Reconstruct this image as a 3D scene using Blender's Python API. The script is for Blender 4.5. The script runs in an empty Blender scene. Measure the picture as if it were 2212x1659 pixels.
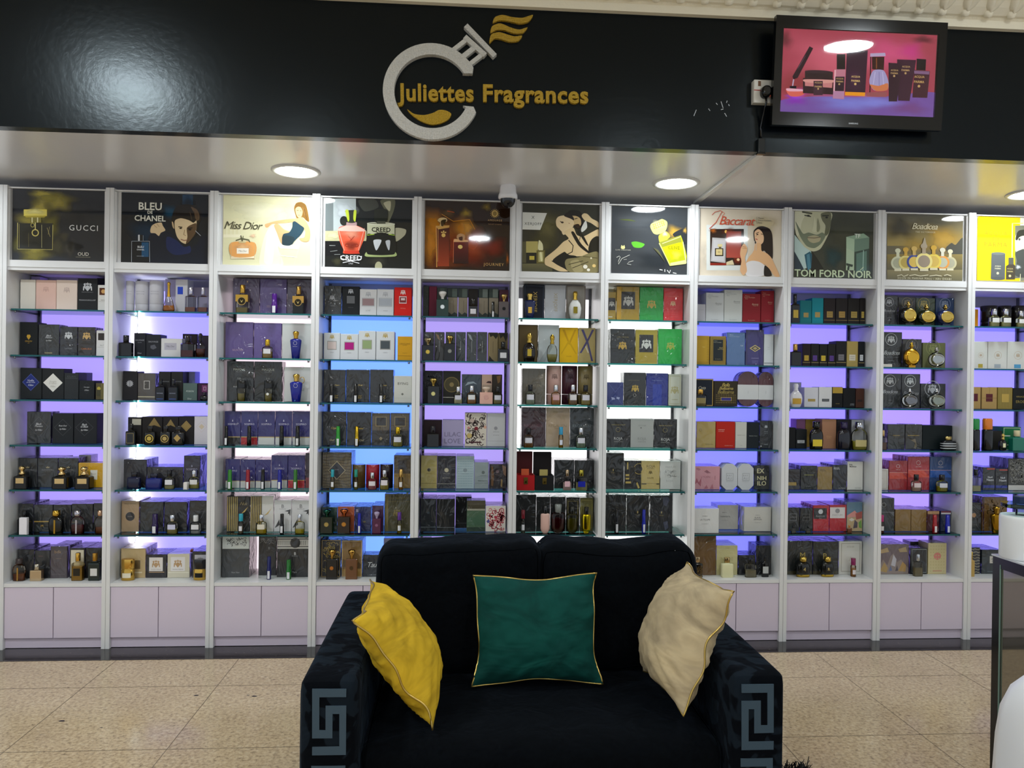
import bpy, math, random
from mathutils import Vector, Matrix
from mathutils.geometry import tessellate_polygon
SC = bpy.context.scene
COL = SC.collection
PI = math.pi
# ------------------------------------------------------------------ camera, world, exposure
def look(yaw, pit, rol):
    cy, sy, cp, sp, cr, sr = math.cos(yaw), math.sin(yaw), math.cos(pit), math.sin(pit), math.cos(rol), math.sin(rol)
    f = Vector((sy*cp, cy*cp, sp)); r = Vector((cy, -sy, 0)); u = r.cross(f)
    return r*cr + u*sr, u*cr - r*sr, f
R_, U_, F_ = look(math.radians(3.914), math.radians(-.181), math.radians(.725))
cam = bpy.data.cameras.new('camera'); cam.sensor_fit = 'HORIZONTAL'; cam.sensor_width = 36; cam.lens = 36*1650/2212
cam.clip_start = .05; cam.clip_end = 60
co = bpy.data.objects.new('camera', cam); COL.objects.link(co)
co.matrix_world = Matrix(((R_.x, U_.x, -F_.x, 0), (R_.y, U_.y, -F_.y, -4.123), (R_.z, U_.z, -F_.z, 1.4227), (0, 0, 0, 1)))
SC.camera = co
wd = bpy.data.worlds.new('world'); SC.world = wd; wd.use_nodes = True
wd.node_tree.nodes['Background'].inputs[0].default_value = (.84, .92, 1, 1)
wd.node_tree.nodes['Background'].inputs[1].default_value = .72
SC.view_settings.view_transform = 'Standard'; SC.view_settings.look = 'None'
SC.view_settings.exposure = 0.2; SC.view_settings.gamma = 1; SC.view_settings.use_curve_mapping = False
SOFFIT_LAMP, CEIL_LAMP = 66.0, 105.0          # radiance of the lamp diffusers
cy_ = SC.cycles
cy_.max_bounces = 7; cy_.diffuse_bounces = 3; cy_.glossy_bounces = 3; cy_.transmission_bounces = 3
cy_.transparent_max_bounces = 28; cy_.caustics_reflective = False; cy_.caustics_refractive = False
cy_.sample_clamp_indirect = 4; cy_.use_denoising = True
# ------------------------------------------------------------------ colours and materials
def lin(h):
    o = []
    for i in (0, 2, 4):
        c = int(h[i:i+2], 16)/255
        o.append(c/12.92 if c <= .04045 else ((c+.055)/1.055)**2.4)
    return tuple(o)
def ink(h):
    c = lin(h); m = max(c)
    return tuple(q*(.5+.5*m/.09) for q in c) if m < .09 else c
class NT:
    def __init__(s, name):
        s.m = bpy.data.materials.new(name); s.m.use_nodes = True; s.t = s.m.node_tree
        s.t.nodes.clear(); s.out = s.n('ShaderNodeOutputMaterial')
    def n(s, kind, **kw):
        d = s.t.nodes.new(kind)
        for k, v in kw.items():
            if k.startswith('_'): setattr(d, k[1:], v)
            else: d.inputs[k.replace('__', ' ')].default_value = v
        return d
    def l(s, a, b): s.t.links.new(a, b)
    def bsdf(s, **kw):
        d = s.n('ShaderNodeBsdfPrincipled')
        for k, v in kw.items(): d.inputs[k.replace('__', ' ')].default_value = v
        return d
    def noise(s, scale, detail=2, rough=.5, dist=0, coord='Object', stretch=None):
        t = s.n('ShaderNodeTexCoord'); o = t.outputs[coord]
        if stretch:
            mp = s.n('ShaderNodeMapping'); mp.inputs['Scale'].default_value = stretch; s.l(o, mp.inputs[0]); o = mp.outputs[0]
        d = s.n('ShaderNodeTexNoise', Scale=scale, Detail=detail, Roughness=rough, Distortion=dist); s.l(o, d.inputs['Vector'])
        return d
    def ramp(s, src, stops):
        r = s.n('ShaderNodeValToRGB'); e = r.color_ramp.elements
        while len(e) < len(stops): e.new(.5)
        for q, (p, c) in zip(e, stops): q.position = p; q.color = (*c, 1)
        s.l(src, r.inputs[0]); return r
    def bump(s, src, strength, dist=.01):
        b = s.n('ShaderNodeBump', Strength=strength, Distance=dist); s.l(src, b.inputs['Height']); return b
def colnode(t):
    a = t.n('ShaderNodeAttribute'); a.attribute_name = 'Col'; return a
MATS = {}
def M(k):
    if k in MATS: return MATS[k]
    t = NT(dict(p='printed_card', w='card_in_cellophane', g='gloss_lacquer', m='polished_metal', x='clear_glass', l='perfume_liquid',
                f='frosted_glass', a='laminated_print', e='lit_panel', E='lit_screen', s='white_laminate', v='velvet', d='damask_velvet',
                c='cushion_velvet', k='piping_cord', b='beaded_relief', q='glass_slab', j='glass_edge', y='satin_cloth').get(k, k))
    if k in 'pgmfs':
        b = t.bsdf(Roughness={'p': .5, 'g': .14, 'm': .2, 'f': .55, 's': .32}[k], Metallic=1.0 if k == 'm' else 0.0)
        if k == 'p': b.inputs['Specular IOR Level'].default_value = .25
        t.l(colnode(t).outputs['Color'], b.inputs['Base Color']); t.l(b.outputs[0], t.out.inputs[0])
    elif k == 'w':
        b = t.bsdf(Roughness=.45, Coat__Weight=.8, Coat__Roughness=.08)
        t.l(colnode(t).outputs['Color'], b.inputs['Base Color'])
        oi = t.n('ShaderNodeObjectInfo'); tc = t.n('ShaderNodeTexCoord'); ad = t.n('ShaderNodeVectorMath', _operation='MULTIPLY_ADD')
        ad.inputs[1].default_value = (1, 1, .6); t.l(tc.outputs['Object'], ad.inputs[0])
        sc = t.n('ShaderNodeVectorMath', _operation='SCALE'); sc.inputs[0].default_value = (17, 9, 13); t.l(oi.outputs['Random'], sc.inputs['Scale']); t.l(sc.outputs[0], ad.inputs[2])
        nz = t.n('ShaderNodeTexNoise', Scale=12, Detail=2, Roughness=.5, Distortion=2.0); t.l(ad.outputs[0], nz.inputs['Vector'])
        bp = t.bump(nz.outputs['Fac'], .6, .03); t.l(bp.outputs[0], b.inputs['Coat Normal']); t.l(b.outputs[0], t.out.inputs[0])
    elif k in 'xq':
        tr = t.n('ShaderNodeBsdfTransparent'); t.l(colnode(t).outputs['Color'], tr.inputs[0])
        gl = t.n('ShaderNodeBsdfGlossy', Roughness=.03); fr = t.n('ShaderNodeFresnel', IOR=1.45)
        mx = t.n('ShaderNodeMixShader'); t.l(fr.outputs[0], mx.inputs[0]); t.l(tr.outputs[0], mx.inputs[1]); t.l(gl.outputs[0], mx.inputs[2]); t.l(mx.outputs[0], t.out.inputs[0])
    elif k == 'j':
        tr = t.n('ShaderNodeBsdfTransparent'); b = t.bsdf(Roughness=.15); a = colnode(t); t.l(a.outputs['Color'], tr.inputs[0]); b.inputs['Base Color'].default_value = (.035, .2, .22, 1)
        mx = t.n('ShaderNodeMixShader'); mx.inputs[0].default_value = .45; t.l(tr.outputs[0], mx.inputs[1]); t.l(b.outputs[0], mx.inputs[2]); t.l(mx.outputs[0], t.out.inputs[0])
    elif k == 'l':
        tr = t.n('ShaderNodeBsdfTransparent'); b = t.bsdf(Roughness=.2); a = colnode(t)
        t.l(a.outputs['Color'], b.inputs['Base Color']); t.l(a.outputs['Color'], tr.inputs[0])
        mx = t.n('ShaderNodeMixShader'); mx.inputs[0].default_value = .85; t.l(tr.outputs[0], mx.inputs[1]); t.l(b.outputs[0], mx.inputs[2]); t.l(mx.outputs[0], t.out.inputs[0])
    elif k == 'a':
        tr = t.n('ShaderNodeBsdfTransparent'); b = t.bsdf(Roughness=.04); a = colnode(t)
        t.l(a.outputs['Color'], b.inputs['Base Color'])
        mx = t.n('ShaderNodeMixShader'); t.l(a.outputs['Alpha'], mx.inputs[0]); t.l(tr.outputs[0], mx.inputs[1]); t.l(b.outputs[0], mx.inputs[2]); t.l(mx.outputs[0], t.out.inputs[0])
    elif k == 'E':
        tr = t.n('ShaderNodeBsdfTransparent'); b = t.n('ShaderNodeEmission', Strength=1.0); a = colnode(t)
        t.l(a.outputs['Color'], b.inputs[0])
        mx = t.n('ShaderNodeMixShader'); t.l(a.outputs['Alpha'], mx.inputs[0]); t.l(tr.outputs[0], mx.inputs[1]); t.l(b.outputs[0], mx.inputs[2]); t.l(mx.outputs[0], t.out.inputs[0])
    elif k == 'e':
        b = t.bsdf(Roughness=.35, Emission__Strength=1.0); b.inputs['Base Color'].default_value = (.4, .4, .43, 1)
        t.l(colnode(t).outputs['Color'], b.inputs['Emission Color']); t.l(b.outputs[0], t.out.inputs[0])
    elif k in 'vd':
        b = t.bsdf(Roughness=.95, Sheen__Weight=.05, Sheen__Roughness=.4); b.inputs['Specular IOR Level'].default_value = .06
        b.inputs['Sheen Tint'].default_value = (.3, .45, .7, 1)
        nz = t.noise(9 if k == 'd' else 60, 2, .5, 1.2)
        if k == 'd': r = t.ramp(nz.outputs['Fac'], [(.49, (.0018, .0026, .0042)), (.52, (.0075, .012, .018))])
        else: r = t.ramp(nz.outputs['Fac'], [(.3, (.0012, .0017, .0026)), (.7, (.002, .003, .0045))])
        t.l(r.outputs[0], b.inputs['Base Color'])
        n2 = t.noise(7, 3, .6, .5); t.l(t.bump(n2.outputs['Fac'], .5, .03).outputs[0], b.inputs['Normal']); t.l(b.outputs[0], t.out.inputs[0])
    elif k == 'c':
        b = t.bsdf(Roughness=.85, Sheen__Weight=.35, Sheen__Roughness=.35); b.inputs['Specular IOR Level'].default_value = .15
        a = colnode(t); nz = t.noise(4.5, 4, .6, 1.0, stretch=(1, 1, 2)); r = t.ramp(nz.outputs['Fac'], [(.3, (.6, .6, .6)), (.5, (.95, .95, .95)), (.7, (1.25, 1.25, 1.2))])
        mu = t.n('ShaderNodeMix', _data_type='RGBA', _blend_type='MULTIPLY'); mu.inputs[0].default_value = 1
        t.l(a.outputs['Color'], mu.inputs[6]); t.l(r.outputs[0], mu.inputs[7]); t.l(mu.outputs[2], b.inputs['Base Color'])
        t.l(a.outputs['Color'], b.inputs['Sheen Tint'])
        n2 = t.noise(6, 2, .5, .8, stretch=(1, 1, 2)); t.l(t.bump(n2.outputs['Fac'], .4, .03).outputs[0], b.inputs['Normal']); t.l(b.outputs[0], t.out.inputs[0])
    elif k == 'k':
        b = t.bsdf(Roughness=.3, Metallic=.9); b.inputs['Base Color'].default_value = (*lin('c8ac60'), 1); t.l(b.outputs[0], t.out.inputs[0])
    elif k == 'b':
        b = t.bsdf(Roughness=.3); a = colnode(t); t.l(a.outputs['Color'], b.inputs['Base Color'])
        vo = t.n('ShaderNodeTexVoronoi', Scale=140, Randomness=.12); tc = t.n('ShaderNodeTexCoord'); t.l(tc.outputs['Object'], vo.inputs['Vector'])
        bp = t.bump(vo.outputs['Distance'], 1.0, .006); bp.invert = True; t.l(bp.outputs[0], b.inputs['Normal']); t.l(b.outputs[0], t.out.inputs[0])
    elif k == 'y':
        b = t.bsdf(Roughness=.3, Sheen__Weight=.3); b.inputs['Base Color'].default_value = (.78, .8, .84, 1); t.l(b.outputs[0], t.out.inputs[0])
    MATS[k] = t.m
    return t.m
def special(name, fn):
    t = NT(name); b = fn(t); t.l(b.outputs[0], t.out.inputs[0]); return t.m
def f_floor(t):
    b = t.bsdf(Roughness=.16); tc = t.n('ShaderNodeTexCoord')
    n1 = t.noise(70, 3, .7); n2 = t.noise(3.5, 2)
    vo = t.n('ShaderNodeTexVoronoi', Scale=85); mp = t.n('ShaderNodeMapping'); mp.inputs['Scale'].default_value = (1, 1.2, 1)
    t.l(tc.outputs['Object'], mp.inputs[0]); t.l(mp.outputs[0], vo.inputs['Vector'])
    r1 = t.ramp(n1.outputs['Fac'], [(.33, lin('55483c')), (.45, lin('b09a7c')), (.56, lin('ccb694')), (.72, lin('d8c6a8'))])
    r2 = t.ramp(vo.outputs['Color'], [(.0, lin('7c6a58')), (.25, lin('c4ae8c')), (.7, lin('d0ba98')), (1, lin('ddceb2'))])
    mx = t.n('ShaderNodeMix', _data_type='RGBA'); mx.inputs[0].default_value = .45; t.l(r1.outputs[0], mx.inputs[6]); t.l(r2.outputs[0], mx.inputs[7])
    r3 = t.ramp(n2.outputs['Fac'], [(.3, (.9, .88, .86)), (.7, (1, 1, 1))])
    m2 = t.n('ShaderNodeMix', _data_type='RGBA', _blend_type='MULTIPLY'); m2.inputs[0].default_value = 1; t.l(mx.outputs[2], m2.inputs[6]); t.l(r3.outputs[0], m2.inputs[7])
    t.l(m2.outputs[2], b.inputs['Base Color']); return b
def f_border(t):
    b = t.bsdf(Roughness=.12); nz = t.noise(60, 3, .7); r = t.ramp(nz.outputs['Fac'], [(.4, lin('1a1a1c')), (.6, lin('2e2c2c')), (.75, lin('6a625c'))])
    t.l(r.outputs[0], b.inputs['Base Color']); return b
def f_fascia(t):
    b = t.bsdf(Roughness=.25, Specular__Tint=(.8, .92, .96, 1)); b.inputs['Base Color'].default_value = (*lin('050a10'), 1); b.inputs['Specular IOR Level'].default_value = .3
    nz = t.noise(40, 3, .6); t.l(t.bump(nz.outputs['Fac'], .1, .006).outputs[0], b.inputs['Normal']); return b
def f_soffit(t):
    b = t.bsdf(Roughness=.22); b.inputs['Base Color'].default_value = (*lin('f4f5fa'), 1); b.inputs['Specular IOR Level'].default_value = 1.0
    nz = t.noise(5, 2, .5, 0, 'Object', (1, .3, 1)); t.l(t.bump(nz.outputs['Fac'], .12, .02).outputs[0], b.inputs['Normal']); return b
def f_plaster(t):
    b = t.bsdf(Roughness=.7); b.inputs['Base Color'].default_value = (*lin('f4ecd6'), 1)
    nz = t.noise(90, 2); t.l(t.bump(nz.outputs['Fac'], .2, .004).outputs[0], b.inputs['Normal']); return b
def f_wall(t):
    b = t.bsdf(Roughness=.6); b.inputs['Base Color'].default_value = (*lin('c8c4bc'), 1); return b
# ------------------------------------------------------------------ mesh collector
class G:
    def __init__(s): s.v = []; s.f = []; s.k = []; s.c = []; s.s = []
    def poly(s, pts, k, col, smooth=False, cols=None):
        n = len(s.v); s.v += [tuple(p) for p in pts]; s.f.append(tuple(range(n, n+len(pts)))); s.k.append(k); s.s.append(smooth)
        s.c.append(cols if cols else [col]*len(pts))
    def faces(s, vs, fs, k, col, smooth=True):
        n = len(s.v); s.v += [tuple(p) for p in vs]
        for f in fs: s.f.append(tuple(i+n for i in f)); s.k.append(k); s.s.append(smooth); s.c.append([col]*len(f))
    def box(s, x0, x1, y0, y1, z0, z1, k, col, c=0):
        if c <= 0:
            vs = [(x, y, z) for z in (z0, z1) for y in (y0, y1) for x in (x0, x1)]
            s.faces(vs, [(0, 2, 3, 1), (4, 5, 7, 6), (0, 1, 5, 4), (2, 6, 7, 3), (0, 4, 6, 2), (1, 3, 7, 5)], k, col, False)
        else:                                         # front and top edges eased
            vs = [(x0+c, y0, z0+c), (x1-c, y0, z0+c), (x1-c, y0, z1-c), (x0+c, y0, z1-c),
                  (x0, y0+c, z0), (x1, y0+c, z0), (x1, y0+c, z1-c), (x0, y0+c, z1-c),
                  (x0+c, y0+c, z1), (x1-c, y0+c, z1), (x1-c, y1-c, z1), (x0+c, y1-c, z1),
                  (x0, y1, z0), (x1, y1, z0), (x1, y1, z1-c), (x0, y1, z1-c)]
            s.faces(vs, [(0, 1, 2, 3), (0, 4, 5, 1), (1, 5, 6, 2), (0, 3, 7, 4), (3, 2, 9, 8), (2, 6, 9), (3, 8, 7), (8, 9, 10, 11),
                         (9, 6, 14, 10), (8, 11, 15, 7), (11, 10, 14, 15), (5, 13, 14, 6), (4, 7, 15, 12), (12, 15, 14, 13), (4, 12, 13, 5)], k, col, False)
    def lathe(s, prof, sx, sy, z0, h, k, col, n=2, seg=20, cx=0, cy=0, smooth=True):
        if n > 5:                                     # square section: sharper corners, flat shaded sides
            a = .12; base = [(1, -1+a), (1, 1-a), (1-a, 1), (-1+a, 1), (-1, 1-a), (-1, -1+a), (-1+a, -1), (1-a, -1)]; smooth = False
        else:
            base = []
            for i in range(seg):
                c, d = math.cos(2*PI*i/seg), math.sin(2*PI*i/seg)
                base.append((math.copysign(abs(c)**(2/n), c), math.copysign(abs(d)**(2/n), d)))
        m = len(base); vs = []; fs = []
        for r, z in prof: vs += [(cx+sx*r*x, cy+sy*r*y, z0+h*z) for x, y in base]
        for j in range(len(prof)-1):
            for i in range(m):
                i2 = (i+1) % m; fs.append((j*m+i, j*m+i2, (j+1)*m+i2, (j+1)*m+i))
        fs.append(tuple(range(m-1, -1, -1))); fs.append(tuple((len(prof)-1)*m+i for i in range(m)))
        s.faces(vs, fs[:-2], k, col, smooth); s.faces([vs[i] for i in fs[-2]], [tuple(range(m))], k, col, False); s.faces([vs[i] for i in fs[-1]], [tuple(range(m))], k, col, False)
    def tube(s, pts, r, k, col, seg=8, closed=False):
        P = [Vector(p) for p in pts]; n = len(P); vs = []; fs = []
        for i, p in enumerate(P):
            a = P[(i-1) % n] if closed or i else P[0]; b = P[(i+1) % n] if closed or i < n-1 else P[-1]
            d = (b-a).normalized(); q = Vector((0, 0, 1)) if abs(d.z) < .9 else Vector((1, 0, 0)); u = d.cross(q).normalized(); w = d.cross(u)
            vs += [tuple(p + r*(u*math.cos(2*PI*j/seg) + w*math.sin(2*PI*j/seg))) for j in range(seg)]
        for i in range(n if closed else n-1):
            for j in range(seg):
                j2 = (j+1) % seg; i2 = (i+1) % n; fs.append((i*seg+j, i*seg+j2, i2*seg+j2, i2*seg+j))
        if not closed: fs += [tuple(range(seg-1, -1, -1)), tuple((n-1)*seg+j for j in range(seg))]
        s.faces(vs, fs, k, col)
    def prism(s, pts, y0, y1, k, col, f=None):
        """outline in x, z pushed from y0 (front) to y1"""
        n = len(pts)
        T = tri(pts)
        s.faces([(x, y0, z) for x, z in pts], T, k, col, False); s.faces([(x, y1, z) for x, z in pts], [t[::-1] for t in T], k, col, False)
        vs = [(x, y0, z) for x, z in pts] + [(x, y1, z) for x, z in pts]
        s.faces(vs, [(i, (i+1) % n, n+(i+1) % n, n+i) for i in range(n)], k, col, False)
    def flat(s, pts, y, k, col, T=None):
        s.faces([(x, y, z) for x, z in pts], T or tri(pts), k, col, False)
    def build(s, name, parent=None, loc=(0, 0, 0), rot=None, mats=None):
        me = bpy.data.meshes.new(name); me.from_pydata(s.v, [], s.f); ks = []
        for k in s.k:
            if k not in ks: ks.append(k)
        for k in ks: me.materials.append(k if isinstance(k, bpy.types.Material) else M(k))
        me.polygons.foreach_set('material_index', [ks.index(k) for k in s.k]); me.polygons.foreach_set('use_smooth', s.s)
        at = me.color_attributes.new('Col', 'FLOAT_COLOR', 'CORNER'); d = []
        for cs in s.c:
            for c in cs: d += (*c, 1.0) if len(c) == 3 else c
        at.data.foreach_set('color', d); me.update()
        o = bpy.data.objects.new(name, me); COL.objects.link(o); o.location = loc
        if rot: o.rotation_euler = rot
        if parent: o.parent = parent
        return o
def area2(p): return sum(p[i][0]*p[(i+1) % len(p)][1]-p[(i+1) % len(p)][0]*p[i][1] for i in range(len(p)))
def tri(pts):
    out = []
    for t in tessellate_polygon([[Vector((x, z, 0)) for x, z in pts]]):
        a, b, c = (pts[i] for i in t)
        ar = (b[0]-a[0])*(c[1]-a[1])-(b[1]-a[1])*(c[0]-a[0])
        if abs(ar) > 1e-14: out.append(tuple(t) if ar > 0 else tuple(t)[::-1])
    return out
def curve(p, m=5):
    """closed smooth outline through its points"""
    n = len(p); q = []
    for i in range(n):
        a, b, c, d = p[i-1], p[i], p[(i+1) % n], p[(i+2) % n]
        for j in range(m):
            t = j/m; q.append(tuple(hermite(b[k], c[k], .4*(c[k]-a[k]), .4*(d[k]-b[k]), t) for k in (0, 1)))
    return q
def hermite(b, c, m0, m1, t): return (2*t**3-3*t*t+1)*b+(t**3-2*t*t+t)*m0+(-2*t**3+3*t*t)*c+(t**3-t*t)*m1
TX = {}
def text(s, st=''):
    """glyph triangles of a word, unit width, centred; returns (points, faces, height of a capital per width)"""
    if (s, st) in TX: return TX[s, st]
    cu = bpy.data.curves.new('t', 'FONT'); cu.body = s; cu.resolution_u = 2
    if 'B' in st: cu.offset = .02
    if 'i' in st: cu.shear = .35; cu.space_character = .86
    if 'S' in st: cu.space_character = 1.25
    o = bpy.data.objects.new('t', cu); me = bpy.data.meshes.new_from_object(o)
    P = [(v.co.x, v.co.y) for v in me.vertices]; Fc = [tuple(p.vertices) for p in me.polygons]
    x0 = min(p[0] for p in P); x1 = max(p[0] for p in P); z0 = min(p[1] for p in P); z1 = max(p[1] for p in P); w = x1-x0
    P = [((x-(x0+x1)/2)/w, (z-.35)/w) for x, z in P]
    Fc = [f if area2([P[i] for i in f]) > 0 else f[::-1] for f in Fc]
    bpy.data.objects.remove(o); bpy.data.curves.remove(cu); bpy.data.meshes.remove(me)
    TX[s, st] = (P, Fc, (z1-z0)/w); return TX[s, st]
def circ(cx, cz, rx, rz, n=24): return [(cx+rx*math.cos(2*PI*i/n), cz+rz*math.sin(2*PI*i/n)) for i in range(n)]
def ring(g, cx, cz, rx, rz, w, y, k, col, n=24):
    a = circ(cx, cz, rx, rz, n); b = circ(cx, cz, rx-w, rz-w, n)
    g.faces([(x, y, z) for x, z in a+b], [(i, (i+1) % n, n+(i+1) % n, n+i) for i in range(n)], k, col, False)
def strip(g, pts, w, y, k, col):
    vs = []
    for i, p in enumerate(pts):
        a = pts[max(i-1, 0)]; b = pts[min(i+1, len(pts)-1)]; dx, dz = b[0]-a[0], b[1]-a[1]; L = math.hypot(dx, dz) or 1
        vs += [(p[0]-dz/L*w/2, y, p[1]+dx/L*w/2), (p[0]+dz/L*w/2, y, p[1]-dx/L*w/2)]
    g.faces(vs, [(2*i, 2*i+1, 2*i+3, 2*i+2) for i in range(len(pts)-1)], k, col, False)
CREST = [[(-.5, -.42), (-.38, -.42), (-.34, -.1), (-.2, -.3), (-.14, -.1), (-.24, .05), (-.2, .3), (-.3, .42), (-.44, .3), (-.36, .12), (-.48, .0)],
         [(-.16, -.34), (0, -.5), (.16, -.34), (.18, .1), (0, .16), (-.18, .1)], [(-.16, .22), (.16, .22), (.2, .46), (.08, .34), (0, .54), (-.08, .34), (-.2, .46)]]
CREST.append([(-x, z) for x, z in CREST[0]][::-1])
def crest(g, cx, cz, w, y, k, col):
    for p in CREST: g.flat([(cx+x*w, cz+z*w) for x, z in p], y, k, col)
def scrolls(g, x0, z0, x1, z1, y, k, col, seed):
    """a curled all-over print: short arcs and dots"""
    rr = random.Random(seed); w, h = x1-x0, z1-z0; n = max(10, int(w*h*16000))
    for _ in range(min(n, 90)):
        r = rr.uniform(.05, .14)*min(w, h); a0 = rr.uniform(0, 6.3); aa = rr.uniform(2.2, 4.6); cx = rr.uniform(x0+r, x1-r); cz = rr.uniform(z0+r, z1-r)
        strip(g, [(cx+r*(1-.5*i/7)*math.cos(a0+aa*i/7), cz+r*(1-.5*i/7)*math.sin(a0+aa*i/7)) for i in range(8)], r*.3, y, k, col)
def art(g, A, x0, w, h, y, k='p', seed=1, z0=0):
    """printed front of a box or label: u, v fractions of its face"""
    for i, p in enumerate(A):
        yy = y-.00035-.00012*i; t = p[0]; X = lambda u: x0+u*w; Z = lambda v: z0+v*h; c = p[-1]
        if t == 't': P, Fc, hh = text(p[1], p[6] if len(p) > 6 else ''); g.faces([(X(p[2])+a*p[4]*w, yy, Z(p[3])+b*p[4]*w) for a, b in P], Fc, k, lin(p[5]), False)
        elif t == 'tv': P, Fc, hh = text(p[1]); L = p[4]*h; g.faces([(X(p[2])-b*L, yy, Z(p[3])+a*L) for a, b in P] if 0 else [(X(p[2])+b*L, yy, Z(p[3])-a*L) for a, b in P], Fc, k, lin(p[5]), False)
        elif t == 'r': g.flat([(X(p[1]), Z(p[2])), (X(p[3]), Z(p[2])), (X(p[3]), Z(p[4])), (X(p[1]), Z(p[4]))], yy, k, lin(c))
        elif t == 'ro':
            q = [(X(p[1]), Z(p[2])), (X(p[3]), Z(p[2])), (X(p[3]), Z(p[4])), (X(p[1]), Z(p[4]))]; e = .03*w
            j = [(q[0][0]+e, q[0][1]+e), (q[1][0]-e, q[1][1]+e), (q[2][0]-e, q[2][1]-e), (q[3][0]+e, q[3][1]-e)]
            g.faces([(a, yy, b) for a, b in q+j], [(m, (m+1) % 4, 4+(m+1) % 4, 4+m) for m in range(4)], k, lin(c), False)
        elif t == 'd': g.flat([(X(p[1]), Z(p[2]-p[4])), (X(p[1]+p[3]), Z(p[2])), (X(p[1]), Z(p[2]+p[4])), (X(p[1]-p[3]), Z(p[2]))], yy, k, lin(c))
        elif t == 'do':
            q = [(0, -1), (1, 0), (0, 1), (-1, 0)]; m_ = .965
            g.faces([(X(p[1]+a*p[3]*s_), yy, Z(p[2]+b*p[4]*s_)) for s_ in (1, m_) for a, b in q], [(m, (m+1) % 4, 4+(m+1) % 4, 4+m) for m in range(4)], k, lin(c), False)
        elif t == 'c': g.flat(circ(X(p[1]), Z(p[2]), p[3]*w, p[3]*w), yy, k, lin(c))
        elif t == 'co': ring(g, X(p[1]), Z(p[2]), p[3]*w, p[3]*w, max(.08*p[3]*w, .0012), yy, k, lin(c))
        elif t == 'k': crest(g, X(p[1]), Z(p[2]), p[3]*w, yy, k, lin(c))
        elif t == 's':
            n = 12; r = p[3]*w
            g.flat([(X(p[1])+r*(1 if m % 2 else .72)*math.cos(PI*m/n), Z(p[2])+r*(1 if m % 2 else .72)*math.sin(PI*m/n)) for m in range(2*n)], yy, k, lin(c))
        elif t == 'p': g.flat([(X(p[1][m]), Z(p[1][m+1])) for m in range(0, len(p[1]), 2)], yy, k, lin(c))
        elif t == 'l': strip(g, [(X(p[1]), Z(p[2])), (X(p[3]), Z(p[4]))], .0016, yy, k, lin(c))
        elif t == 'v':
            v0, v1 = (p[5], p[6]) if len(p) > 5 else (0.01, .99); col = lin(p[4]); n = p[3]; d = (p[2]-p[1])/n
            for m in range(n): g.flat([(X(p[1]+d*(m+.15)), Z(v0)), (X(p[1]+d*(m+.6)), Z(v0)), (X(p[1]+d*(m+.6)), Z(v1)), (X(p[1]+d*(m+.15)), Z(v1))], yy, k, col)
        elif t == 'hh':
            for m in range(p[1]):
                v = (m+.5)/p[1]; strip(g, [(X(u/6), Z(v+.02*math.sin(u*2+m))) for u in range(7)], h*.03, yy, k, lin(c))
        elif t == 'h':
            for m in range(p[3]):
                v = p[2]+(p[5]-p[2])*m/max(p[3]-1, 1); g.flat([(X(p[1]), Z(v)), (X(p[4]), Z(v)), (X(p[4]), Z(v)+.0013), (X(p[1]), Z(v)+.0013)], yy, k, lin(c))
        elif t == 'dots':
            u0, u1 = (p[4], p[5]) if len(p) > 4 else (.06, .94); col = lin(p[3]); va, vb = (.04, .96) if len(p) <= 4 or p[5] > .9 else (p[4], p[5])
            if len(p) > 4 and p[5] < .9: u0, u1 = .06, .94
            for m in range(p[1]):
                for q in range(p[2]):
                    cx = X(u0+(u1-u0)*(m+.5)/p[1]); cz = Z(va+(vb-va)*(q+.5)/p[2]); e = .3*(u1-u0)*w/p[1]
                    g.flat([(cx, cz-e), (cx+e, cz), (cx, cz+e), (cx-e, cz)], yy, k, col)
        elif t == 'z': scrolls(g, X(p[1]), Z(p[2]), X(p[3]), Z(p[4]), yy, k, lin(c), seed)
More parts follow.
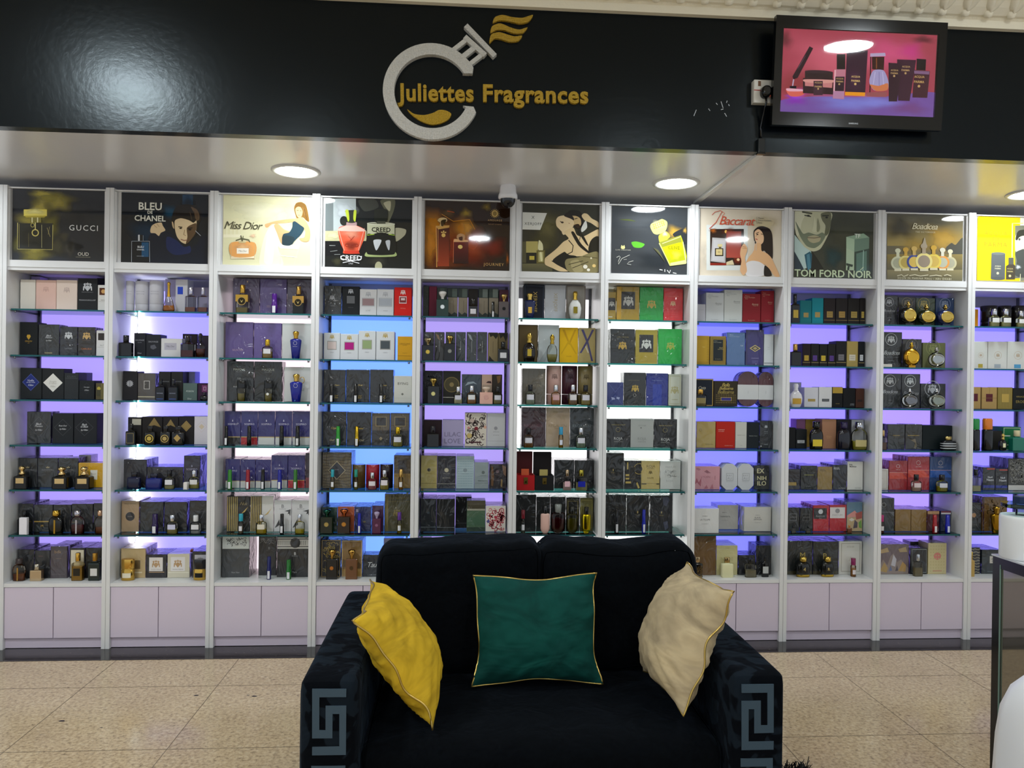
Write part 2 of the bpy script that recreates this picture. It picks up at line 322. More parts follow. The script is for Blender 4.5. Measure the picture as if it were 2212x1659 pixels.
def picture(g, prims, k, dy=.00009):
    """a flat printed (or lit) picture: outlines in metres on its sheet, later ones over earlier ones"""
    for i, p in enumerate(prims):
        y = -dy*(i+1); t = p[0]
        if t == 'r': q = p[1]; g.flat([(q[j], q[j+1]) for j in range(0, 8, 2)], y, k, lin(p[2]))
        elif t == 'g':
            q = p[1]; a, b = lin(p[2]), lin(p[3]); g.poly([(q[j], y, q[j+1]) for j in range(0, 8, 2)], k, a, False, [b, b, a, a])
        elif t in 'pP':
            q = [(p[1][j], p[1][j+1]) for j in range(0, len(p[1]), 2)]; g.flat([(min(max(a, 0), g.w), min(max(b, 0), g.h)) for a, b in curve(q)] if t == 'P' else q, y, k, lin(p[2]))
        elif t == 'b':
            _, cx, cz, rx, rz, c, al = p; c = lin(c); W, H = g.w, g.h; n = 28
            cl = lambda a, b: (min(max(a, 0), W), y, min(max(b, 0), H))
            for j in range(n):
                a0, a1 = 2*PI*j/n, 2*PI*(j+1)/n; wob = lambda a: 1+.14*math.sin(3*a+i)+.1*math.sin(5*a+2*i)
                for r0, r1, e0, e1 in ((0, .35, 1, .78), (.35, .7, .78, .25), (.7, 1, .25, 0)):
                    P4 = [cl(cx+rx*r*wob(a)*math.cos(a), cz+rz*r*wob(a)*math.sin(a)) for r, a in ((r0, a0), (r1, a0), (r1, a1), (r0, a1))]
                    cs = [(*c, al*e0), (*c, al*e1), (*c, al*e1), (*c, al*e0)]
                    if r0 == 0: P4 = P4[1:] if False else [P4[0], P4[1], P4[2]]; cs = cs[:3]
                    g.poly(P4, k, c, False, cs)
        elif t == 'e': g.flat([(min(max(a, 0), g.w), min(max(b, 0), g.h)) for a, b in circ(*p[1:5])], y, k, lin(p[5]))
        elif t == 'eo': ring(g, p[1], p[2], p[3], p[4], p[5], y, k, lin(p[6]))
        elif t == 'l': q = p[1]; strip(g, [(q[j], q[j+1]) for j in range(0, len(q), 2)], p[2], y, k, lin(p[3]))
        elif t == 't':
            P, Fc, hh = text(p[1], p[6] if len(p) > 6 else ''); w = p[4]
            g.faces([(min(max(p[2]+a*w, 0), g.w), y, min(max(p[3]+b*w, 0), g.h)) for a, b in P], Fc, k, lin(p[5]), False)
def softbox(g, x0, x1, y0, y1, z0, z1, r, k, col, n=14, puff=0, seed=0, rip=0, fn=None):
    """upholstered block: rounded edges, slightly swollen sides"""
    c = Vector(((x0+x1)/2, (y0+y1)/2, (z0+z1)/2)); H = Vector(((x1-x0)/2, (y1-y0)/2, (z1-z0)/2)); rr = random.Random(seed); ph = [rr.uniform(0, 6) for _ in range(6)]
    for ax in range(3):
        for sg in (-1, 1):
            a, b = (ax+1) % 3, (ax+2) % 3; vs = []
            for i in range(n+1):
                for j in range(n+1):
                    p = Vector((0, 0, 0)); u, v = 2*i/n-1, 2*j/n-1
                    u = math.copysign(1-(1-abs(u))**1.4, u); v = math.copysign(1-(1-abs(v))**1.4, v)
                    p[ax] = sg*H[ax]; p[a] = u*H[a]; p[b] = v*H[b]
                    q = Vector([min(max(p[m], -(H[m]-r)), H[m]-r) for m in range(3)]); d = (p-q); d = d.normalized()*r if d.length > 1e-9 else d
                    p = q+d; nn = d.normalized() if d.length > 1e-9 else Vector((0, 0, 0))
                    s_ = max(0, 1-abs(p.x/H.x)**3)*max(0, 1-abs(p.z/H.z)**4) if ax == 1 else max(0, 1-abs(p[a]/H[a])**4)*max(0, 1-abs(p[b]/H[b])**4)
                    p = p+nn*(puff*s_ + rip*(math.sin(p.x*23+ph[0])*.5+math.sin(p.x*41+p.y*20+ph[1])*.35+math.sin(p.z*30+ph[2])*.2))
                    if fn: p = fn(p)
                    vs.append(tuple(c+p))
            fs = [(i*(n+1)+j, (i+1)*(n+1)+j, (i+1)*(n+1)+j+1, i*(n+1)+j+1) for i in range(n) for j in range(n)]
            if sg < 0: fs = [f[::-1] for f in fs]
            g.faces(vs, fs, k, col)
# ------------------------------------------------------------------ naming
def tag(o, label, cat, group=None):
    o['label'] = label; o['category'] = cat
    if group: o['group'] = group
    return o
def empty(name, loc, label, cat, group=None, rot=None):
    o = bpy.data.objects.new(name, None); COL.objects.link(o); o.location = loc; o.empty_display_size = .05
    if rot: o.rotation_euler = rot
    return tag(o, label, cat, group)
def struct(o): o['kind'] = 'structure'; return o
WH, DOOR, GREY = lin('dcdcdc'), lin('d3c7d8'), lin('8c8e92')
# ------------------------------------------------------------------ stock: bay, row, x, y, width, height ... in metres
POST = [-2.36, -1.8277, -1.2985, -0.7693, -0.2349, 0.2912, 0.7797, 1.2745, 1.8006, 2.3371, 2.8663, 3.3955]
ZS = [None, 1.771, 1.531, 1.298, 1.0615, 0.8275, 0.5905, 0.3435]
TUBE = (-1.4556, 0.19, 0.4801)
BOXES = [
 (1,1,-2.2937,0.1,0.0768,0.1607,0.09,'e6e0d6',0,[],'cream white box at the end'),
 (1,1,-2.201,0.1,0.103,0.1604,0.09,'eac4b8',0,[('k',0.5,0.7,0.3,'d8b0a6')],'salmon pink box'),
 (1,1,-2.0944,0.1,0.1065,0.1627,0.09,'ecd8cc',0,[('k',0.5,0.68,0.3,'cdb8b0')],'pale pink box beside black box'),
 (1,1,-1.9875,0.1,0.1017,0.1731,0.09,'2a2c30',0,[('k',0.5,0.75,0.48,'c9cbd0'),('t','PARFUMS DE MARLY',0.5,0.58,0.6,'8a8c90',''),('t','PEGASUS EXCLUSIF',0.5,0.33,0.86,'b9bbc0','')],'black box with silver lion crest'),
 (1,1,-1.9083,0.1,0.0527,0.1399,0.09,'e6e4e0',0,[('r',0.14,0.62,0.9,0.9,'5a3018'),('c',0.55,0.76,0.22,'d8a868'),('t','MERCE',0.5,0.42,0.4,'77726c',''),('r',0.08,0.36,0.92,0.37,'b9b4ae')],'narrow white box with brown picture'),
 (1,1,-1.9597,0.2,0.0523,0.1887,0.08,'1d1c28',0,[],'dark box half hidden behind white box'),
 (1,1,-2.3084,0.2,0.0475,0.191,0.08,'b7a6d2',0,[],'lavender box standing behind cream box'),
 (1,2,-2.2866,0.1,0.091,0.1752,0.09,'24282b',0,[('p',[0.42,0.62,0.58,0.62,0.62,0.56,0.5,0.46,0.38,0.56],'c8a03c'),('t','CHLOV',0.5,0.42,0.42,'c8a03c',''),('t','EDP',0.5,0.36,0.1,'c8a03c','')],'black box with gold gem emblem'),
 (1,2,-2.1836,0.1,0.1062,0.165,0.09,'2b2e31',1,[('do',0.5,0.54,0.4,0.28,'4e5054'),('t','Black',0.5,0.64,0.26,'c9cbd0','i'),('t','Phantom',0.5,0.58,0.34,'c9cbd0','i'),('t','by Kilian',0.5,0.48,0.28,'c9cbd0','i'),('r',0.3,0.05,0.68,0.09,'8a8060')],'black box with thin diamond outline'),
 (1,2,-2.0825,0.1,0.09,0.1545,0.09,'23252f',1,[('k',0.5,0.7,0.46,'c9cbd0'),('t','PARFUMS DE MARLY',0.5,0.54,0.5,'7c7e88',''),('t','LAYTON',0.5,0.24,0.42,'9a9ca2','')],'navy black box with silver crest'),
 (1,2,-1.9895,0.1,0.0903,0.154,0.09,'2b2423',1,[('k',0.5,0.7,0.46,'d0a860'),('t','PARFUMS DE MARLY',0.5,0.54,0.5,'8a7460',''),('t','CARLISLE',0.5,0.24,0.6,'c07038','')],'brown black box with gold crest'),
 (1,2,-1.9096,0.1,0.0604,0.1377,0.09,'e4e2e2',0,[('r',0.14,0.62,0.8,0.9,'403a38'),('r',0.08,0.34,0.92,0.35,'b9b4ae'),('t','No.7',0.5,0.42,0.3,'77726c','')],'narrow white box with dark photo'),
 (1,3,-2.2731,0.1,0.109,0.1654,0.09,'2c3034',0,[('d',0.5,0.54,0.42,0.29,'26337e'),('do',0.5,0.54,0.4,0.275,'7a88c0'),('t','Vodka',0.5,0.6,0.3,'d0d4e8','i'),('t','on the rocks',0.5,0.54,0.42,'d0d4e8','i'),('t','Kilian',0.5,0.45,0.26,'d0d4e8','i')],'black box with blue diamond label'),
 (1,3,-2.1601,0.1,0.1114,0.1632,0.09,'2a2d31',0,[('d',0.5,0.54,0.46,0.31,'e2e0dc'),('t','Straight',0.5,0.58,0.36,'b4b0aa','i'),('t','to heaven',0.5,0.52,0.36,'b4b0aa','i'),('t','Kilian',0.5,0.42,0.24,'b4b0aa','i')],'black box with white diamond label'),
 (1,3,-2.0656,0.1,0.0736,0.1404,0.09,'34373b',0,[('r',0.05,0.8,0.95,0.82,'46494d'),('t','KILIAN',0.5,0.88,0.6,'4e5155','')],'plain charcoal box'),
 (1,3,-2.0683,0.2,0.0548,0.1442,0.08,'54566e',0,[],'slate grey box at the back'),
 (1,3,-1.9863,0.1,0.0789,0.1013,0.09,'26292d',0,[('do',0.5,0.6,0.34,0.3,'45484c'),('t','Moonlight',0.5,0.66,0.4,'b0b2b6','i'),('t','Kilian',0.5,0.5,0.3,'b0b2b6','i')],'short black box with faint diamond'),
 (1,3,-1.9121,0.1,0.0553,0.0888,0.09,'5a5238',0,[('v',0.5,0.98,5,'8a7c48'),('c',0.28,0.68,0.18,'b8a848'),('r',0.05,0.2,0.42,0.6,'4a4634')],'small olive box with gold stripes'),
 (1,4,-2.2302,0.1,0.1215,0.1691,0.09,'2a2d32',1,[('do',0.5,0.52,0.42,0.33,'55585e'),('t','Black',0.5,0.62,0.26,'c9cbd0','i'),('t','Phantom',0.5,0.55,0.34,'c9cbd0','i'),('t','by Kilian',0.5,0.43,0.3,'c9cbd0','i')],'black box with diamond outline at the start'),
 (1,4,-2.1071,0.1,0.1075,0.1606,0.09,'2a2d32',0,[('do',0.5,0.54,0.42,0.28,'55585e'),('t','Rose Oud',0.5,0.6,0.4,'c9cbd0','i'),('t','by Kilian',0.5,0.49,0.32,'c9cbd0','i')],'middle black box with diamond outline'),
 (1,4,-1.9908,0.1,0.1183,0.1618,0.09,'282a30',0,[('do',0.46,0.54,0.4,0.28,'55585e'),('t','Back',0.46,0.64,0.24,'c9cbd0','i'),('t','to Black',0.46,0.57,0.34,'c9cbd0','i'),('t','by Kilian',0.46,0.46,0.32,'c9cbd0','i')],'last black box with diamond outline'),
 (1,5,-2.2842,0.1,0.0957,0.1568,0.16,'2b2f33',1,[('p',[0.4,0.72,0.42,0.66,0.58,0.66,0.6,0.72,0.54,0.69,0.5,0.74,0.46,0.69],'8f8466'),('t','ALEXANDRE.J',0.5,0.6,0.62,'85868a',''),('t','LE BOIS',0.5,0.54,0.3,'6a6b6e','')],'first black box with gold crown'),
 (1,5,-2.1819,0.1,0.1032,0.1574,0.16,'2b2f33',1,[('p',[0.4,0.72,0.42,0.66,0.58,0.66,0.6,0.72,0.54,0.69,0.5,0.74,0.46,0.69],'8f8466'),('t','ALEXANDRE.J',0.5,0.6,0.62,'85868a',''),('t','LE BOIS',0.5,0.54,0.3,'6a6b6e','')],'second black box with gold crown'),
 (1,5,-2.0768,0.1,0.1015,0.158,0.097,'2b2f33',1,[('p',[0.4,0.72,0.42,0.66,0.58,0.66,0.6,0.72,0.54,0.69,0.5,0.74,0.46,0.69],'8f8466'),('t','ALEXANDRE.J',0.5,0.6,0.62,'85868a',''),('t','LE BOIS',0.5,0.54,0.3,'6a6b6e','')],'third black box with gold crown'),
 (1,5,-1.9558,0.1,0.1366,0.1319,0.097,'d2a012',1,[('r',0.45,0.32,0.72,0.72,'e6e2d4'),('v',0.03,0.4,9,'bd8e0e'),('t','ACQUA',0.58,0.56,0.18,'8a7a40','')],'yellow box with white label'),
 (1,5,-2.039,0.2,0.0644,0.1646,0.08,'d6d2e2',1,[('r',0.1,0.6,0.5,0.8,'8a4a60')],'white box behind the yellow box'),
 (1,6,-2.2917,0.1,0.0777,0.1508,0.16,'22262b',1,[('t','TERENZI',0.5,0.82,0.5,'5c5e62','')],'black box behind the white carton'),
 (1,6,-2.2021,0.1,0.0969,0.1456,0.16,'2a2e30',1,[('r',0.0,0.36,0.86,0.4,'b89a4c'),('t','XERJOFF',0.5,0.85,0.4,'5c5e62',''),('t','M',0.44,0.22,0.12,'c8a03c','')],'black box with gold band'),
 (1,6,-2.1052,0.1,0.0911,0.1457,0.16,'26282c',1,[('t','XERJOFF',0.5,0.85,0.4,'5c5e62','')],'black box behind the rounded bottles'),
 (1,6,-2.0021,0.1,0.1095,0.1502,0.16,'24262a',1,[('r',0.0,0.34,0.3,0.36,'8a7440')],'wide black box beside last box'),
 (1,6,-1.9158,0.1,0.0563,0.1541,0.16,'24262a',1,[],'black box cut by the post'),
 (1,6,-2.2657,0.025,0.039,0.0894,0.02,'e2e0e6',1,[],'narrow white carton in front'),
 (1,7,-2.2894,0.1,0.0853,0.1547,0.16,'24262b',1,[],'first black box behind amber bottle'),
 (1,7,-2.2052,0.1,0.0794,0.1491,0.16,'232529',1,[('t','MEMO',0.4,0.8,0.3,'6a4a4a','')],'second black box behind gold bottle'),
 (1,7,-2.1208,0.1,0.0859,0.1704,0.16,'4d4449',1,[('t','bdk',0.45,0.84,0.42,'9a7c5c',''),('t','PARFUMS',0.5,0.62,0.34,'8a7468',''),('h',0.2,0.45,5,0.3,0.6,'6a6064'),('t','EAU DE PARFUM',0.5,0.12,0.8,'6e6468','')],'taupe box with gold lettering'),
 (1,7,-2.0252,0.1,0.0789,0.1621,0.16,'1d1b1d',1,[('r',0.06,0.06,0.94,0.94,'dcd2b8')],'open box with cream lining'),
 (1,7,-1.9366,0.1,0.0926,0.1619,0.16,'16181a',1,[],'black box beside open box'),
 (2,1,-1.5888,0.2,0.0702,0.191,0.08,'bdb6cc',0,[],'pale box behind the gold-necked bottle'),
 (2,1,-1.499,0.1,0.0634,0.1794,0.09,'d2d2dc',0,[('r',0.15,0.55,0.62,0.78,'2448c8')],'white box with blue square'),
 (2,1,-1.4476,0.2,0.1261,0.1501,0.08,'b4acc6',0,[],'lilac box behind two clear bottles'),
 (2,2,-1.714,0.1,0.0603,0.1276,0.09,'2a2c35',0,[('t','SAUVAGE',0.5,0.7,0.8,'a9abb4',''),('t','ELIXIR',0.5,0.6,0.36,'80828c',''),('t','Dior',0.5,0.14,0.36,'c0c2ca','')],'first dark box with white lettering'),
 (2,2,-1.6438,0.1,0.0751,0.1207,0.09,'2c2e36',0,[('t','SAUVAGE',0.5,0.68,0.7,'a9abb4',''),('p',[0.3,0.5,0.6,0.55,0.75,0.4,0.5,0.32,0.3,0.38],'5a5c66')],'second dark box with white lettering'),
 (2,2,-1.5485,0.1,0.1095,0.1007,0.09,'dedcde',0,[('r',0.15,0.38,0.75,0.76,'bcb8c6'),('t','Miss Dior',0.45,0.58,0.42,'6a6874','i')],'square white box with grey plaque'),
 (2,2,-1.4875,0.2,0.0785,0.1322,0.08,'2c1c26',0,[],'dark box behind the red bottles'),
 (2,2,-1.3953,0.16,0.0496,0.123,0.1,'352a3c',0,[],'plum box at the end'),
 (2,3,-1.762,0.1,0.0755,0.1551,0.09,'2e2c30',0,[('s',0.48,0.57,0.27,'a8a8ae'),('l',0.48,0.8,0.48,0.4,'2e2c30')],'charcoal box with silver maple leaf'),
 (2,3,-1.676,0.1,0.0918,0.1456,0.09,'4c4541',1,[('ro',0.34,0.4,0.68,0.72,'c8c4c0'),('r',0.37,0.43,0.65,0.69,'38332f'),('r',0,0.1,1,0.13,'d0c4a0')],'grey brown box with framed label'),
 (2,3,-1.582,0.1,0.0611,0.155,0.09,'2e2c2e',0,[('t','SAUVAGE',0.6,0.66,0.6,'8a8c92','')],'first dark box behind navy bottles'),
 (2,3,-1.5179,0.1,0.0611,0.1559,0.09,'2e2c2e',0,[('t','SAUVAGE',0.6,0.66,0.6,'8a8c92','')],'second dark box behind navy bottles'),
 (2,3,-1.4856,0.2,0.0559,0.1575,0.08,'8f8fc0',0,[],'lavender box at the back'),
 (2,3,-1.449,0.1,0.0739,0.0945,0.09,'5c706e',0,[('t','POISON',0.5,0.54,0.6,'d0dcd8','i'),('t','Dior',0.48,0.1,0.3,'e0e8e4','')],'grey green box with white lettering'),
 (2,3,-1.3783,0.1,0.0594,0.0954,0.09,'3e2040',0,[('r',0.35,0.5,0.85,0.9,'7a3a68'),('ro',0.5,0.6,0.75,0.8,'d8c0d8')],'small purple box at the end'),
 (2,4,-1.7354,0.1,0.0713,0.1443,0.09,'2c2a2b',0,[('r',0.3,0.72,0.98,0.95,'b8b4a4')],'dark box with cream patch'),
 (2,4,-1.6446,0.1,0.1055,0.1479,0.09,'2a2627',0,[('p',[0.25,0.62,0.6,0.98,0.95,0.62,0.6,0.7],'8a7448')],'first dark box with gold emblem'),
 (2,4,-1.5486,0.1,0.0807,0.1488,0.09,'2a2627',0,[('p',[0.15,0.62,0.5,0.92,0.85,0.62,0.5,0.7],'8a7448')],'second dark box with gold emblem'),
 (2,4,-1.4663,0.1,0.0793,0.1512,0.09,'2b282c',0,[('d',0.5,0.66,0.36,0.2,'9a8250'),('do',0.5,0.66,0.28,0.15,'2b282c')],'third dark box with gold diamond'),
 (2,4,-1.3858,0.1,0.0769,0.152,0.09,'d8d4de',0,[('do',0.5,0.64,0.38,0.2,'c8b8a4'),('d',0.5,0.64,0.2,0.1,'d4c4ae')],'pale box with faint diamond emblem'),
 (2,5,-1.7308,0.1,0.1194,0.1519,0.16,'24232e',1,[],'black box behind navy bottle'),
 (2,5,-1.5746,0.1,0.1877,0.1123,0.16,'21202a',1,[],'wide low black box'),
 (2,5,-1.4343,0.1,0.0857,0.1742,0.16,'201f38',1,[('t','SOSPIRO',0.5,0.58,0.7,'9a98b4',''),('p',[0.46,0.66,0.54,0.66,0.5,0.73],'9a98b4')],'navy box with crown lettering'),
 (2,5,-1.4449,0.03,0.0199,0.0393,0.03,'d8d4d0',1,[],'small white carton'),
 (2,6,-1.7543,0.1,0.0909,0.1662,0.16,'a28868',1,[('c',0.5,0.5,0.27,'1e1c1e'),('t','SHAIK',0.5,0.5,0.3,'8a8076',''),('t','SPECIAL EDITION',0.5,0.92,0.7,'6e5a42','')],'tan box with black round label'),
 (2,6,-1.6419,0.1,0.1218,0.1616,0.16,'24262a',1,[('t','XERJOFF',0.5,0.66,0.35,'55575c','')],'black box behind purple atomizer'),
 (2,6,-1.5169,0.1,0.1192,0.1618,0.16,'24262a',1,[],'black box behind silver capped bottle'),
 (2,6,-1.3957,0.1,0.0964,0.1686,0.16,'24262a',1,[('t','NISHANE',0.6,0.66,0.4,'55575c','')],'black box behind white capped bottle'),
 (2,7,-1.736,0.1,0.1276,0.1588,0.16,'c2a878',1,[('r',0.5,0.3,0.8,0.6,'6a5838'),('r',0.55,0.16,0.88,0.2,'e4d8b8')],'large gold beige box'),
 (2,7,-1.6147,0.1,0.1078,0.1261,0.16,'1d1b22',1,[('r',0.14,0.28,0.82,0.88,'e0dad4'),('k',0.48,0.6,0.4,'b89468'),('r',0.14,0.22,0.9,0.25,'b89468'),('t','TIZIANA TERENZI',0.48,0.35,0.5,'8a8078','')],'black box with white crest panel'),
 (2,7,-1.499,0.1,0.1167,0.1284,0.16,'cfc8b2',1,[('r',0.14,0.28,0.8,0.88,'e2dedc'),('k',0.47,0.6,0.38,'b89468'),('r',0.02,0.2,0.98,0.23,'e8e4d0'),('t','TIZIANA TERENZI',0.47,0.35,0.5,'8a8078','')],'cream box with white crest panel'),
 (2,7,-1.3886,0.1,0.0774,0.1417,0.16,'1d1b20',1,[('r',0.15,0.5,0.95,0.88,'b8b6bc'),('k',0.55,0.68,0.4,'88807c')],'black box with grey crest panel'),
 (3,1,-1.1587,0.1,0.1402,0.191,0.09,'46385a',1,[],'first purple box in cellophane'),
 (3,1,-1.0147,0.1,0.1419,0.191,0.09,'4c3a76',1,[('t','SELECTED',0.5,0.22,0.5,'8a6a78','')],'second purple box in cellophane'),
 (3,1,-0.8724,0.1,0.1356,0.191,0.09,'43384f',1,[],'third purple box in cellophane'),
 (3,2,-1.1927,0.1,0.1464,0.1951,0.09,'54407e',1,[('t','SELECTED',0.45,0.22,0.4,'a88a9a','')],'first violet box in cellophane'),
 (3,2,-1.0421,0.1,0.1466,0.1924,0.09,'5a4688',1,[('t','SELECTED',0.45,0.22,0.4,'c0606a','')],'second violet box in cellophane'),
 (3,2,-0.8827,0.1,0.1651,0.1936,0.09,'d0cfcf',0,[],'large pale grey box'),
 (3,3,-1.1851,0.1,0.1428,0.2165,0.09,'272a2e',1,[('t','MASQUE',0.46,0.8,0.44,'a8a69c',''),('t','MILANO',0.46,0.74,0.26,'7a7a78',''),('t','I-II',0.46,0.57,0.1,'9a9a98',''),('t','RUSS',0.33,0.36,0.16,'b8b8b4','')],'first black box with silver lettering'),
 (3,3,-1.0372,0.1,0.1462,0.2165,0.09,'1f2225',1,[('t','MASQUE',0.5,0.8,0.46,'a8a69c',''),('t','MILANO',0.5,0.74,0.26,'7a7a78',''),('t','I-II',0.5,0.57,0.1,'9a9a98','')],'second black box with silver lettering'),
 (3,3,-0.8744,0.1,0.1539,0.1891,0.09,'d2d0cf',0,[('co',0.62,0.99,0.06,'a8a49c'),('t','AZ',0.64,0.35,0.14,'8a8880','')],'large pale box with ring mark'),
 (3,4,-1.2225,0.1,0.0847,0.1818,0.09,'221f66',1,[('r',0,0,1,0.22,'201c1c'),('r',0,0.22,1,0.245,'b8a060'),('t','SOSPIRO',0.5,0.62,0.62,'c8c4dc',''),('p',[0.46,0.7,0.54,0.7,0.5,0.77],'c8c4dc')],'navy box with black lower band'),
 (3,4,-1.1339,0.1,0.0887,0.1827,0.09,'221f66',1,[('r',0,0,1,0.22,'a81820'),('r',0,0.22,1,0.245,'b8a060'),('t','SOSPIRO',0.5,0.62,0.62,'c8c4dc',''),('p',[0.46,0.7,0.54,0.7,0.5,0.77],'c8c4dc')],'navy box with red lower band'),
 (3,4,-1.0432,0.1,0.089,0.1836,0.09,'221f66',1,[('r',0,0,1,0.22,'c9cac8'),('r',0,0.22,1,0.245,'b8a060'),('t','SOSPIRO',0.5,0.62,0.62,'c8c4dc',''),('p',[0.46,0.7,0.54,0.7,0.5,0.77],'c8c4dc')],'first navy box with white lower band'),
 (3,4,-0.9511,0.1,0.0892,0.1845,0.09,'221f66',1,[('r',0,0,1,0.22,'c9cac8'),('r',0,0.22,1,0.245,'b8a060'),('t','SOSPIRO',0.5,0.62,0.62,'c8c4dc',''),('p',[0.46,0.7,0.54,0.7,0.5,0.77],'c8c4dc')],'second navy box with white lower band'),
 (3,4,-0.8577,0.1,0.0938,0.1854,0.09,'221f66',1,[('r',0,0,1,0.22,'c9cac8'),('r',0,0.22,1,0.245,'b8a060'),('t','SOSPIRO',0.5,0.62,0.62,'c8c4dc',''),('p',[0.46,0.7,0.54,0.7,0.5,0.77],'c8c4dc')],'third navy box with white lower band'),
 (3,5,-1.2192,0.1,0.0773,0.1575,0.16,'221f66',1,[('r',0,0,1,0.23,'c9cac8'),('r',0,0.23,1,0.25,'b8a060'),('t','SOSPIRO',0.5,0.6,0.62,'b4b0d0',''),('p',[0.46,0.68,0.54,0.68,0.5,0.75],'b4b0d0')],'first short navy box'),
 (3,5,-1.1391,0.1,0.0791,0.1553,0.16,'221f66',1,[('r',0,0,1,0.23,'c9cac8'),('r',0,0.23,1,0.25,'b8a060'),('t','SOSPIRO',0.5,0.6,0.62,'b4b0d0',''),('p',[0.46,0.68,0.54,0.68,0.5,0.75],'b4b0d0')],'second short navy box'),
 (3,5,-1.0574,0.1,0.0804,0.1546,0.16,'221f66',1,[('r',0,0,1,0.23,'c9cac8'),('r',0,0.23,1,0.25,'b8a060'),('t','SOSPIRO',0.5,0.6,0.62,'b4b0d0',''),('p',[0.46,0.68,0.54,0.68,0.5,0.75],'b4b0d0')],'third short navy box'),
 (3,5,-0.9712,0.1,0.0865,0.1791,0.16,'221f66',1,[('r',0,0,1,0.23,'c9cac8'),('r',0,0.23,1,0.25,'b8a060'),('t','SOSPIRO',0.5,0.6,0.62,'b4b0d0',''),('p',[0.46,0.68,0.54,0.68,0.5,0.75],'b4b0d0')],'tall navy box with white band'),
 (3,5,-0.8802,0.1,0.0905,0.1797,0.16,'221f66',1,[('r',0,0,1,0.23,'b0202a'),('r',0,0.23,1,0.25,'b8a060'),('t','SOSPIRO',0.5,0.6,0.62,'b4b0d0',''),('p',[0.46,0.68,0.54,0.68,0.5,0.75],'b4b0d0')],'tall navy box with red band'),
 (3,5,-0.8155,0.1,0.0331,0.1927,0.16,'2c1830',1,[('r',0,0,1,0.3,'701824')],'dark plum box against the post'),
 (3,6,-1.1877,0.1,0.1216,0.1935,0.16,'161616',1,[('v',0.0,0.5,6,'b8a05c'),('t','Nuit',0.75,0.8,0.34,'8a7a50','i'),('p',[0.62,0.5,0.9,0.68,0.95,0.72,0.8,0.56],'c8a860')],'gold striped box with black half'),
 (3,6,-1.0622,0.1,0.1226,0.1954,0.16,'d2d0cc',1,[('r',0,0,0.5,1,'161616'),('v',0.0,0.5,6,'b8a05c'),('p',[0.62,0.45,0.9,0.64,0.96,0.7,0.78,0.5],'c8a860')],'gold striped box with white half'),
 (3,6,-0.951,0.1,0.0914,0.1716,0.16,'d6d6d8',1,[('t','B',0.5,0.82,0.14,'44464a',''),('t','BOADICEA',0.5,0.73,0.4,'8a8a8e',''),('p',[0.6,0.66,0.98,0.72,0.96,0.5,0.88,0.58,0.8,0.56,0.84,0.64],'3a3c40'),('p',[0.03,0.12,0.3,0.4,0.34,0.22,0.12,0.14],'3a3c40')],'first white box with black feather'),
 (3,6,-0.8532,0.1,0.0982,0.1718,0.16,'d6d6d8',1,[('t','B',0.5,0.82,0.14,'44464a',''),('t','BOADICEA',0.5,0.73,0.4,'8a8a8e',''),('p',[0.6,0.66,0.98,0.72,0.96,0.5,0.88,0.58,0.8,0.56,0.84,0.64],'3a3c40'),('p',[0.03,0.12,0.3,0.4,0.34,0.22,0.12,0.14],'3a3c40')],'second white box with black feather'),
 (3,7,-1.1982,0.1,0.1447,0.2228,0.16,'3a3e42',1,[('r',0,0.7,1,1,'d8dcda'),('z',0.14,0.76,0.95,0.99,'1a1c1e'),('t','Nun Nun',0.5,0.12,0.3,'9a9ea0','')],'large grey box with patterned lid'),
 (3,7,-1.0394,0.14,0.0959,0.2145,0.12,'1c1e24',1,[('z',0.05,0.8,0.98,0.98,'b8b8ba'),('t','B',0.6,0.7,0.1,'8a8c90',''),('t','PARFUM',0.6,0.64,0.36,'55575c','')],'tall black box with curled pattern'),
 (3,7,-0.8906,0.1,0.176,0.2225,0.16,'1b1d21',1,[('r',0,0.7,1,0.98,'d0cdc8'),('r',0.0,0.74,1,0.76,'2a2a2c'),('r',0,0.93,1,0.95,'2a2a2c'),('v',0.02,0.9,14,'9a9894',0.79,0.9),('c',0.55,0.845,0.16,'16181a'),('t','B',0.55,0.58,0.06,'c8cacc',''),('t','BOADICEA',0.55,0.52,0.2,'8a8c90',''),('t','Taro',0.54,0.12,0.14,'a8aaac','')],'black box with white ruled lid'),
 (4,1,-0.6954,0.1,0.0919,0.1623,0.09,'1d2024',1,[('k',0.45,0.6,0.3,'b8bac0'),('t','CREED',0.62,0.5,0.24,'c8c8cc',''),('t','CREED',0.5,0.32,0.26,'8a8c90','')],'wrapped black box at the end'),
 (4,1,-0.5997,0.1,0.0935,0.16,0.09,'1f2227',0,[('r',0.27,0.42,0.74,0.68,'6a6c70'),('k',0.5,0.84,0.3,'b8bac0'),('t','AVENTUS',0.5,0.28,0.3,'55585c','')],'black box with grey square'),
 (4,1,-0.5049,0.1,0.0911,0.1472,0.09,'dcdcde',0,[('ro',0.12,0.36,0.88,0.68,'a8acb0'),('r',0.15,0.39,0.85,0.65,'a4888c'),('k',0.5,0.82,0.32,'b8bac0'),('t','LOVE',0.5,0.2,0.3,'a8aaac','i')],'first white box with grey window'),
 (4,1,-0.4121,0.1,0.0908,0.1491,0.09,'d8dade',0,[('ro',0.1,0.36,0.9,0.68,'a8acb0'),('r',0.13,0.39,0.87,0.65,'b4bac4'),('k',0.5,0.82,0.32,'b8bac0'),('t','ACQUA',0.5,0.2,0.28,'a8aaac','i')],'second white box with grey window'),
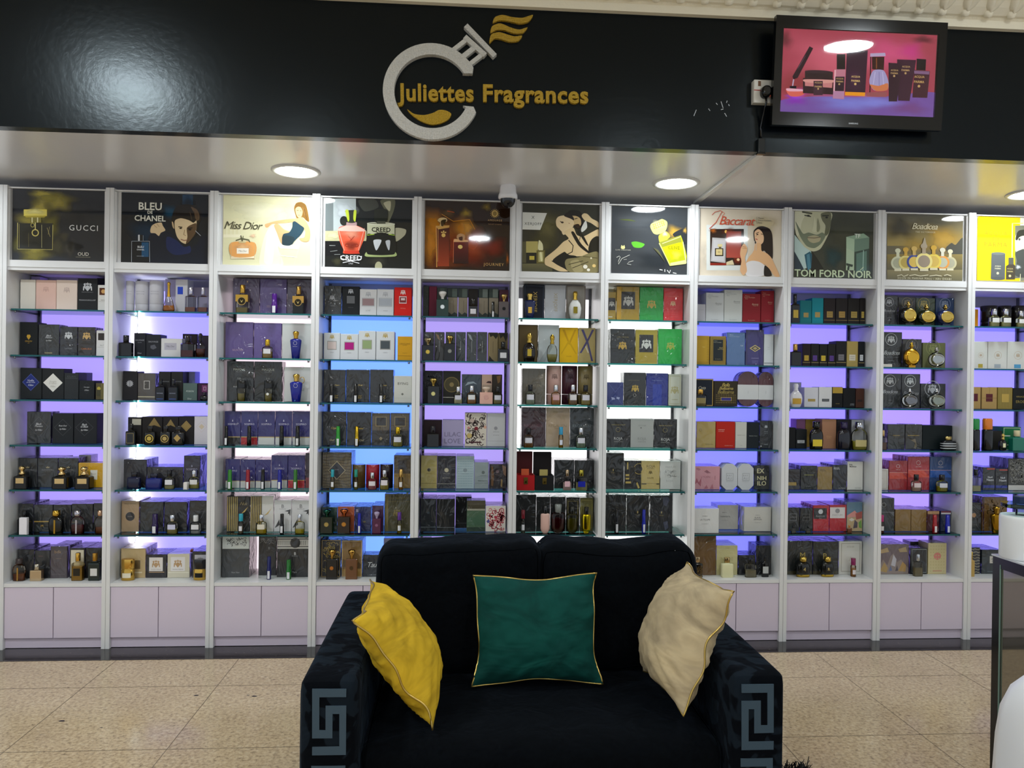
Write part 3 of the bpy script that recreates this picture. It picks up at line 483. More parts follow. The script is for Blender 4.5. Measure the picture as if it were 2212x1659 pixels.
 (4,1,-0.3165,0.1,0.0944,0.1605,0.09,'dc1c12',0,[('r',0.27,0.45,0.72,0.7,'e8d8d8'),('r',0.3,0.48,0.69,0.67,'8a3434'),('r',0.38,0.56,0.62,0.64,'e6d4d4'),('k',0.5,0.84,0.3,'f0d8d4'),('t','VIKING',0.5,0.28,0.3,'f08a80','')],'bright red box'),
 (4,2,-0.6978,0.1,0.0873,0.1448,0.09,'d9dade',0,[('r',0.2,0.36,0.8,0.7,'a8a4a0'),('r',0.24,0.39,0.76,0.67,'dcc8c4'),('k',0.5,0.86,0.28,'c0a868'),('t','CREED',0.5,0.26,0.26,'a0a2a8','')],'white box with pale pink square'),
 (4,2,-0.6043,0.1,0.0957,0.1409,0.09,'d9dade',0,[('r',0.2,0.36,0.8,0.7,'a8a4a0'),('r',0.24,0.39,0.76,0.67,'b41880'),('k',0.5,0.86,0.28,'c0a868'),('t','CREED',0.5,0.26,0.26,'a0a2a8','')],'white box with magenta square'),
 (4,2,-0.5084,0.1,0.0927,0.159,0.09,'d9dade',0,[('r',0.2,0.36,0.8,0.7,'a8a4a0'),('r',0.24,0.39,0.76,0.67,'96a878'),('k',0.5,0.86,0.28,'c0a868'),('t','CREED',0.5,0.26,0.26,'a0a2a8','')],'white box with sage green square'),
 (4,2,-0.4098,0.1,0.0985,0.158,0.09,'d9dade',0,[('r',0.2,0.36,0.8,0.7,'a8a4a0'),('r',0.24,0.39,0.76,0.67,'4c5258'),('k',0.5,0.86,0.28,'c0a868'),('t','CREED',0.5,0.26,0.26,'a0a2a8','')],'white box with dark grey square'),
 (4,2,-0.303,0.1,0.0804,0.1323,0.09,'d49c1c',0,[('t','LENGLING',0.5,0.7,0.7,'8a6414',''),('t','MUNICH',0.5,0.64,0.3,'8a6414',''),('t','WUNDERWIND',0.5,0.3,0.34,'6a4c14',''),('r',0.04,0.18,0.96,0.19,'8a6414')],'mustard yellow box'),
 (4,3,-0.6819,0.1,0.1191,0.1775,0.09,'1d2026',1,[('t','Chypre',0.62,0.53,0.22,'b89a44','i'),('t','Oud',0.6,0.2,0.16,'b89a44','i'),('t','Elixir',0.6,0.14,0.18,'b89a44','i')],'first black box with gold lettering'),
 (4,3,-0.5557,0.1,0.1252,0.1793,0.09,'1d2026',1,[('t','Musk',0.62,0.53,0.22,'b89a44','i'),('t','Oud',0.6,0.2,0.16,'b89a44','i'),('t','Elixir',0.6,0.14,0.18,'b89a44','i')],'second black box with gold lettering'),
 (4,3,-0.4265,0.1,0.1262,0.1811,0.09,'1d2026',1,[('t','Crystal',0.62,0.53,0.22,'b89a44','i'),('t','Oud',0.6,0.2,0.16,'b89a44','i'),('t','Elixir',0.6,0.14,0.18,'b89a44','i')],'third black box with gold lettering'),
 (4,3,-0.3112,0.1,0.0968,0.1485,0.09,'d4d2cb',0,[('t','BYING',0.5,0.72,0.6,'55554f',''),('d',0.48,0.32,0.08,0.05,'77776f'),('r',0,0.17,1,0.175,'b8b6ae')],'cream box with thin black lettering'),
 (4,4,-0.6783,0.1,0.1262,0.1845,0.09,'191c24',1,[('t','Crystal',0.52,0.52,0.34,'c0a448','i'),('t','Oud',0.4,0.16,0.2,'c8b890','i')],'first black box with gold script'),
 (4,4,-0.5461,0.1,0.1312,0.183,0.09,'1a1d25',1,[('t','Amber',0.55,0.52,0.3,'c0a448','i'),('t','Oud',0.62,0.16,0.2,'c8b890','i')],'second black box with gold script'),
 (4,4,-0.4277,0.1,0.0984,0.1787,0.09,'282425',1,[('r',0,0.47,1,1,'4a4136'),('v',0.04,0.96,10,'5e523e',0.5,0.98),('ro',0.2,0.6,0.82,0.9,'8a7a54'),('r',0.24,0.63,0.78,0.87,'211e20'),('d',0.5,0.22,0.1,0.06,'8a7c60')],'first dark box with lattice top'),
 (4,4,-0.325,0.1,0.101,0.1797,0.09,'282425',1,[('r',0,0.47,1,1,'4a4136'),('v',0.04,0.96,10,'5e523e',0.5,0.98),('ro',0.2,0.6,0.82,0.9,'8a7a54'),('r',0.24,0.63,0.78,0.87,'211e20'),('d',0.5,0.22,0.1,0.06,'8a7c60')],'second dark box with lattice top'),
 (4,5,-0.6632,0.1,0.1564,0.1974,0.16,'5c5140',1,[('v',0.02,0.98,16,'72654a'),('hh',12,'4a4032'),('d',0.5,0.5,0.3,0.26,'c8b890'),('d',0.5,0.5,0.285,0.245,'22242e'),('t','OUD',0.5,0.52,0.14,'8a8a94','')],'large bronze lattice box'),
 (4,5,-0.3087,0.1,0.0919,0.1832,0.16,'4e4230',1,[('r',0,0,1,0.45,'8c7038'),('r',0.24,0.58,0.76,0.86,'221f22')],'two tone bronze box'),
 (4,6,-0.6998,0.1,0.0833,0.1343,0.16,'143c34',1,[],'dark green box'),
 (4,6,-0.6108,0.1,0.0898,0.1372,0.16,'a84c20',1,[],'orange brown box'),
 (4,6,-0.5196,0.1,0.0868,0.1362,0.16,'161f54',1,[('r',0.06,0.8,0.2,0.92,'8a84a0'),('d',0.6,0.4,0.12,0.05,'6a6040')],'navy blue box'),
 (4,6,-0.4388,0.1,0.0614,0.1429,0.16,'401244',1,[],'narrow plum box'),
 (4,6,-0.3325,0.1,0.1394,0.2082,0.16,'4a4628',1,[('v',0.02,0.14,3,'8a7a40'),('h',0.02,0.9,2,0.98,0.8,'8a7a40'),('k',0.48,0.5,0.3,'7a6c38'),('co',0.3,0.93,0.08,'8a7a40'),('co',0.5,0.93,0.08,'8a7a40'),('co',0.7,0.93,0.08,'8a7a40')],'tall olive box with gold filigree'),
 (4,7,-0.6893,0.1,0.1042,0.203,0.16,'2c2c36',1,[('ro',0.0,0.0,1,1,'c8a868'),('z',0.05,0.05,0.95,0.97,'b8a058')],'dark box with gold animal print'),
 (4,7,-0.5765,0.1,0.111,0.2001,0.16,'8c6c3c',1,[('ro',0,0,1,1,'d8c090'),('p',[0.03,0.5,0.3,0.42,0.6,0.5,0.97,0.34,0.97,0.22,0.03,0.28],'6a5230'),('r',0.03,0.02,0.97,0.22,'b08840')],'gold box with desert scene'),
 (4,7,-0.4487,0.1,0.1366,0.12,0.097,'1f2733',1,[('t','Tauer',0.5,0.56,0.6,'c0c4c8','i'),('t','L AIR DES ALPES',0.5,0.08,0.6,'8a8e94','')],'slate box with white signature'),
 (4,7,-0.3603,0.2,0.1084,0.1902,0.08,'b6b8de',1,[],'pale box behind the slate box'),
 (5,1,-0.1915,0.1,0.031,0.1705,0.09,'40433f',0,[('z',0.0,0.0,1,1,'5a5e58')],'narrow grey patterned box'),
 (5,1,-0.1529,0.1,0.0416,0.1703,0.09,'701c38',0,[],'narrow wine red box'),
 (5,1,-0.1028,0.1,0.055,0.165,0.09,'3e4642',0,[('r',0.3,0.75,0.75,0.98,'4c5652')],'dark green box'),
 (5,1,-0.045,0.1,0.056,0.1637,0.09,'3a4440',0,[('r',0,0.02,1,0.68,'8e8472'),('p',[0,0.02,1,0.02,1,0.12,0.7,0.18,0.4,0.1,0,0.2],'3c4440'),('l',0.58,0.18,0.58,0.58,'5a5248'),('r',0.45,0.7,0.95,0.98,'56625c')],'first green box with beige lower half'),
 (5,1,0.0121,0.1,0.0527,0.1639,0.09,'3a4440',0,[('r',0,0.02,1,0.68,'8e8472'),('p',[0,0.02,1,0.02,1,0.12,0.7,0.18,0.4,0.1,0,0.2],'3c4440'),('l',0.58,0.18,0.58,0.58,'5a5248'),('r',0.4,0.7,0.95,0.98,'56625c')],'second green box with beige lower half'),
 (5,1,0.0687,0.1,0.0538,0.1611,0.09,'241d17',0,[],'black brown box'),
 (5,1,0.125,0.1,0.0534,0.1648,0.09,'3a4440',0,[('r',0,0.02,1,0.68,'8e8472'),('p',[0,0.02,1,0.02,1,0.12,0.7,0.18,0.4,0.1,0,0.2],'3c4440'),('l',0.58,0.18,0.58,0.58,'5a5248'),('r',0.4,0.7,0.95,0.98,'6a746e')],'third green box with beige lower half'),
 (5,1,0.1812,0.1,0.0545,0.166,0.09,'3a4440',0,[('r',0,0.02,1,0.68,'8e8472'),('p',[0,0.02,1,0.02,1,0.12,0.7,0.18,0.4,0.1,0,0.2],'3c4440'),('l',0.58,0.18,0.58,0.58,'5a5248'),('r',0.4,0.7,0.95,0.98,'6a746e')],'fourth green box with beige lower half'),
 (5,1,0.2373,0.1,0.052,0.1598,0.09,'3a2830',0,[('r',0,0.5,1,1,'4a2030')],'dark maroon box'),
 (5,2,-0.1691,0.1,0.0514,0.1585,0.09,'2b2f31',1,[('l',0.5,0.3,0.5,0.7,'a8aaac'),('p',[0.1,0.95,0.4,0.9,0.6,0.7,0.3,0.78],'55585a')],'first narrow black box'),
 (5,2,-0.1144,0.1,0.0544,0.1594,0.09,'2e2c2a',1,[('l',0.5,0.3,0.5,0.7,'a8aaac'),('p',[0.1,0.95,0.4,0.9,0.6,0.7,0.3,0.78],'8a6a44')],'second narrow black box'),
 (5,2,-0.0537,0.1,0.0536,0.1605,0.09,'282e31',1,[('l',0.5,0.3,0.5,0.7,'a8aaac'),('p',[0.1,0.95,0.4,0.9,0.6,0.7,0.3,0.78],'3c4a50')],'third narrow black box'),
 (5,2,0.0027,0.1,0.0547,0.1614,0.09,'26333a',1,[('l',0.5,0.3,0.5,0.7,'a8aaac'),('p',[0.1,0.95,0.4,0.9,0.6,0.7,0.3,0.78],'44545c')],'fourth narrow black box'),
 (5,2,0.0632,0.1,0.0568,0.1625,0.09,'283033',1,[('l',0.5,0.3,0.5,0.7,'a8aaac'),('p',[0.1,0.95,0.4,0.9,0.6,0.7,0.3,0.78],'8a9498')],'fifth narrow black box'),
 (5,2,0.1213,0.1,0.0549,0.1635,0.09,'1e272b',1,[('l',0.5,0.3,0.5,0.7,'a8aaac'),('p',[0.1,0.95,0.4,0.9,0.6,0.7,0.3,0.78],'2c383c')],'sixth narrow black box'),
 (5,2,0.1813,0.1,0.0535,0.162,0.09,'8e7e5c',0,[('p',[0,1,0.2,0.85,0.5,0.9,0.8,0.78,1,0.88,1,1],'2a2620'),('p',[0,0,0.1,0.2,0.4,0.08,0.7,0],'2a2620'),('l',0.5,0.3,0.5,0.7,'5a5040')],'gold box with black marble print'),
 (5,2,0.2368,0.1,0.053,0.1615,0.09,'6a5c3c',0,[('p',[0,1,0.2,0.8,0.5,0.9,0.8,0.7,1,0.88,1,1],'1e1c18')],'gold black marble box behind bottle'),
 (5,3,-0.1462,0.1,0.1017,0.179,0.09,'2b2b31',0,[('z',0.02,0.2,0.98,0.98,'44454c')],'dark box with grey floral print'),
 (5,3,-0.0442,0.1,0.0976,0.1794,0.09,'302f2b',0,[('c',0.5,0.58,0.46,'5a5034'),('c',0.5,0.58,0.4,'4a442e'),('co',0.5,0.58,0.44,'7a6c44'),('c',0.5,0.58,0.13,'8a7a50'),('r',0.0,0.17,1,0.19,'c8c4bc')],'dark box with bronze shield'),
 (5,3,0.0652,0.1,0.1084,0.162,0.09,'1e3444',1,[('p',[0.15,0.6,0.3,0.74,0.6,0.76,0.8,0.66,0.6,0.7,0.35,0.66],'8a9aa4')],'dark blue box with white brush stroke'),
 (5,3,0.1501,0.1,0.0569,0.1621,0.09,'c2a491',0,[('r',0,0,1,0.65,'a89482'),('p',[0.4,0.72,0.98,0.7,0.9,0.78,0.6,0.78],'3a2428')],'pink beige box with dark swirl'),
 (5,3,0.2076,0.1,0.0535,0.1629,0.09,'3a322a',0,[('p',[0.4,0.95,0.9,0.98,0.8,0.75,0.55,0.7],'7a5c38')],'dark brown box'),
 (5,4,-0.147,0.1,0.1017,0.1431,0.09,'2c161e',0,[],'dark wine box'),
 (5,4,-0.0339,0.1,0.1189,0.1451,0.09,'a8a0c4',0,[('t','LILAC',0.48,0.46,0.76,'77708e',''),('t','LOVE',0.48,0.2,0.76,'77708e','')],'lilac box with large lettering'),
 (5,4,0.0916,0.1,0.1199,0.185,0.09,'d8cfc0',0,[('z',0.0,0.0,1,1,'38242a'),('c',0.52,0.54,0.09,'7a2430'),('r',0.22,0.1,0.76,0.14,'4a2028'),('c',0.16,0.56,0.06,'c88a80'),('c',0.94,0.58,0.07,'d8a890'),('c',0.2,0.32,0.12,'c8b070'),('c',0.32,0.78,0.1,'c8b4a8')],'box with colourful paisley print'),
 (5,4,0.204,0.1,0.1004,0.1852,0.09,'c6c6c8',1,[('s',0.48,0.55,0.12,'9a9aa0'),('t','AMOUAGE',0.5,0.44,0.34,'8a8a90',''),('t','HONOUR',0.5,0.34,0.34,'9a9a9e',''),('r',0,0.16,1,0.165,'8a8a90')],'silver grey box'),
 (5,5,-0.1631,0.1,0.0879,0.1825,0.16,'a89a5c',1,[('s',0.5,0.57,0.13,'2c2618'),('t','AMOUAGE',0.5,0.46,0.36,'7a6c38',''),('t','GOLD',0.5,0.37,0.14,'7a6c38',''),('r',0,0.15,1,0.16,'7a6c38')],'gold box with dark flower disc'),
 (5,5,-0.0666,0.1,0.1015,0.1806,0.16,'2e2c35',1,[('s',0.5,0.57,0.14,'c0b89c'),('t','AMOUAGE',0.5,0.46,0.36,'9a968c',''),('t','BELOVED',0.5,0.33,0.42,'9a968c',''),('r',0,0.14,1,0.15,'b0aca0')],'dark grey box with silver flower disc'),
 (5,5,0.0359,0.1,0.0989,0.1803,0.16,'a2b6bc',1,[('dots',9,12,'7c949c'),('s',0.5,0.57,0.13,'7a8a90'),('t','AMOUAGE',0.5,0.46,0.36,'7c8c92','')],'pale blue patterned box'),
 (5,5,0.1265,0.1,0.0783,0.147,0.16,'8c9799',1,[('s',0.62,0.62,0.14,'55605f'),('t','AMOUAGE',0.62,0.5,0.4,'5c6866',''),('t','PORTRAYAL',0.6,0.3,0.7,'4c5856',''),('r',0,0.2,1,0.21,'6a7674')],'short grey green box'),
 (5,5,0.2164,0.1,0.0938,0.1375,0.16,'2b2026',1,[('p',[0.1,0.95,0.2,0.9,0.28,0.5,0.22,0.1,0.1,0.12],'6a4a2c'),('p',[0.75,0.98,1,0.9,1,0.5,0.85,0.6],'7a5a44'),('p',[0.7,0.4,0.8,0.36,0.78,0.05,0.68,0.1],'8a7044'),('s',0.48,0.7,0.12,'6a5458'),('t','AMOUAGE',0.48,0.58,0.32,'8a7470',''),('t','JOURNEY',0.48,0.34,0.3,'7a6460','')],'dark box with bronze streaks'),
 (5,6,-0.1636,0.1,0.0868,0.1817,0.16,'18212a',1,[('s',0.5,0.58,0.1,'3c4850'),('r',0,0.13,1,0.14,'8a98a4')],'first black box with thin silver line'),
 (5,6,-0.0684,0.1,0.1001,0.1804,0.16,'161819',1,[('s',0.5,0.55,0.1,'2c3030'),('t','AMOUAGE',0.5,0.42,0.34,'2e3232',''),('r',0,0.12,1,0.13,'7a8288')],'second black box with thin silver line'),
 (5,6,0.0302,0.2,0.0906,0.1784,0.085,'15161c',1,[('s',0.45,0.6,0.12,'30343a'),('r',0,0.15,1,0.16,'8a8e94')],'tall black box at the back'),
 (5,6,0.0992,0.1,0.1026,0.1723,0.097,'4a644c',1,[('r',0,0.86,1,1,'5c5444'),('r',0,0.74,1,0.86,'46402e'),('r',0,0.68,1,0.74,'9a9888'),('p',[0,0.5,0.4,0.45,0.8,0.6,1,0.55,1,0.2,0,0.2],'42614a'),('r',0,0,1,0.14,'25382c')],'green landscape box'),
 (5,6,0.2079,0.1,0.1108,0.1426,0.16,'e4dcd2',1,[('z',0.0,0.0,1,1,'c02840'),('c',0.5,0.56,0.08,'b83048'),('r',0.35,0.42,0.65,0.45,'b02838'),('p',[0.02,0.4,0.14,0.5,0.2,0.38,0.1,0.32],'5a5490')],'red and white paisley box'),
 (5,7,-0.1769,0.1,0.0601,0.2007,0.1,'c9c0d8',1,[],'pale box behind sofa back'),
 (5,7,-0.008,0.1,0.0686,0.2019,0.1,'cfc6dc',1,[],'second pale box behind sofa back'),
 (6,1,0.4058,0.1,0.1136,0.191,0.09,'1a2030',0,[('ro',0.02,0.02,0.98,0.98,'3c4454'),('tv','XERJOFF',0.56,0.5,0.6,'d0b460')],'navy box with gold sideways lettering'),
 (6,1,0.5242,0.1,0.1165,0.191,0.09,'b4b8be',1,[('tv','XERJOFF',0.52,0.5,0.56,'a89a78')],'silver grey box with gold lettering'),
 (6,1,0.6402,0.1,0.1089,0.191,0.09,'8b857a',1,[('ro',0.01,0.01,0.99,0.99,'5a4434'),('tv','XERJOFF',0.5,0.6,0.5,'7a6a44')],'taupe box behind pear bottle'),
 (6,2,0.3752,0.1,0.1084,0.2087,0.09,'6a5834',0,[('ro',0,0,1,1,'2c2418')],'bronze box'),
 (6,2,0.4902,0.1,0.1159,0.2088,0.09,'b6bec0',1,[('p',[0,0,0.6,0.5,0.7,0.42,0.3,0],'98a0a2')],'pale silver box'),
 (6,2,0.6034,0.1,0.1027,0.1967,0.09,'e4b40c',0,[('p',[0.12,0.95,0.26,0.95,0.52,0.6,0.8,0.95,0.9,0.95,0.56,0.52,0.5,0.52],'c8980a'),('p',[0.05,0.25,0.45,0.62,0.55,0.62,0.95,0.25,0.88,0.25,0.5,0.56,0.12,0.25],'d2a40a'),('t','SOLEIL',0.52,0.18,0.3,'b08a10','')],'bright yellow box with crossed ribbons'),
 (6,2,0.7054,0.1,0.0927,0.1961,0.09,'b09c54',1,[('p',[0.12,0.96,0.28,0.96,0.52,0.68,0.8,0.96,0.94,0.96,0.58,0.62,0.9,0.05,0.78,0.05,0.5,0.55,0.16,0.28,0.04,0.28,0.44,0.62],'281c66'),('p',[0.38,0.46,0.44,0.5,0.62,0.3,0.56,0.28],'d8d0b0')],'gold box with purple cross'),
 (6,3,0.4103,0.1,0.1307,0.1991,0.09,'5a5345',1,[('t','REGALIEN',0.5,0.52,0.66,'8a806a',''),('t','PARIS',0.5,0.46,0.24,'7a705c',''),('p',[0.7,0.8,1,0.9,1,0.5,0.85,0.55],'6e6656')],'olive brown wrapped box'),
 (6,4,0.4125,0.1,0.1332,0.22,0.09,'3e1c26',1,[('t','REGALIEN',0.48,0.54,0.78,'6e4650',''),('t','PARIS',0.48,0.47,0.24,'6e4650',''),('t','KHALIDAH',0.5,0.9,0.4,'6e4650','')],'wine red box with pressed lettering'),
 (6,4,0.548,0.1,0.1313,0.22,0.09,'a89276',1,[('t','REGALIEN',0.48,0.54,0.78,'8a7656',''),('t','PARIS',0.48,0.47,0.24,'8a7656',''),('t','KHALIDAH',0.5,0.9,0.4,'8a7656','')],'tan box with pressed lettering'),
 (6,4,0.6837,0.1,0.1334,0.22,0.09,'1e2b31',1,[('t','REGALIEN',0.48,0.54,0.78,'5c686c',''),('t','PARIS',0.48,0.47,0.24,'5c686c',''),('t','KHALIDAH',0.5,0.9,0.4,'5c686c','')],'dark teal box with pressed lettering'),
 (6,5,0.589,0.12,0.1108,0.1599,0.16,'1a1e20',1,[],'first black box beyond the open boxes'),
 (6,5,0.6995,0.12,0.1046,0.1591,0.16,'1a1e20',1,[],'second black box beyond the open boxes'),
 (6,6,0.3748,0.09,0.1113,0.2058,0.16,'15181b',1,[],'tall black box at the end'),
 (6,6,0.4716,0.1,0.0757,0.1931,0.16,'1b1f20',1,[('r',0.0,0.5,1,0.52,'2c3234')],'first short black box'),
 (6,6,0.5545,0.1,0.0844,0.1933,0.16,'1b1f20',1,[],'second short black box'),
 (6,6,0.6376,0.1,0.0751,0.191,0.16,'1d1b15',1,[('ro',0.06,0.2,0.94,0.94,'6a6234'),('ro',0.12,0.5,0.88,0.9,'8a7c44')],'black box with gold frame'),
 (6,6,0.7154,0.1,0.0728,0.1886,0.16,'6a6530',1,[('ro',0.06,0.1,0.94,0.94,'a89c50')],'olive gold box with frame'),
 (7,1,0.8423,0.1,0.0469,0.1594,0.09,'a88a24',1,[('r',0.05,0.36,0.95,0.8,'1a1a1c'),('k',0.5,0.58,0.7,'c8c8c0'),('r',0.1,0.1,0.6,0.14,'d8d4b8')],'narrow gold box with black crest label'),
 (7,1,0.9335,0.1,0.1292,0.191,0.09,'a6881e',1,[('r',0.2,0.34,0.82,0.86,'191b1e'),('k',0.52,0.58,0.46,'bcbcb6'),('r',0,0,0.2,1,'c89a1c')],'gold box with black crest plaque'),
 (7,1,1.0681,0.1,0.1333,0.191,0.09,'0f9a3a',1,[('k',0.5,0.5,0.38,'b8a448'),('t','CLIVE CHRISTIAN',0.5,0.78,0.5,'50a860',''),('t','I WOODY FLORAL',0.5,0.2,0.4,'2aa850','')],'bright green box with gold crest'),
 (7,1,1.1921,0.1,0.109,0.1876,0.09,'d0242a',1,[('k',0.48,0.54,0.28,'d8b080'),('t','CLIVE CHRISTIAN',0.5,0.76,0.56,'e89080',''),('t','1872  1881',0.48,0.38,0.28,'e0a090',''),('h',0.25,0.28,3,0.75,0.14,'dc5450')],'bright red box with crown'),
 (7,2,0.9065,0.1,0.1376,0.1942,0.09,'1d2326',1,[('k',0.5,0.52,0.34,'c0983c'),('t','CLIVE CHRISTIAN',0.5,0.77,0.5,'8a7a48',''),('h',0.4,0.26,4,0.75,0.14,'3c4244')],'black box with gold crest'),
 (7,2,1.042,0.1,0.1247,0.1916,0.09,'a08c24',1,[('r',0.16,0.34,0.82,0.86,'14161a'),('k',0.5,0.58,0.46,'c4c4be'),('r',0,0,1,0.02,'d0b83c')],'gold box with black crest plaque'),
 (7,2,1.1763,0.1,0.1343,0.1989,0.09,'0fa03c',1,[('k',0.52,0.52,0.34,'9aa83c'),('t','CLIVE CHRISTIAN',0.5,0.77,0.5,'50b060','')],'bright green box with gold crest'),
 (7,3,0.8682,0.1,0.0917,0.1282,0.09,'1e2e74',1,[('p',[0,1,0.5,0.55,1,1,0.95,1,0.5,0.6,0.05,1],'3c4a8c'),('p',[0,0,0.5,0.45,1,0,0.95,0,0.5,0.4,0.05,0],'3c4a8c'),('p',[0.25,0.35,0.45,0.32,0.5,0.25,0.3,0.22],'a0a8d0'),('p',[0.6,0.36,0.8,0.34,0.75,0.24,0.58,0.28],'a0a8d0')],'square blue box in folded film'),
 (7,3,0.9787,0.1,0.1235,0.1838,0.09,'1e2224',1,[('k',0.52,0.52,0.34,'b8983c'),('t','CLIVE CHRISTIAN',0.45,0.77,0.5,'6a6448',''),('co',0.5,0.31,0.07,'c0c0bc')],'black box with gold crest'),
 (7,3,1.1058,0.1,0.124,0.182,0.09,'14247e',1,[('r',0.3,0,0.72,0.66,'1c349a'),('t','CLIVE CHRISTIAN',0.5,0.78,0.5,'7a88c0','')],'royal blue box'),
 (7,3,1.2077,0.1,0.0721,0.1784,0.09,'c8c9b9',0,[('ro',0.07,0.05,0.93,0.95,'b0aa80'),('k',0.48,0.5,0.66,'b4ac80'),('h',0.25,0.2,2,0.75,0.18,'b0aa80')],'cream box with gold line ornament'),
 (7,4,0.8893,0.1,0.1321,0.1599,0.09,'1a1c1f',1,[('t','PARFUM DE LA NUIT',0.5,0.8,0.6,'a8985c',''),('co',0.48,0.63,0.1,'a8985c'),('t','ROJA',0.5,0.31,0.38,'c0c0bc',''),('t','PARFUMS',0.5,0.2,0.38,'8a8a86','')],'first black box with wrapped shine'),
 (7,4,1.0235,0.1,0.1307,0.1596,0.09,'a8aaa7',0,[('t','VETIVER',0.5,0.78,0.36,'8c8e8a',''),('d',0.45,0.7,0.04,0.03,'6a6c68'),('t','ROJA',0.5,0.31,0.38,'8c8e8a',''),('t','PARFUMS',0.5,0.2,0.34,'8c8e8a','')],'grey box with faint lettering'),
 (7,4,1.1573,0.1,0.1312,0.1609,0.09,'1a1c1f',1,[('t','PARFUM DE LA NUIT',0.5,0.78,0.6,'a8985c',''),('co',0.48,0.62,0.1,'a8985c'),('t','ROJA',0.5,0.29,0.38,'c0c0bc',''),('t','PARFUMS',0.5,0.18,0.38,'8a8a86','')],'second black box with wrapped shine'),
 (7,5,0.8695,0.1,0.1067,0.2028,0.16,'141819',1,[('r',0.41,0.5,0.46,0.56,'a8945c'),('t','ROJA',0.43,0.46,0.2,'8a7c50','')],'tall black box with small gold mark'),
 (7,5,0.9732,0.1,0.0935,0.1606,0.16,'1b1b19',1,[('r',0.14,0.7,0.22,0.95,'b8a054'),('r',0.06,0.46,0.28,0.53,'b8a054'),('r',0.06,0.34,0.28,0.4,'b8a054'),('r',0.06,0.2,0.4,0.27,'b8a054'),('co',0.9,0.72,0.34,'b8a054'),('c',0.9,0.72,0.2,'1b1b19'),('ro',0.28,0.36,0.66,0.8,'5a5238'),('r',0.3,0.38,0.64,0.78,'161614'),('p',[0.8,0.25,0.95,0.05,0.85,0.02,0.72,0.2],'b8a054')],'black box with gold shapes'),
 (7,5,1.0744,0.1,0.1044,0.1596,0.16,'bca868',1,[('t','ROJA',0.52,0.82,0.48,'6a5c30',''),('t','PARFUMS',0.52,0.73,0.4,'8a7a48',''),('k',0.5,0.6,0.2,'6a5c30'),('t','HAUTE',0.5,0.4,0.36,'6a5c30',''),('r',0,0.17,0.28,0.21,'1c1a14'),('r',0.84,0.17,1,0.21,'1c1a14'),('r',0,0.2,1,0.21,'8a7a48')],'gold box with black hinges'),
 (7,5,1.189,0.1,0.1152,0.1583,0.16,'c9cbc6',1,[('t','ROJA',0.46,0.3,0.36,'aeb0ac',''),('t','PARFUM',0.5,0.8,0.5,'b0b2ae',''),('z',0.15,0.35,0.85,0.72,'bcbeba')],'white box with embossed pattern'),
 (7,6,0.8788,0.1,0.1192,0.2066,0.16,'111517',1,[],'first black box'),
 (7,6,1.005,0.1,0.1256,0.2039,0.16,'111517',1,[('r',0.47,0.5,0.52,0.57,'a8945c'),('t','ROJA',0.5,0.46,0.16,'8a7c50','')],'second black box'),
 (7,6,1.138,0.1,0.1247,0.2023,0.16,'1d2027',1,[('r',0.5,0.5,0.54,0.56,'a8945c'),('t','ROJA',0.52,0.45,0.18,'8a7c50',''),('p',[0.56,0.95,0.8,0.98,0.9,0.9,0.75,0.7,0.6,0.75],'42465a'),('p',[0.6,0.25,0.8,0.3,0.85,0.1,0.7,0.03],'3c4054')],'third black box in creased film'),
 (8,1,1.3512,0.1,0.0527,0.1016,0.09,'c0bfc6',0,[('t','KURKDJIAN',0.5,0.7,0.6,'aaa8b2','')],'small white box at the end'),
 (8,1,1.3875,0.2,0.0561,0.1646,0.08,'9a98b0',0,[],'lilac grey box at the back'),
 (8,1,1.4311,0.1,0.1025,0.1676,0.09,'cdd0d1',0,[('t','Maison',0.24,0.93,0.24,'9a9c9e',''),('t','Francis Kurkdjian',0.38,0.88,0.6,'9a9c9e',''),('t','Paris',0.2,0.83,0.14,'9a9c9e',''),('t','Baccarat',0.7,0.65,0.38,'9a9c9e','i'),('t','Rouge 540',0.72,0.6,0.3,'9a9c9e',''),('t','Eau de parfum',0.5,0.09,0.4,'9a9c9e','')],'shorter white box with small lettering'),
 (8,1,1.5367,0.1,0.1043,0.1862,0.09,'cdd0cd',0,[('t','Maison',0.24,0.93,0.24,'9a9c9e',''),('t','Francis Kurkdjian',0.38,0.88,0.6,'9a9c9e',''),('t','Paris',0.2,0.83,0.14,'9a9c9e',''),('t','Baccarat',0.7,0.65,0.38,'9a9c9e','i'),('t','Rouge 540',0.72,0.6,0.3,'9a9c9e',''),('t','Eau de parfum',0.5,0.09,0.4,'9a9c9e','')],'taller white box with small lettering'),
 (8,1,1.6432,0.1,0.1037,0.166,0.09,'8a1c25',0,[('t','Maison',0.24,0.93,0.24,'d0a890',''),('t','Francis Kurkdjian',0.38,0.88,0.6,'d0a890',''),('t','Paris',0.2,0.83,0.14,'d0a890',''),('t','Baccarat',0.7,0.65,0.38,'d0a890','i'),('t','Rouge 540',0.72,0.6,0.3,'d0a890',''),('t','Eau de parfum',0.5,0.09,0.4,'d0a890','')],'shorter red box with small lettering'),
 (8,1,1.7355,0.1,0.0744,0.1857,0.09,'8c1c27',0,[('t','Maison',0.24,0.93,0.24,'d0a890',''),('t','Francis Kurkdjian',0.38,0.88,0.6,'d0a890',''),('t','Paris',0.2,0.83,0.14,'d0a890',''),('t','Baccarat',0.7,0.65,0.38,'d0a890','i'),('t','Rouge 540',0.72,0.6,0.3,'d0a890',''),('t','Eau de parfum',0.5,0.09,0.4,'d0a890','')],'taller red box with small lettering'),
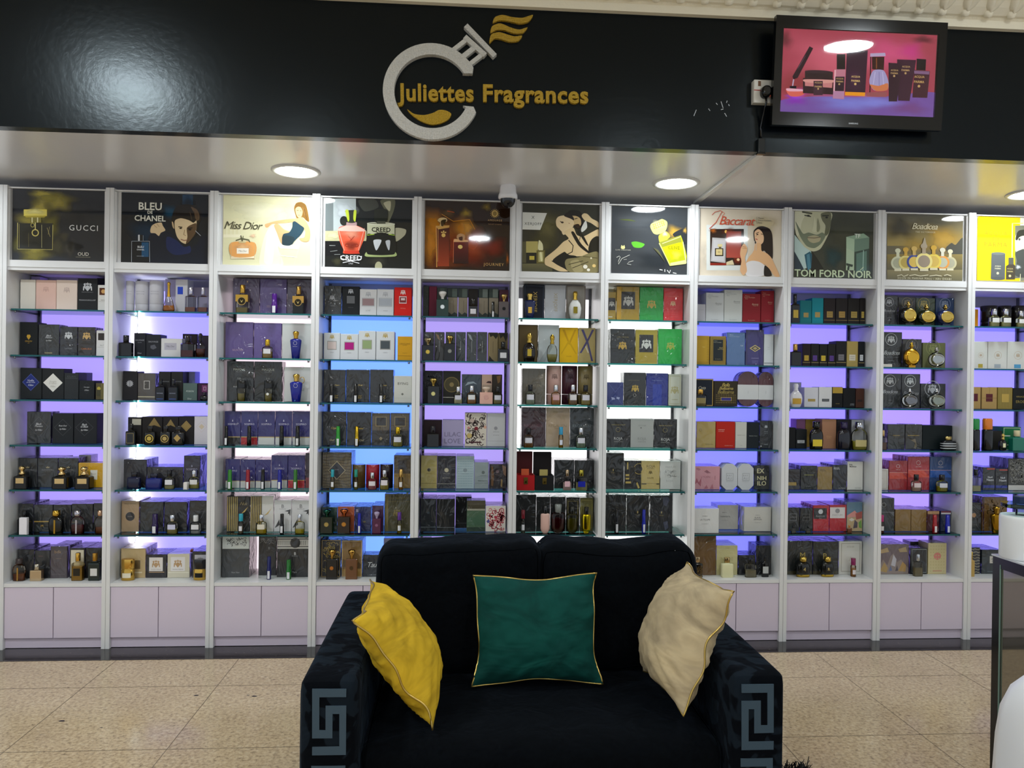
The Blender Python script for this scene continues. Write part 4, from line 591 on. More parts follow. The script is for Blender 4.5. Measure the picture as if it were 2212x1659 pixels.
 (8,2,1.3616,0.1,0.081,0.164,0.09,'b6902c',0,[('r',0.1,0.1,0.9,0.86,'c29a30'),('dots',3,16,'4a3c1c',0.82,1),('t','Aqua',0.6,0.62,0.2,'e0cc80','')],'mustard gold box'),
 (8,2,1.4524,0.1,0.0909,0.163,0.09,'967c3c',0,[('dots',9,18,'4a3c1c'),('r',0.16,0.16,0.84,0.84,'967c3c'),('r',0.18,0.14,0.82,0.88,'242a2e'),('t','Maison',0.34,0.84,0.2,'b0b0a0',''),('t','Francis Kurkdjian',0.46,0.79,0.5,'b0b0a0',''),('t','Oud',0.68,0.6,0.2,'c8b880',''),('t','satin mood',0.66,0.55,0.36,'c8b880',''),('t','Eau de parfum',0.5,0.2,0.36,'a89c74','')],'gold patterned box with dark panel'),
 (8,2,1.5558,0.1,0.1044,0.1856,0.09,'4b6b9a',1,[('t','Maison',0.24,0.93,0.2,'a8b8d0',''),('t','Francis Kurkdjian',0.4,0.88,0.56,'a8b8d0',''),('t','724',0.82,0.6,0.14,'d0dae8','')],'steel blue box'),
 (8,2,1.6642,0.1,0.1037,0.2024,0.09,'211a52',1,[('r',0.08,0.02,0.97,0.96,'281c66'),('d',0.52,0.48,0.32,0.1,'c8b468'),('d',0.52,0.48,0.24,0.075,'1e183a'),('d',0.52,0.48,0.14,0.045,'a8945c'),('t','CASAMORATI',0.52,0.2,0.44,'a8a0d0',''),('h',0.35,0.12,3,0.7,0.06,'7870b0')],'dark purple box with gold diamond'),
 (8,2,1.7456,0.1,0.0541,0.179,0.09,'d2d6d9',0,[('t','BYREDO',0.5,0.58,0.28,'8a8c90',''),('r',0.35,0.52,0.66,0.525,'8a8c90'),('r',0,0.07,1,0.085,'3c4044')],'narrow white box'),
 (8,3,1.3737,0.1,0.1089,0.1544,0.09,'1b2434',0,[('ro',0,0,1,1,'b89850'),('ro',0.01,0.01,0.99,0.99,'b89850'),('r',0.1,0.0,0.9,0.02,'b89850'),('t','Casta',0.4,0.68,0.4,'b8b4a4','i'),('t','SIGNATURE',0.4,0.6,0.3,'8a8a84','')],'navy box with gold frame'),
 (8,3,1.5,0.1,0.1367,0.1436,0.09,'393022',0,[('t','Bella',0.5,0.86,0.34,'c0a85c','i'),('t','Bellissima',0.52,0.72,0.6,'c0a85c','i'),('t','Bellissima',0.5,0.57,0.7,'a08c4c','i'),('dots',12,5,'a08848',0.1,0.48),('r',0.28,0.2,0.76,0.36,'a08848'),('r',0.31,0.22,0.73,0.34,'3c3880')],'dark box with gold chain pattern'),
 (8,4,1.3897,0.1,0.1089,0.1496,0.09,'b09854',1,[('co',0.2,0.68,0.07,'7a6830'),('t','FREDERIC MALLE',0.68,0.14,0.44,'7a6830','')],'gold wrapped box'),
 (8,4,1.5019,0.1,0.1098,0.1492,0.09,'b42212',0,[('t','PORTRAIT',0.28,0.7,0.34,'e8c0b0',''),('t','OF A LADY',0.27,0.64,0.32,'e8c0b0',''),('t','FREDERIC MALLE',0.68,0.09,0.44,'e0a898','')],'orange red box'),
 (8,4,1.5921,0.1,0.0649,0.1485,0.09,'c7c5be',0,[('t','FREDERIC MALLE',0.5,0.5,0.72,'7a7872',''),('t','PARIS',0.5,0.1,0.2,'9a9892','')],'narrow light grey box'),
 (8,4,1.6619,0.1,0.0701,0.1471,0.09,'1c252d',0,[('t','FREDERIC MALLE',0.5,0.48,0.7,'a0a4a0','')],'short black box with white line of text'),
 (8,4,1.7362,0.1,0.0729,0.1563,0.09,'151b23',1,[('k',0.5,0.8,0.24,'b0b4b8'),('t','MAISON',0.5,0.62,0.3,'9a9ea2',''),('t','FRAGRANCE',0.5,0.56,0.34,'9a9ea2',''),('t','PARIS',0.5,0.14,0.36,'8a8e92','')],'tall black box with crest'),
 (8,5,1.3963,0.1,0.154,0.1307,0.16,'cc929c',1,[('p',[0.08,0.9,0.16,0.95,0.28,0.88,0.2,0.82],'b0707c'),('p',[0.4,0.78,0.5,0.86,0.66,0.72,0.52,0.7],'9c6470'),('co',0.52,0.77,0.03,'703c48'),('t','LYCIEN',0.46,0.55,0.34,'a05c68',''),('p',[0.02,0.18,0.12,0.5,0.2,0.3,0.3,0.52,0.28,0.12,0.14,0.3],'a85868'),('l',0.82,0.42,0.82,0.6,'7a3444'),('p',[0.4,0.02,0.5,0.2,0.56,0.04],'b46c7a'),('p',[0.62,0.02,0.72,0.24,0.76,0.03],'b46c7a')],'pink box with drawn eyes'),
 (8,5,1.7151,0.1,0.0891,0.1383,0.16,'15171b',1,[('t','EX',0.42,0.78,0.5,'c0b890','B'),('t','NIH',0.5,0.48,0.62,'c0b890','B'),('t','ILO',0.5,0.26,0.6,'c0b890','B')],'black box with pale block letters'),
 (8,6,1.3798,0.05,0.1457,0.1378,0.1,'d2d2d0',1,[('t','BYREDO',0.46,0.7,0.2,'77777a',''),('t','LA TULIPE',0.46,0.55,0.4,'5a5a5c',''),('t','EAU DE PARFUM',0.46,0.38,0.26,'8a8a8c','')],'front white box in clear film'),
 (8,6,1.5439,0.16,0.1203,0.1398,0.12,'bfbcb8',1,[('t','BYREDO',0.32,0.7,0.22,'6a6a68',''),('t','M/IMMORTEL',0.38,0.53,0.5,'55555a',''),('t','EAU DE PARFUM',0.34,0.37,0.3,'8a8a8c','')],'grey white box standing further back'),
 (8,6,1.6947,0.1,0.156,0.1388,0.15,'c8c5be',1,[('t','BYREDO',0.5,0.67,0.16,'6a6a68',''),('t','BLACK',0.5,0.57,0.22,'4a4a4c',''),('t','SAFFRON',0.5,0.49,0.3,'4a4a4c',''),('t','EAU DE PARFUM',0.5,0.36,0.22,'8a8a8c','')],'white box with dark capitals'),
 (8,7,1.3892,0.1,0.1348,0.2226,0.12,'6c4e26',1,[],'tall bronze box'),
 (8,7,1.5203,0.1,0.1222,0.1677,0.16,'c6be8a',1,[('t','NUDE',0.5,0.55,0.6,'aaa26c',''),('t','NISHANE',0.5,0.92,0.2,'8a8458','')],'pale yellow box'),
 (8,7,1.6363,0.1,0.0971,0.1127,0.12,'25282e',1,[],'low black box'),
 (8,7,1.7305,0.1,0.0844,0.1673,0.12,'202329',1,[],'taller black box'),
 (9,1,1.9589,0.1,0.067,0.1348,0.09,'147880',0,[('r',0.3,0.28,0.75,0.48,'b0985c'),('r',0,0.18,1,0.19,'2c98a0')],'shorter teal box'),
 (9,1,2.0286,0.1,0.0671,0.1501,0.09,'148a98',0,[('r',0.26,0.26,0.72,0.46,'b0985c'),('r',0,0.16,1,0.17,'2ca0b0')],'taller teal box'),
 (9,1,2.0983,0.1,0.068,0.1503,0.09,'2f2527',0,[('r',0.25,0.26,0.8,0.5,'a08448'),('r',0,0.15,1,0.17,'8a7448'),('h',0.32,0.42,2,0.72,0.34,'6a5830')],'first brown black box with gold square'),
 (9,1,2.1701,0.1,0.0688,0.1517,0.09,'2c2626',0,[('r',0.25,0.26,0.8,0.5,'a88848'),('r',0,0.15,1,0.17,'8a7448'),('h',0.32,0.42,2,0.72,0.34,'6a5830')],'second brown black box with gold square'),
 (9,1,2.2414,0.1,0.0683,0.1531,0.09,'292523',0,[('r',0.25,0.26,0.8,0.5,'a8904c'),('r',0,0.15,1,0.17,'8a7448'),('h',0.32,0.42,2,0.72,0.34,'6a5830')],'third brown black box with gold square'),
 (9,1,2.2937,0.1,0.0309,0.1545,0.09,'25211f',0,[('r',0.25,0.26,0.8,0.5,'b8a04c'),('r',0,0.15,1,0.17,'8a7448'),('h',0.32,0.42,2,0.72,0.34,'6a5830')],'fourth brown black box with gold square'),
 (9,2,1.9672,0.1,0.0481,0.1294,0.09,'2b1721',0,[('r',0.2,0.24,0.78,0.48,'c8a43c'),('h',0.28,0.4,2,0.7,0.32,'44403c'),('r',0,0.15,1,0.17,'a89460')],'wine black box with yellow square'),
 (9,2,2.0168,0.1,0.0469,0.1302,0.09,'211f20',0,[('r',0.2,0.24,0.78,0.48,'5a3c8c'),('h',0.28,0.4,2,0.7,0.32,'44403c'),('r',0,0.15,1,0.17,'a89460')],'first black box with purple square'),
 (9,2,2.0662,0.1,0.0463,0.1291,0.09,'1f1e1e',0,[('r',0.2,0.24,0.78,0.48,'d0b438'),('h',0.28,0.4,2,0.7,0.32,'44403c'),('r',0,0.15,1,0.17,'a89460')],'black box with yellow square'),
 (9,2,2.115,0.1,0.0457,0.1299,0.09,'221f22',0,[('r',0.2,0.24,0.78,0.48,'5a3c8c'),('h',0.28,0.4,2,0.7,0.32,'44403c'),('r',0,0.15,1,0.17,'a89460')],'second black box with purple square'),
 (9,2,2.171,0.1,0.0609,0.1473,0.09,'242326',0,[('r',0.2,0.24,0.78,0.48,'77757a'),('h',0.28,0.4,2,0.7,0.32,'44403c'),('r',0,0.15,1,0.17,'a89460')],'taller black box with grey square'),
 (9,2,2.237,0.1,0.0656,0.1465,0.09,'b09a58',0,[('r',0.2,0.24,0.78,0.48,'d8d0bc'),('h',0.28,0.4,2,0.7,0.32,'44403c'),('r',0,0.15,1,0.17,'a89460')],'gold box with white square'),
 (9,2,2.2909,0.1,0.0366,0.1457,0.09,'151a20',0,[('r',0.2,0.24,0.78,0.48,'c8ccd0'),('h',0.28,0.4,2,0.7,0.32,'44403c'),('r',0,0.15,1,0.17,'a89460')],'black box with white square'),
 (9,3,1.9501,0.2,0.0712,0.1422,0.08,'b8b6c8',0,[],'white box behind white bottle'),
 (9,3,1.9981,0.1,0.0821,0.1138,0.09,'d6d6de',0,[('r',0.25,0.28,0.8,0.42,'b09858')],'first white box with gold bar'),
 (9,3,2.0814,0.1,0.0764,0.1167,0.09,'dcdcdd',0,[('r',0.22,0.28,0.8,0.42,'55585c'),('h',0.3,0.35,1,0.7,0.3,'b0b0b0')],'second white box with grey bar'),
 (9,3,2.1526,0.1,0.0615,0.1176,0.09,'14151a',0,[('r',0,0.7,1,1,'b8983c'),('t','ORCHID',0.5,0.18,0.4,'a8945c','')],'black box with gold top'),
 (9,3,2.2219,0.1,0.0715,0.1121,0.09,'101318',0,[('t','OMBRE',0.75,0.18,0.34,'a0a4a8',''),('t','LEATHER',0.75,0.12,0.36,'a0a4a8','')],'black box with white lettering'),
 (9,3,2.2852,0.1,0.0481,0.111,0.09,'4c2c20',0,[('r',0.18,0.3,0.8,0.42,'2c1c18')],'brown leather box'),
 (9,4,1.8896,0.1,0.0409,0.1198,0.09,'111316',0,[],'black box against the post'),
 (9,4,1.9441,0.1,0.0637,0.1108,0.09,'1d2125',0,[('r',0.1,0.28,0.8,0.44,'b8bcc0'),('t','TOM FORD',0.45,0.38,0.5,'44484c',''),('t','GREY',0.45,0.32,0.3,'44484c','')],'black box with white label'),
 (9,4,2.0595,0.2,0.0902,0.1639,0.08,'a88a40',0,[],'gold box behind black bottle'),
 (9,4,1.9856,0.2,0.0532,0.1632,0.08,'a06a98',0,[],'pink purple box at the back'),
 (9,4,2.1058,0.1,0.0837,0.1693,0.09,'aa7c60',0,[('t','SOLEIL',0.5,0.42,0.4,'c8a070',''),('t','BLANC',0.5,0.37,0.3,'c8a070','')],'copper brown box'),
 (9,4,2.1927,0.1,0.0833,0.1682,0.09,'28242e',0,[],'dark box behind navy bottle'),
 (9,4,2.2742,0.1,0.0701,0.1678,0.09,'b2b2ba',0,[],'pale box behind clear bottle'),
 (9,5,1.904,0.1,0.0708,0.1179,0.16,'23202b',1,[('r',0.0,0.2,0.7,0.36,'a08434')],'dark plum box with gold bar'),
 (9,5,1.9903,0.1,0.0965,0.1373,0.16,'171b1b',1,[('r',0.2,0.6,0.8,0.64,'6a6a30'),('t','MAGNETIC',0.5,0.14,0.34,'77797a','')],'black box with olive line'),
 (9,5,2.0852,0.1,0.0876,0.1327,0.16,'8c7440',1,[('t','Maison',0.3,0.9,0.3,'5a4a24',''),('t','Mataha',0.36,0.84,0.4,'5a4a24','')],'old gold box'),
 (9,5,2.1726,0.1,0.0806,0.1433,0.16,'2a2e37',1,[('t','Reverie',0.24,0.9,0.4,'c8ccd0',''),('t','Mataha',0.26,0.85,0.46,'c8ccd0',''),('t','MATIERE',0.66,0.06,0.5,'9a9ea4','')],'dark grey box with white lettering'),
 (9,5,2.2634,0.1,0.0916,0.163,0.16,'d8d7d1',1,[('t','Iris',0.2,0.9,0.2,'33332f','B'),('t','Malikhan',0.34,0.83,0.46,'33332f','B'),('t','MATIERE',0.7,0.06,0.4,'8a8a84','')],'white box with black heading'),
 (9,6,1.903,0.1,0.0715,0.1363,0.16,'15191d',1,[('ro',0.18,0.45,0.78,0.75,'77797c'),('t','BYREDO',0.5,0.6,0.5,'8a8c90','')],'first black box with thin square'),
 (9,6,1.9793,0.1,0.0756,0.1345,0.16,'14181b',1,[('ro',0.18,0.45,0.78,0.75,'55585a'),('t','BYREDO',0.5,0.6,0.5,'6a6c70','')],'second black box with thin square'),
 (9,6,2.0659,0.1,0.0935,0.1492,0.16,'b0202f',1,[('r',0.0,0.48,0.86,0.9,'1c1e22'),('c',0.46,0.76,0.15,'c0c4c8'),('t','PARFUM',0.44,0.58,0.56,'9a9ea2',''),('t','RED',0.44,0.51,0.16,'9a9ea2','')],'red box with black label'),
 (9,6,2.1655,0.1,0.099,0.1513,0.16,'b02230',1,[('r',0.0,0.5,0.92,0.92,'d6d2d2'),('c',0.46,0.78,0.14,'8a8a8e'),('t','PARFUM',0.45,0.62,0.6,'aaa4a4','')],'red box with white label'),
 (9,6,2.2634,0.1,0.0915,0.1668,0.16,'7a9494',1,[('r',0,0.55,1,1,'5a7a90'),('p',[0,0.55,0.5,0.72,0.7,0.6,1,0.7,1,0.5,0,0.48],'d08a80'),('r',0,0,1,0.48,'b8a078'),('p',[0.55,0.62,0.98,0.7,0.98,0.45,0.6,0.4],'a04c44'),('p',[0.75,0.3,0.95,0.4,0.98,0.1,0.8,0.12],'68983c'),('p',[0.1,0.4,0.3,0.46,0.5,0.4,0.3,0.34],'d0ccc0'),('p',[0.4,0.1,0.5,0.4,0.7,0.3,0.68,0.12],'4a3c48')],'box with painted garden scene'),
 (9,7,1.9424,0.1,0.1505,0.1931,0.18,'1d2323',1,[('t','MANCERA',0.5,0.86,0.2,'5c5c50',''),('t','M',0.62,0.58,0.2,'a89448',''),('r',0,0,1,0.1,'3c3820')],'first black gold dusted box'),
 (9,7,2.0944,0.1,0.1467,0.1897,0.18,'1e2422',1,[('t','MANCERA',0.5,0.86,0.2,'5c5c50',''),('t','R',0.5,0.56,0.18,'a89448',''),('r',0,0,1,0.1,'3c3820')],'second black gold dusted box'),
 (9,7,2.2415,0.1,0.1354,0.1907,0.18,'d0cec7',1,[('ro',0.08,0.08,0.94,0.95,'aaa69a'),('t','ATELIER',0.5,0.84,0.34,'a8a49c',''),('p',[0.42,0.4,0.5,0.54,0.54,0.54,0.48,0.4],'c0bab0')],'white box with framed front'),
 (10,1,2.4601,0.1,0.0853,0.1716,0.09,'2f3137',1,[('co',0.38,0.8,0.32,'b8bac0'),('k',0.38,0.8,0.38,'b8bac0'),('t','Boadicea',0.4,0.5,0.8,'a8aab0','i'),('t','VICTORIOUS',0.4,0.42,0.6,'77797f',''),('h',0.25,0.25,2,0.55,0.16,'8a8c92')],'black box with white oval emblem'),
 (10,1,2.5573,0.1,0.1035,0.1659,0.09,'272629',1,[('co',0.5,0.8,0.32,'8a7c5c'),('k',0.5,0.8,0.38,'8a7c5c')],'black box behind first round bottle'),
 (10,1,2.6682,0.1,0.1125,0.163,0.09,'3b4b31',1,[('co',0.4,0.8,0.32,'a8984c'),('k',0.4,0.8,0.38,'a8984c')],'dark green box with gold oval'),
 (10,1,2.7842,0.1,0.1085,0.1643,0.09,'173c70',1,[('co',0.5,0.8,0.32,'90a0c0'),('k',0.5,0.8,0.38,'90a0c0')],'deep blue box with gold oval'),
 (10,2,2.474,0.1,0.1132,0.2033,0.09,'1d1f21',1,[('co',0.42,0.8,0.32,'c0c2c4'),('k',0.42,0.8,0.38,'c0c2c4'),('t','Boadicea',0.46,0.42,0.86,'b0b2b4','i'),('t','THE VICTORIOUS',0.46,0.35,0.7,'8a8c90',''),('t','EAU DE PARFUM SPRAY',0.44,0.29,0.8,'77797c',''),('h',0.25,0.18,2,0.6,0.1,'8a8c90')],'tall black box with white oval emblem'),
 (10,2,2.5911,0.1,0.1149,0.165,0.09,'2c2826',1,[('co',0.5,0.8,0.32,'6a6058'),('k',0.5,0.8,0.38,'6a6058')],'brown black box behind gold bottle'),
 (10,2,2.723,0.1,0.1361,0.146,0.09,'6c6e4a',0,[('co',0.45,0.8,0.32,'8a8c5c'),('k',0.45,0.8,0.38,'8a8c5c')],'olive green box'),
 (10,2,2.4043,0.03,0.0578,0.0169,0.03,'d0ccc4',0,[],'small white card lying in front'),
 (10,3,2.4728,0.1,0.1132,0.1981,0.09,'25282b',1,[('co',0.4,0.8,0.32,'b8babc'),('k',0.4,0.8,0.38,'b8babc'),('t','Boadicea',0.42,0.48,0.8,'a8aab0','i'),('t','THE VICTORIOUS',0.44,0.4,0.6,'77797c',''),('h',0.3,0.22,2,0.55,0.14,'8a8c90')],'first tall black box with oval emblem'),
 (10,3,2.5874,0.1,0.1103,0.1977,0.09,'25282b',1,[('co',0.45,0.8,0.32,'b8babc'),('k',0.45,0.8,0.38,'b8babc'),('t','Boadicea',0.5,0.44,0.86,'8a8c90','i')],'second tall black box with oval emblem'),
 (10,3,2.7211,0.1,0.1481,0.1437,0.09,'25282c',1,[('co',0.46,0.8,0.32,'a8aab0'),('k',0.46,0.8,0.38,'a8aab0'),('t','Boadicea',0.5,0.5,0.5,'6a6c70','i')],'shorter black box with oval emblem'),
 (10,4,2.4651,0.16,0.0388,0.1437,0.1,'1d1838',0,[],'dark blue box against the post'),
 (10,4,2.5036,0.1,0.102,0.1442,0.057,'2a2c2f',1,[('r',0.3,0.54,0.72,0.57,'8a7434'),('t','PARFUM',0.5,0.5,0.3,'6a5c38','')],'first black box with gold line'),
 (10,4,2.6083,0.1,0.1004,0.1451,0.09,'28251f',1,[('r',0.12,0.54,0.85,0.57,'8a7434'),('p',[0.3,0.38,0.6,0.42,0.7,0.1,0.5,0.04,0.6,0.25],'6a5c44')],'second black box with gold line'),
 (10,4,2.7499,0.1,0.1771,0.1387,0.09,'142125',0,[],'wide black green box'),
 (10,5,2.4333,0.1,0.0535,0.1204,0.16,'c9c3bc',1,[('ro',0.1,0.06,0.86,0.94,'8a7c6c'),('t','JO',0.3,0.55,0.2,'b09c8c','i')],'cream box with brown frame'),
 (10,5,2.5188,0.1,0.1087,0.1688,0.16,'98242d',1,[('co',0.48,0.82,0.1,'e0d4d4'),('r',0,0.38,1,0.6,'c04030'),('t','ORMONDE',0.48,0.7,0.26,'d8c8c8',''),('p',[0.75,0.58,1,0.58,1,0.42],'98242d'),('l',0,0.6,1,0.6,'e0a8a0')],'shorter red box with white ring'),
 (10,5,2.6407,0.1,0.1285,0.1932,0.16,'a02530',1,[('co',0.48,0.82,0.1,'e0d4d4'),('r',0,0.38,1,0.6,'c84432'),('t','ORMONDE',0.48,0.7,0.26,'d8c8c8',''),('p',[0.75,0.58,1,0.58,1,0.42],'a02530'),('l',0,0.6,1,0.6,'e0a8a0')],'taller red box with white ring'),
 (10,5,2.7733,0.1,0.1297,0.1927,0.16,'133c74',1,[('co',0.48,0.82,0.1,'e0d4d4'),('r',0,0.38,1,0.6,'1c54a8'),('t','ORMONDE',0.48,0.7,0.26,'d8c8c8',''),('p',[0.75,0.58,1,0.58,1,0.42],'133c74'),('l',0,0.6,1,0.6,'e0a8a0')],'blue box with white ring'),
 (10,6,2.4535,0.1,0.0906,0.1914,0.16,'1c2126',1,[('co',0.3,0.8,0.14,'c8ccd0'),('t','ORMONDE',0.3,0.7,0.3,'8a8e94',''),('l',0,0.58,1,0.58,'8a8e94'),('p',[0.7,0.58,0.98,0.58,0.98,0.45],'55595f')],'tall black box with white ring'),
 (10,6,2.5512,0.1,0.0929,0.1263,0.16,'80622e',1,[],'first bronze box'),
 (10,6,2.6464,0.1,0.0919,0.1245,0.16,'80622e',1,[],'second bronze box'),
 (10,6,2.7322,0.1,0.0727,0.1182,0.16,'4c1622',1,[('r',0,0.85,1,1,'b0885c')],'dark red box with tan top'),
 (10,6,2.8076,0.1,0.0617,0.1183,0.16,'17264e',1,[('r',0,0.85,1,0.92,'d0d0d4'),('r',0,0.92,1,1,'701830'),('co',0.75,0.5,0.1,'c0c4d0')],'navy box with white band'),
 (10,7,2.4972,0.1,0.1837,0.173,0.18,'6c5c60',1,[('p',[0,0.1,0.15,0.5,0.3,0.3,0.4,0.6,0.5,0.7,0.62,0.4,0.75,0.5,0.9,0.3,1,0.2,1,0,0,0],'8a7a74'),('p',[0.05,0.1,0.2,0.4,0.32,0.2,0.28,0.05],'a88850'),('p',[0.42,0.3,0.5,0.66,0.6,0.5,0.56,0.25],'b8b4bc'),('p',[0.66,0.1,0.8,0.42,0.92,0.3,0.9,0.08],'b08c54'),('p',[0.0,0.8,0.3,0.9,0.35,0.75,0.1,0.7],'b09468'),('p',[0.65,0.85,0.9,0.92,0.95,0.75,0.7,0.74],'a89068'),('p',[0.36,0.1,0.4,0.3,0.46,0.12],'5c6890'),('p',[0.56,0.1,0.62,0.3,0.66,0.12],'48404c')],'large box with horse painting'),
 (10,7,2.7002,0.2,0.0824,0.1663,0.08,'3c3a42',1,[('c',0.4,0.85,0.12,'8a8a8c')],'dark box behind the display box'),
 (10,7,2.6482,0.1,0.1006,0.1503,0.09,'14181c',1,[('ro',0.08,0.05,0.99,0.97,'8a9090'),('r',0.1,0.07,0.97,0.95,'0c0f12')],'black display box with bottle inside'),
 (10,7,2.7599,0.1,0.1109,0.1789,0.097,'c8ba8a',1,[('c',0.5,0.58,0.2,'cc7a70'),('dots',6,9,'bcae7c'),('r',0.25,0.08,0.75,0.12,'c09070')],'beige box with pink dot'),
 (11,1,2.9737,0.1,0.0241,0.1035,0.09,'d48c14',0,[],'narrow orange box against the post'),
 (11,2,3.0025,0.1,0.0847,0.1576,0.09,'dcdad5',0,[('co',0.52,0.5,0.2,'c8b098'),('k',0.52,0.5,0.2,'c0a890'),('r',0.33,0.03,0.67,0.17,'b8a444')],'white box with ring and yellow square'),
 (11,2,3.1055,0.1,0.1154,0.1593,0.09,'dcdad5',0,[('co',0.52,0.5,0.2,'c8b098'),('k',0.52,0.5,0.2,'c0a890'),('r',0.33,0.03,0.67,0.17,'a8b0b8')],'white box with ring and grey square'),
 (11,2,3.2273,0.1,0.1226,0.1612,0.09,'dcdad5',0,[('co',0.52,0.5,0.2,'c8b098'),('k',0.52,0.5,0.2,'c0a890'),('r',0.33,0.03,0.67,0.17,'58a0cc')],'white box with ring and blue square'),
 (11,3,2.9851,0.1,0.0504,0.1277,0.09,'b4925a',0,[('r',0.0,0.35,0.6,0.7,'5a1c28'),('r',0.95,0,1,1,'2c2018')],'tan box with wine label at post'),
 (11,3,3.0603,0.1,0.0917,0.1267,0.09,'b4925a',0,[('r',0.26,0.34,0.72,0.7,'5a2028'),('r',0,0.5,1,0.515,'8a6c3c'),('l',0.5,0.7,0.5,1,'8a6c3c')],'tan box with wine square'),
 (11,3,3.1559,0.1,0.0899,0.1278,0.09,'8a7438',0,[('v',0.02,0.98,9,'a08c4c'),('r',0.26,0.32,0.76,0.7,'c0a050')],'gold woven box'),
 (11,3,3.2465,0.1,0.0854,0.1244,0.09,'1d1f1f',0,[('t','VERSACE',0.5,0.6,0.6,'a08c4c',''),('t','EROS',0.5,0.36,0.6,'a08c4c','')],'black box with gold lettering'),
 (11,4,3.1103,0.1,0.06,0.1108,0.09,'2e2b27',0,[],'dark bronze box behind bottle'),
 (11,4,3.2009,0.1,0.1104,0.1342,0.09,'1c6e44',0,[('ro',0.02,0.0,0.98,0.98,'b8c0a8'),('r',0.08,0.6,0.4,0.64,'e0e8e0'),('r',0.06,0.2,0.4,0.24,'c8d8c8')],'green box with white frame'),
 (11,5,3.0644,0.1,0.0735,0.1331,0.16,'20242d',1,[('r',0,0.1,1,0.22,'1c2c90'),('t','No4',0.6,0.58,0.4,'c8ccd4','B'),('t','Neon',0.6,0.46,0.6,'c8ccd4','B'),('r',0.3,0.92,1,0.97,'b83020')],'first black box with blue base'),
 (11,5,3.1412,0.1,0.0743,0.1271,0.16,'20242d',1,[('r',0,0.1,1,0.22,'1c2c90'),('t','No4',0.6,0.58,0.4,'c8ccd4','B'),('t','Neon',0.6,0.46,0.6,'c8ccd4','B'),('r',0.3,0.92,1,0.97,'b83020')],'second black box with blue base'),
 (11,5,3.2387,0.1,0.1146,0.1857,0.16,'3a3a38',1,[('z',0,0.18,1,1,'8a8a84'),('r',0,0,1,0.16,'d4d2d0')],'grey patterned box with white base'),
 (11,6,2.9865,0.1,0.0686,0.1668,0.16,'15191d',1,[('c',0.35,0.56,0.2,'a87c50'),('t','BULGARI',0.5,0.86,0.8,'55585c',''),('t','NEROLI',0.45,0.22,0.4,'77797c','')],'black box with gold seal'),
 (11,6,3.1034,0.1,0.1506,0.1993,0.16,'6c4c1e',1,[('z',0.02,0.02,0.98,0.98,'7a5a26'),('r',0,0,0.06,1,'3a1c20')],'large antique gold box'),
 (11,7,2.986,0.1,0.0639,0.1527,0.16,'1b1b1d',1,[('hh',9,'8a8470')],'black box with gold wavy stripes'),
 (11,7,3.088,0.1,0.1195,0.1396,0.16,'17272b',1,[('r',0.4,0.44,0.68,0.74,'c8c4b8'),('t','5',0.54,0.58,0.1,'55554f',''),('r',0.28,0.08,0.7,0.1,'55686a')],'dark teal box with white tag'),
]
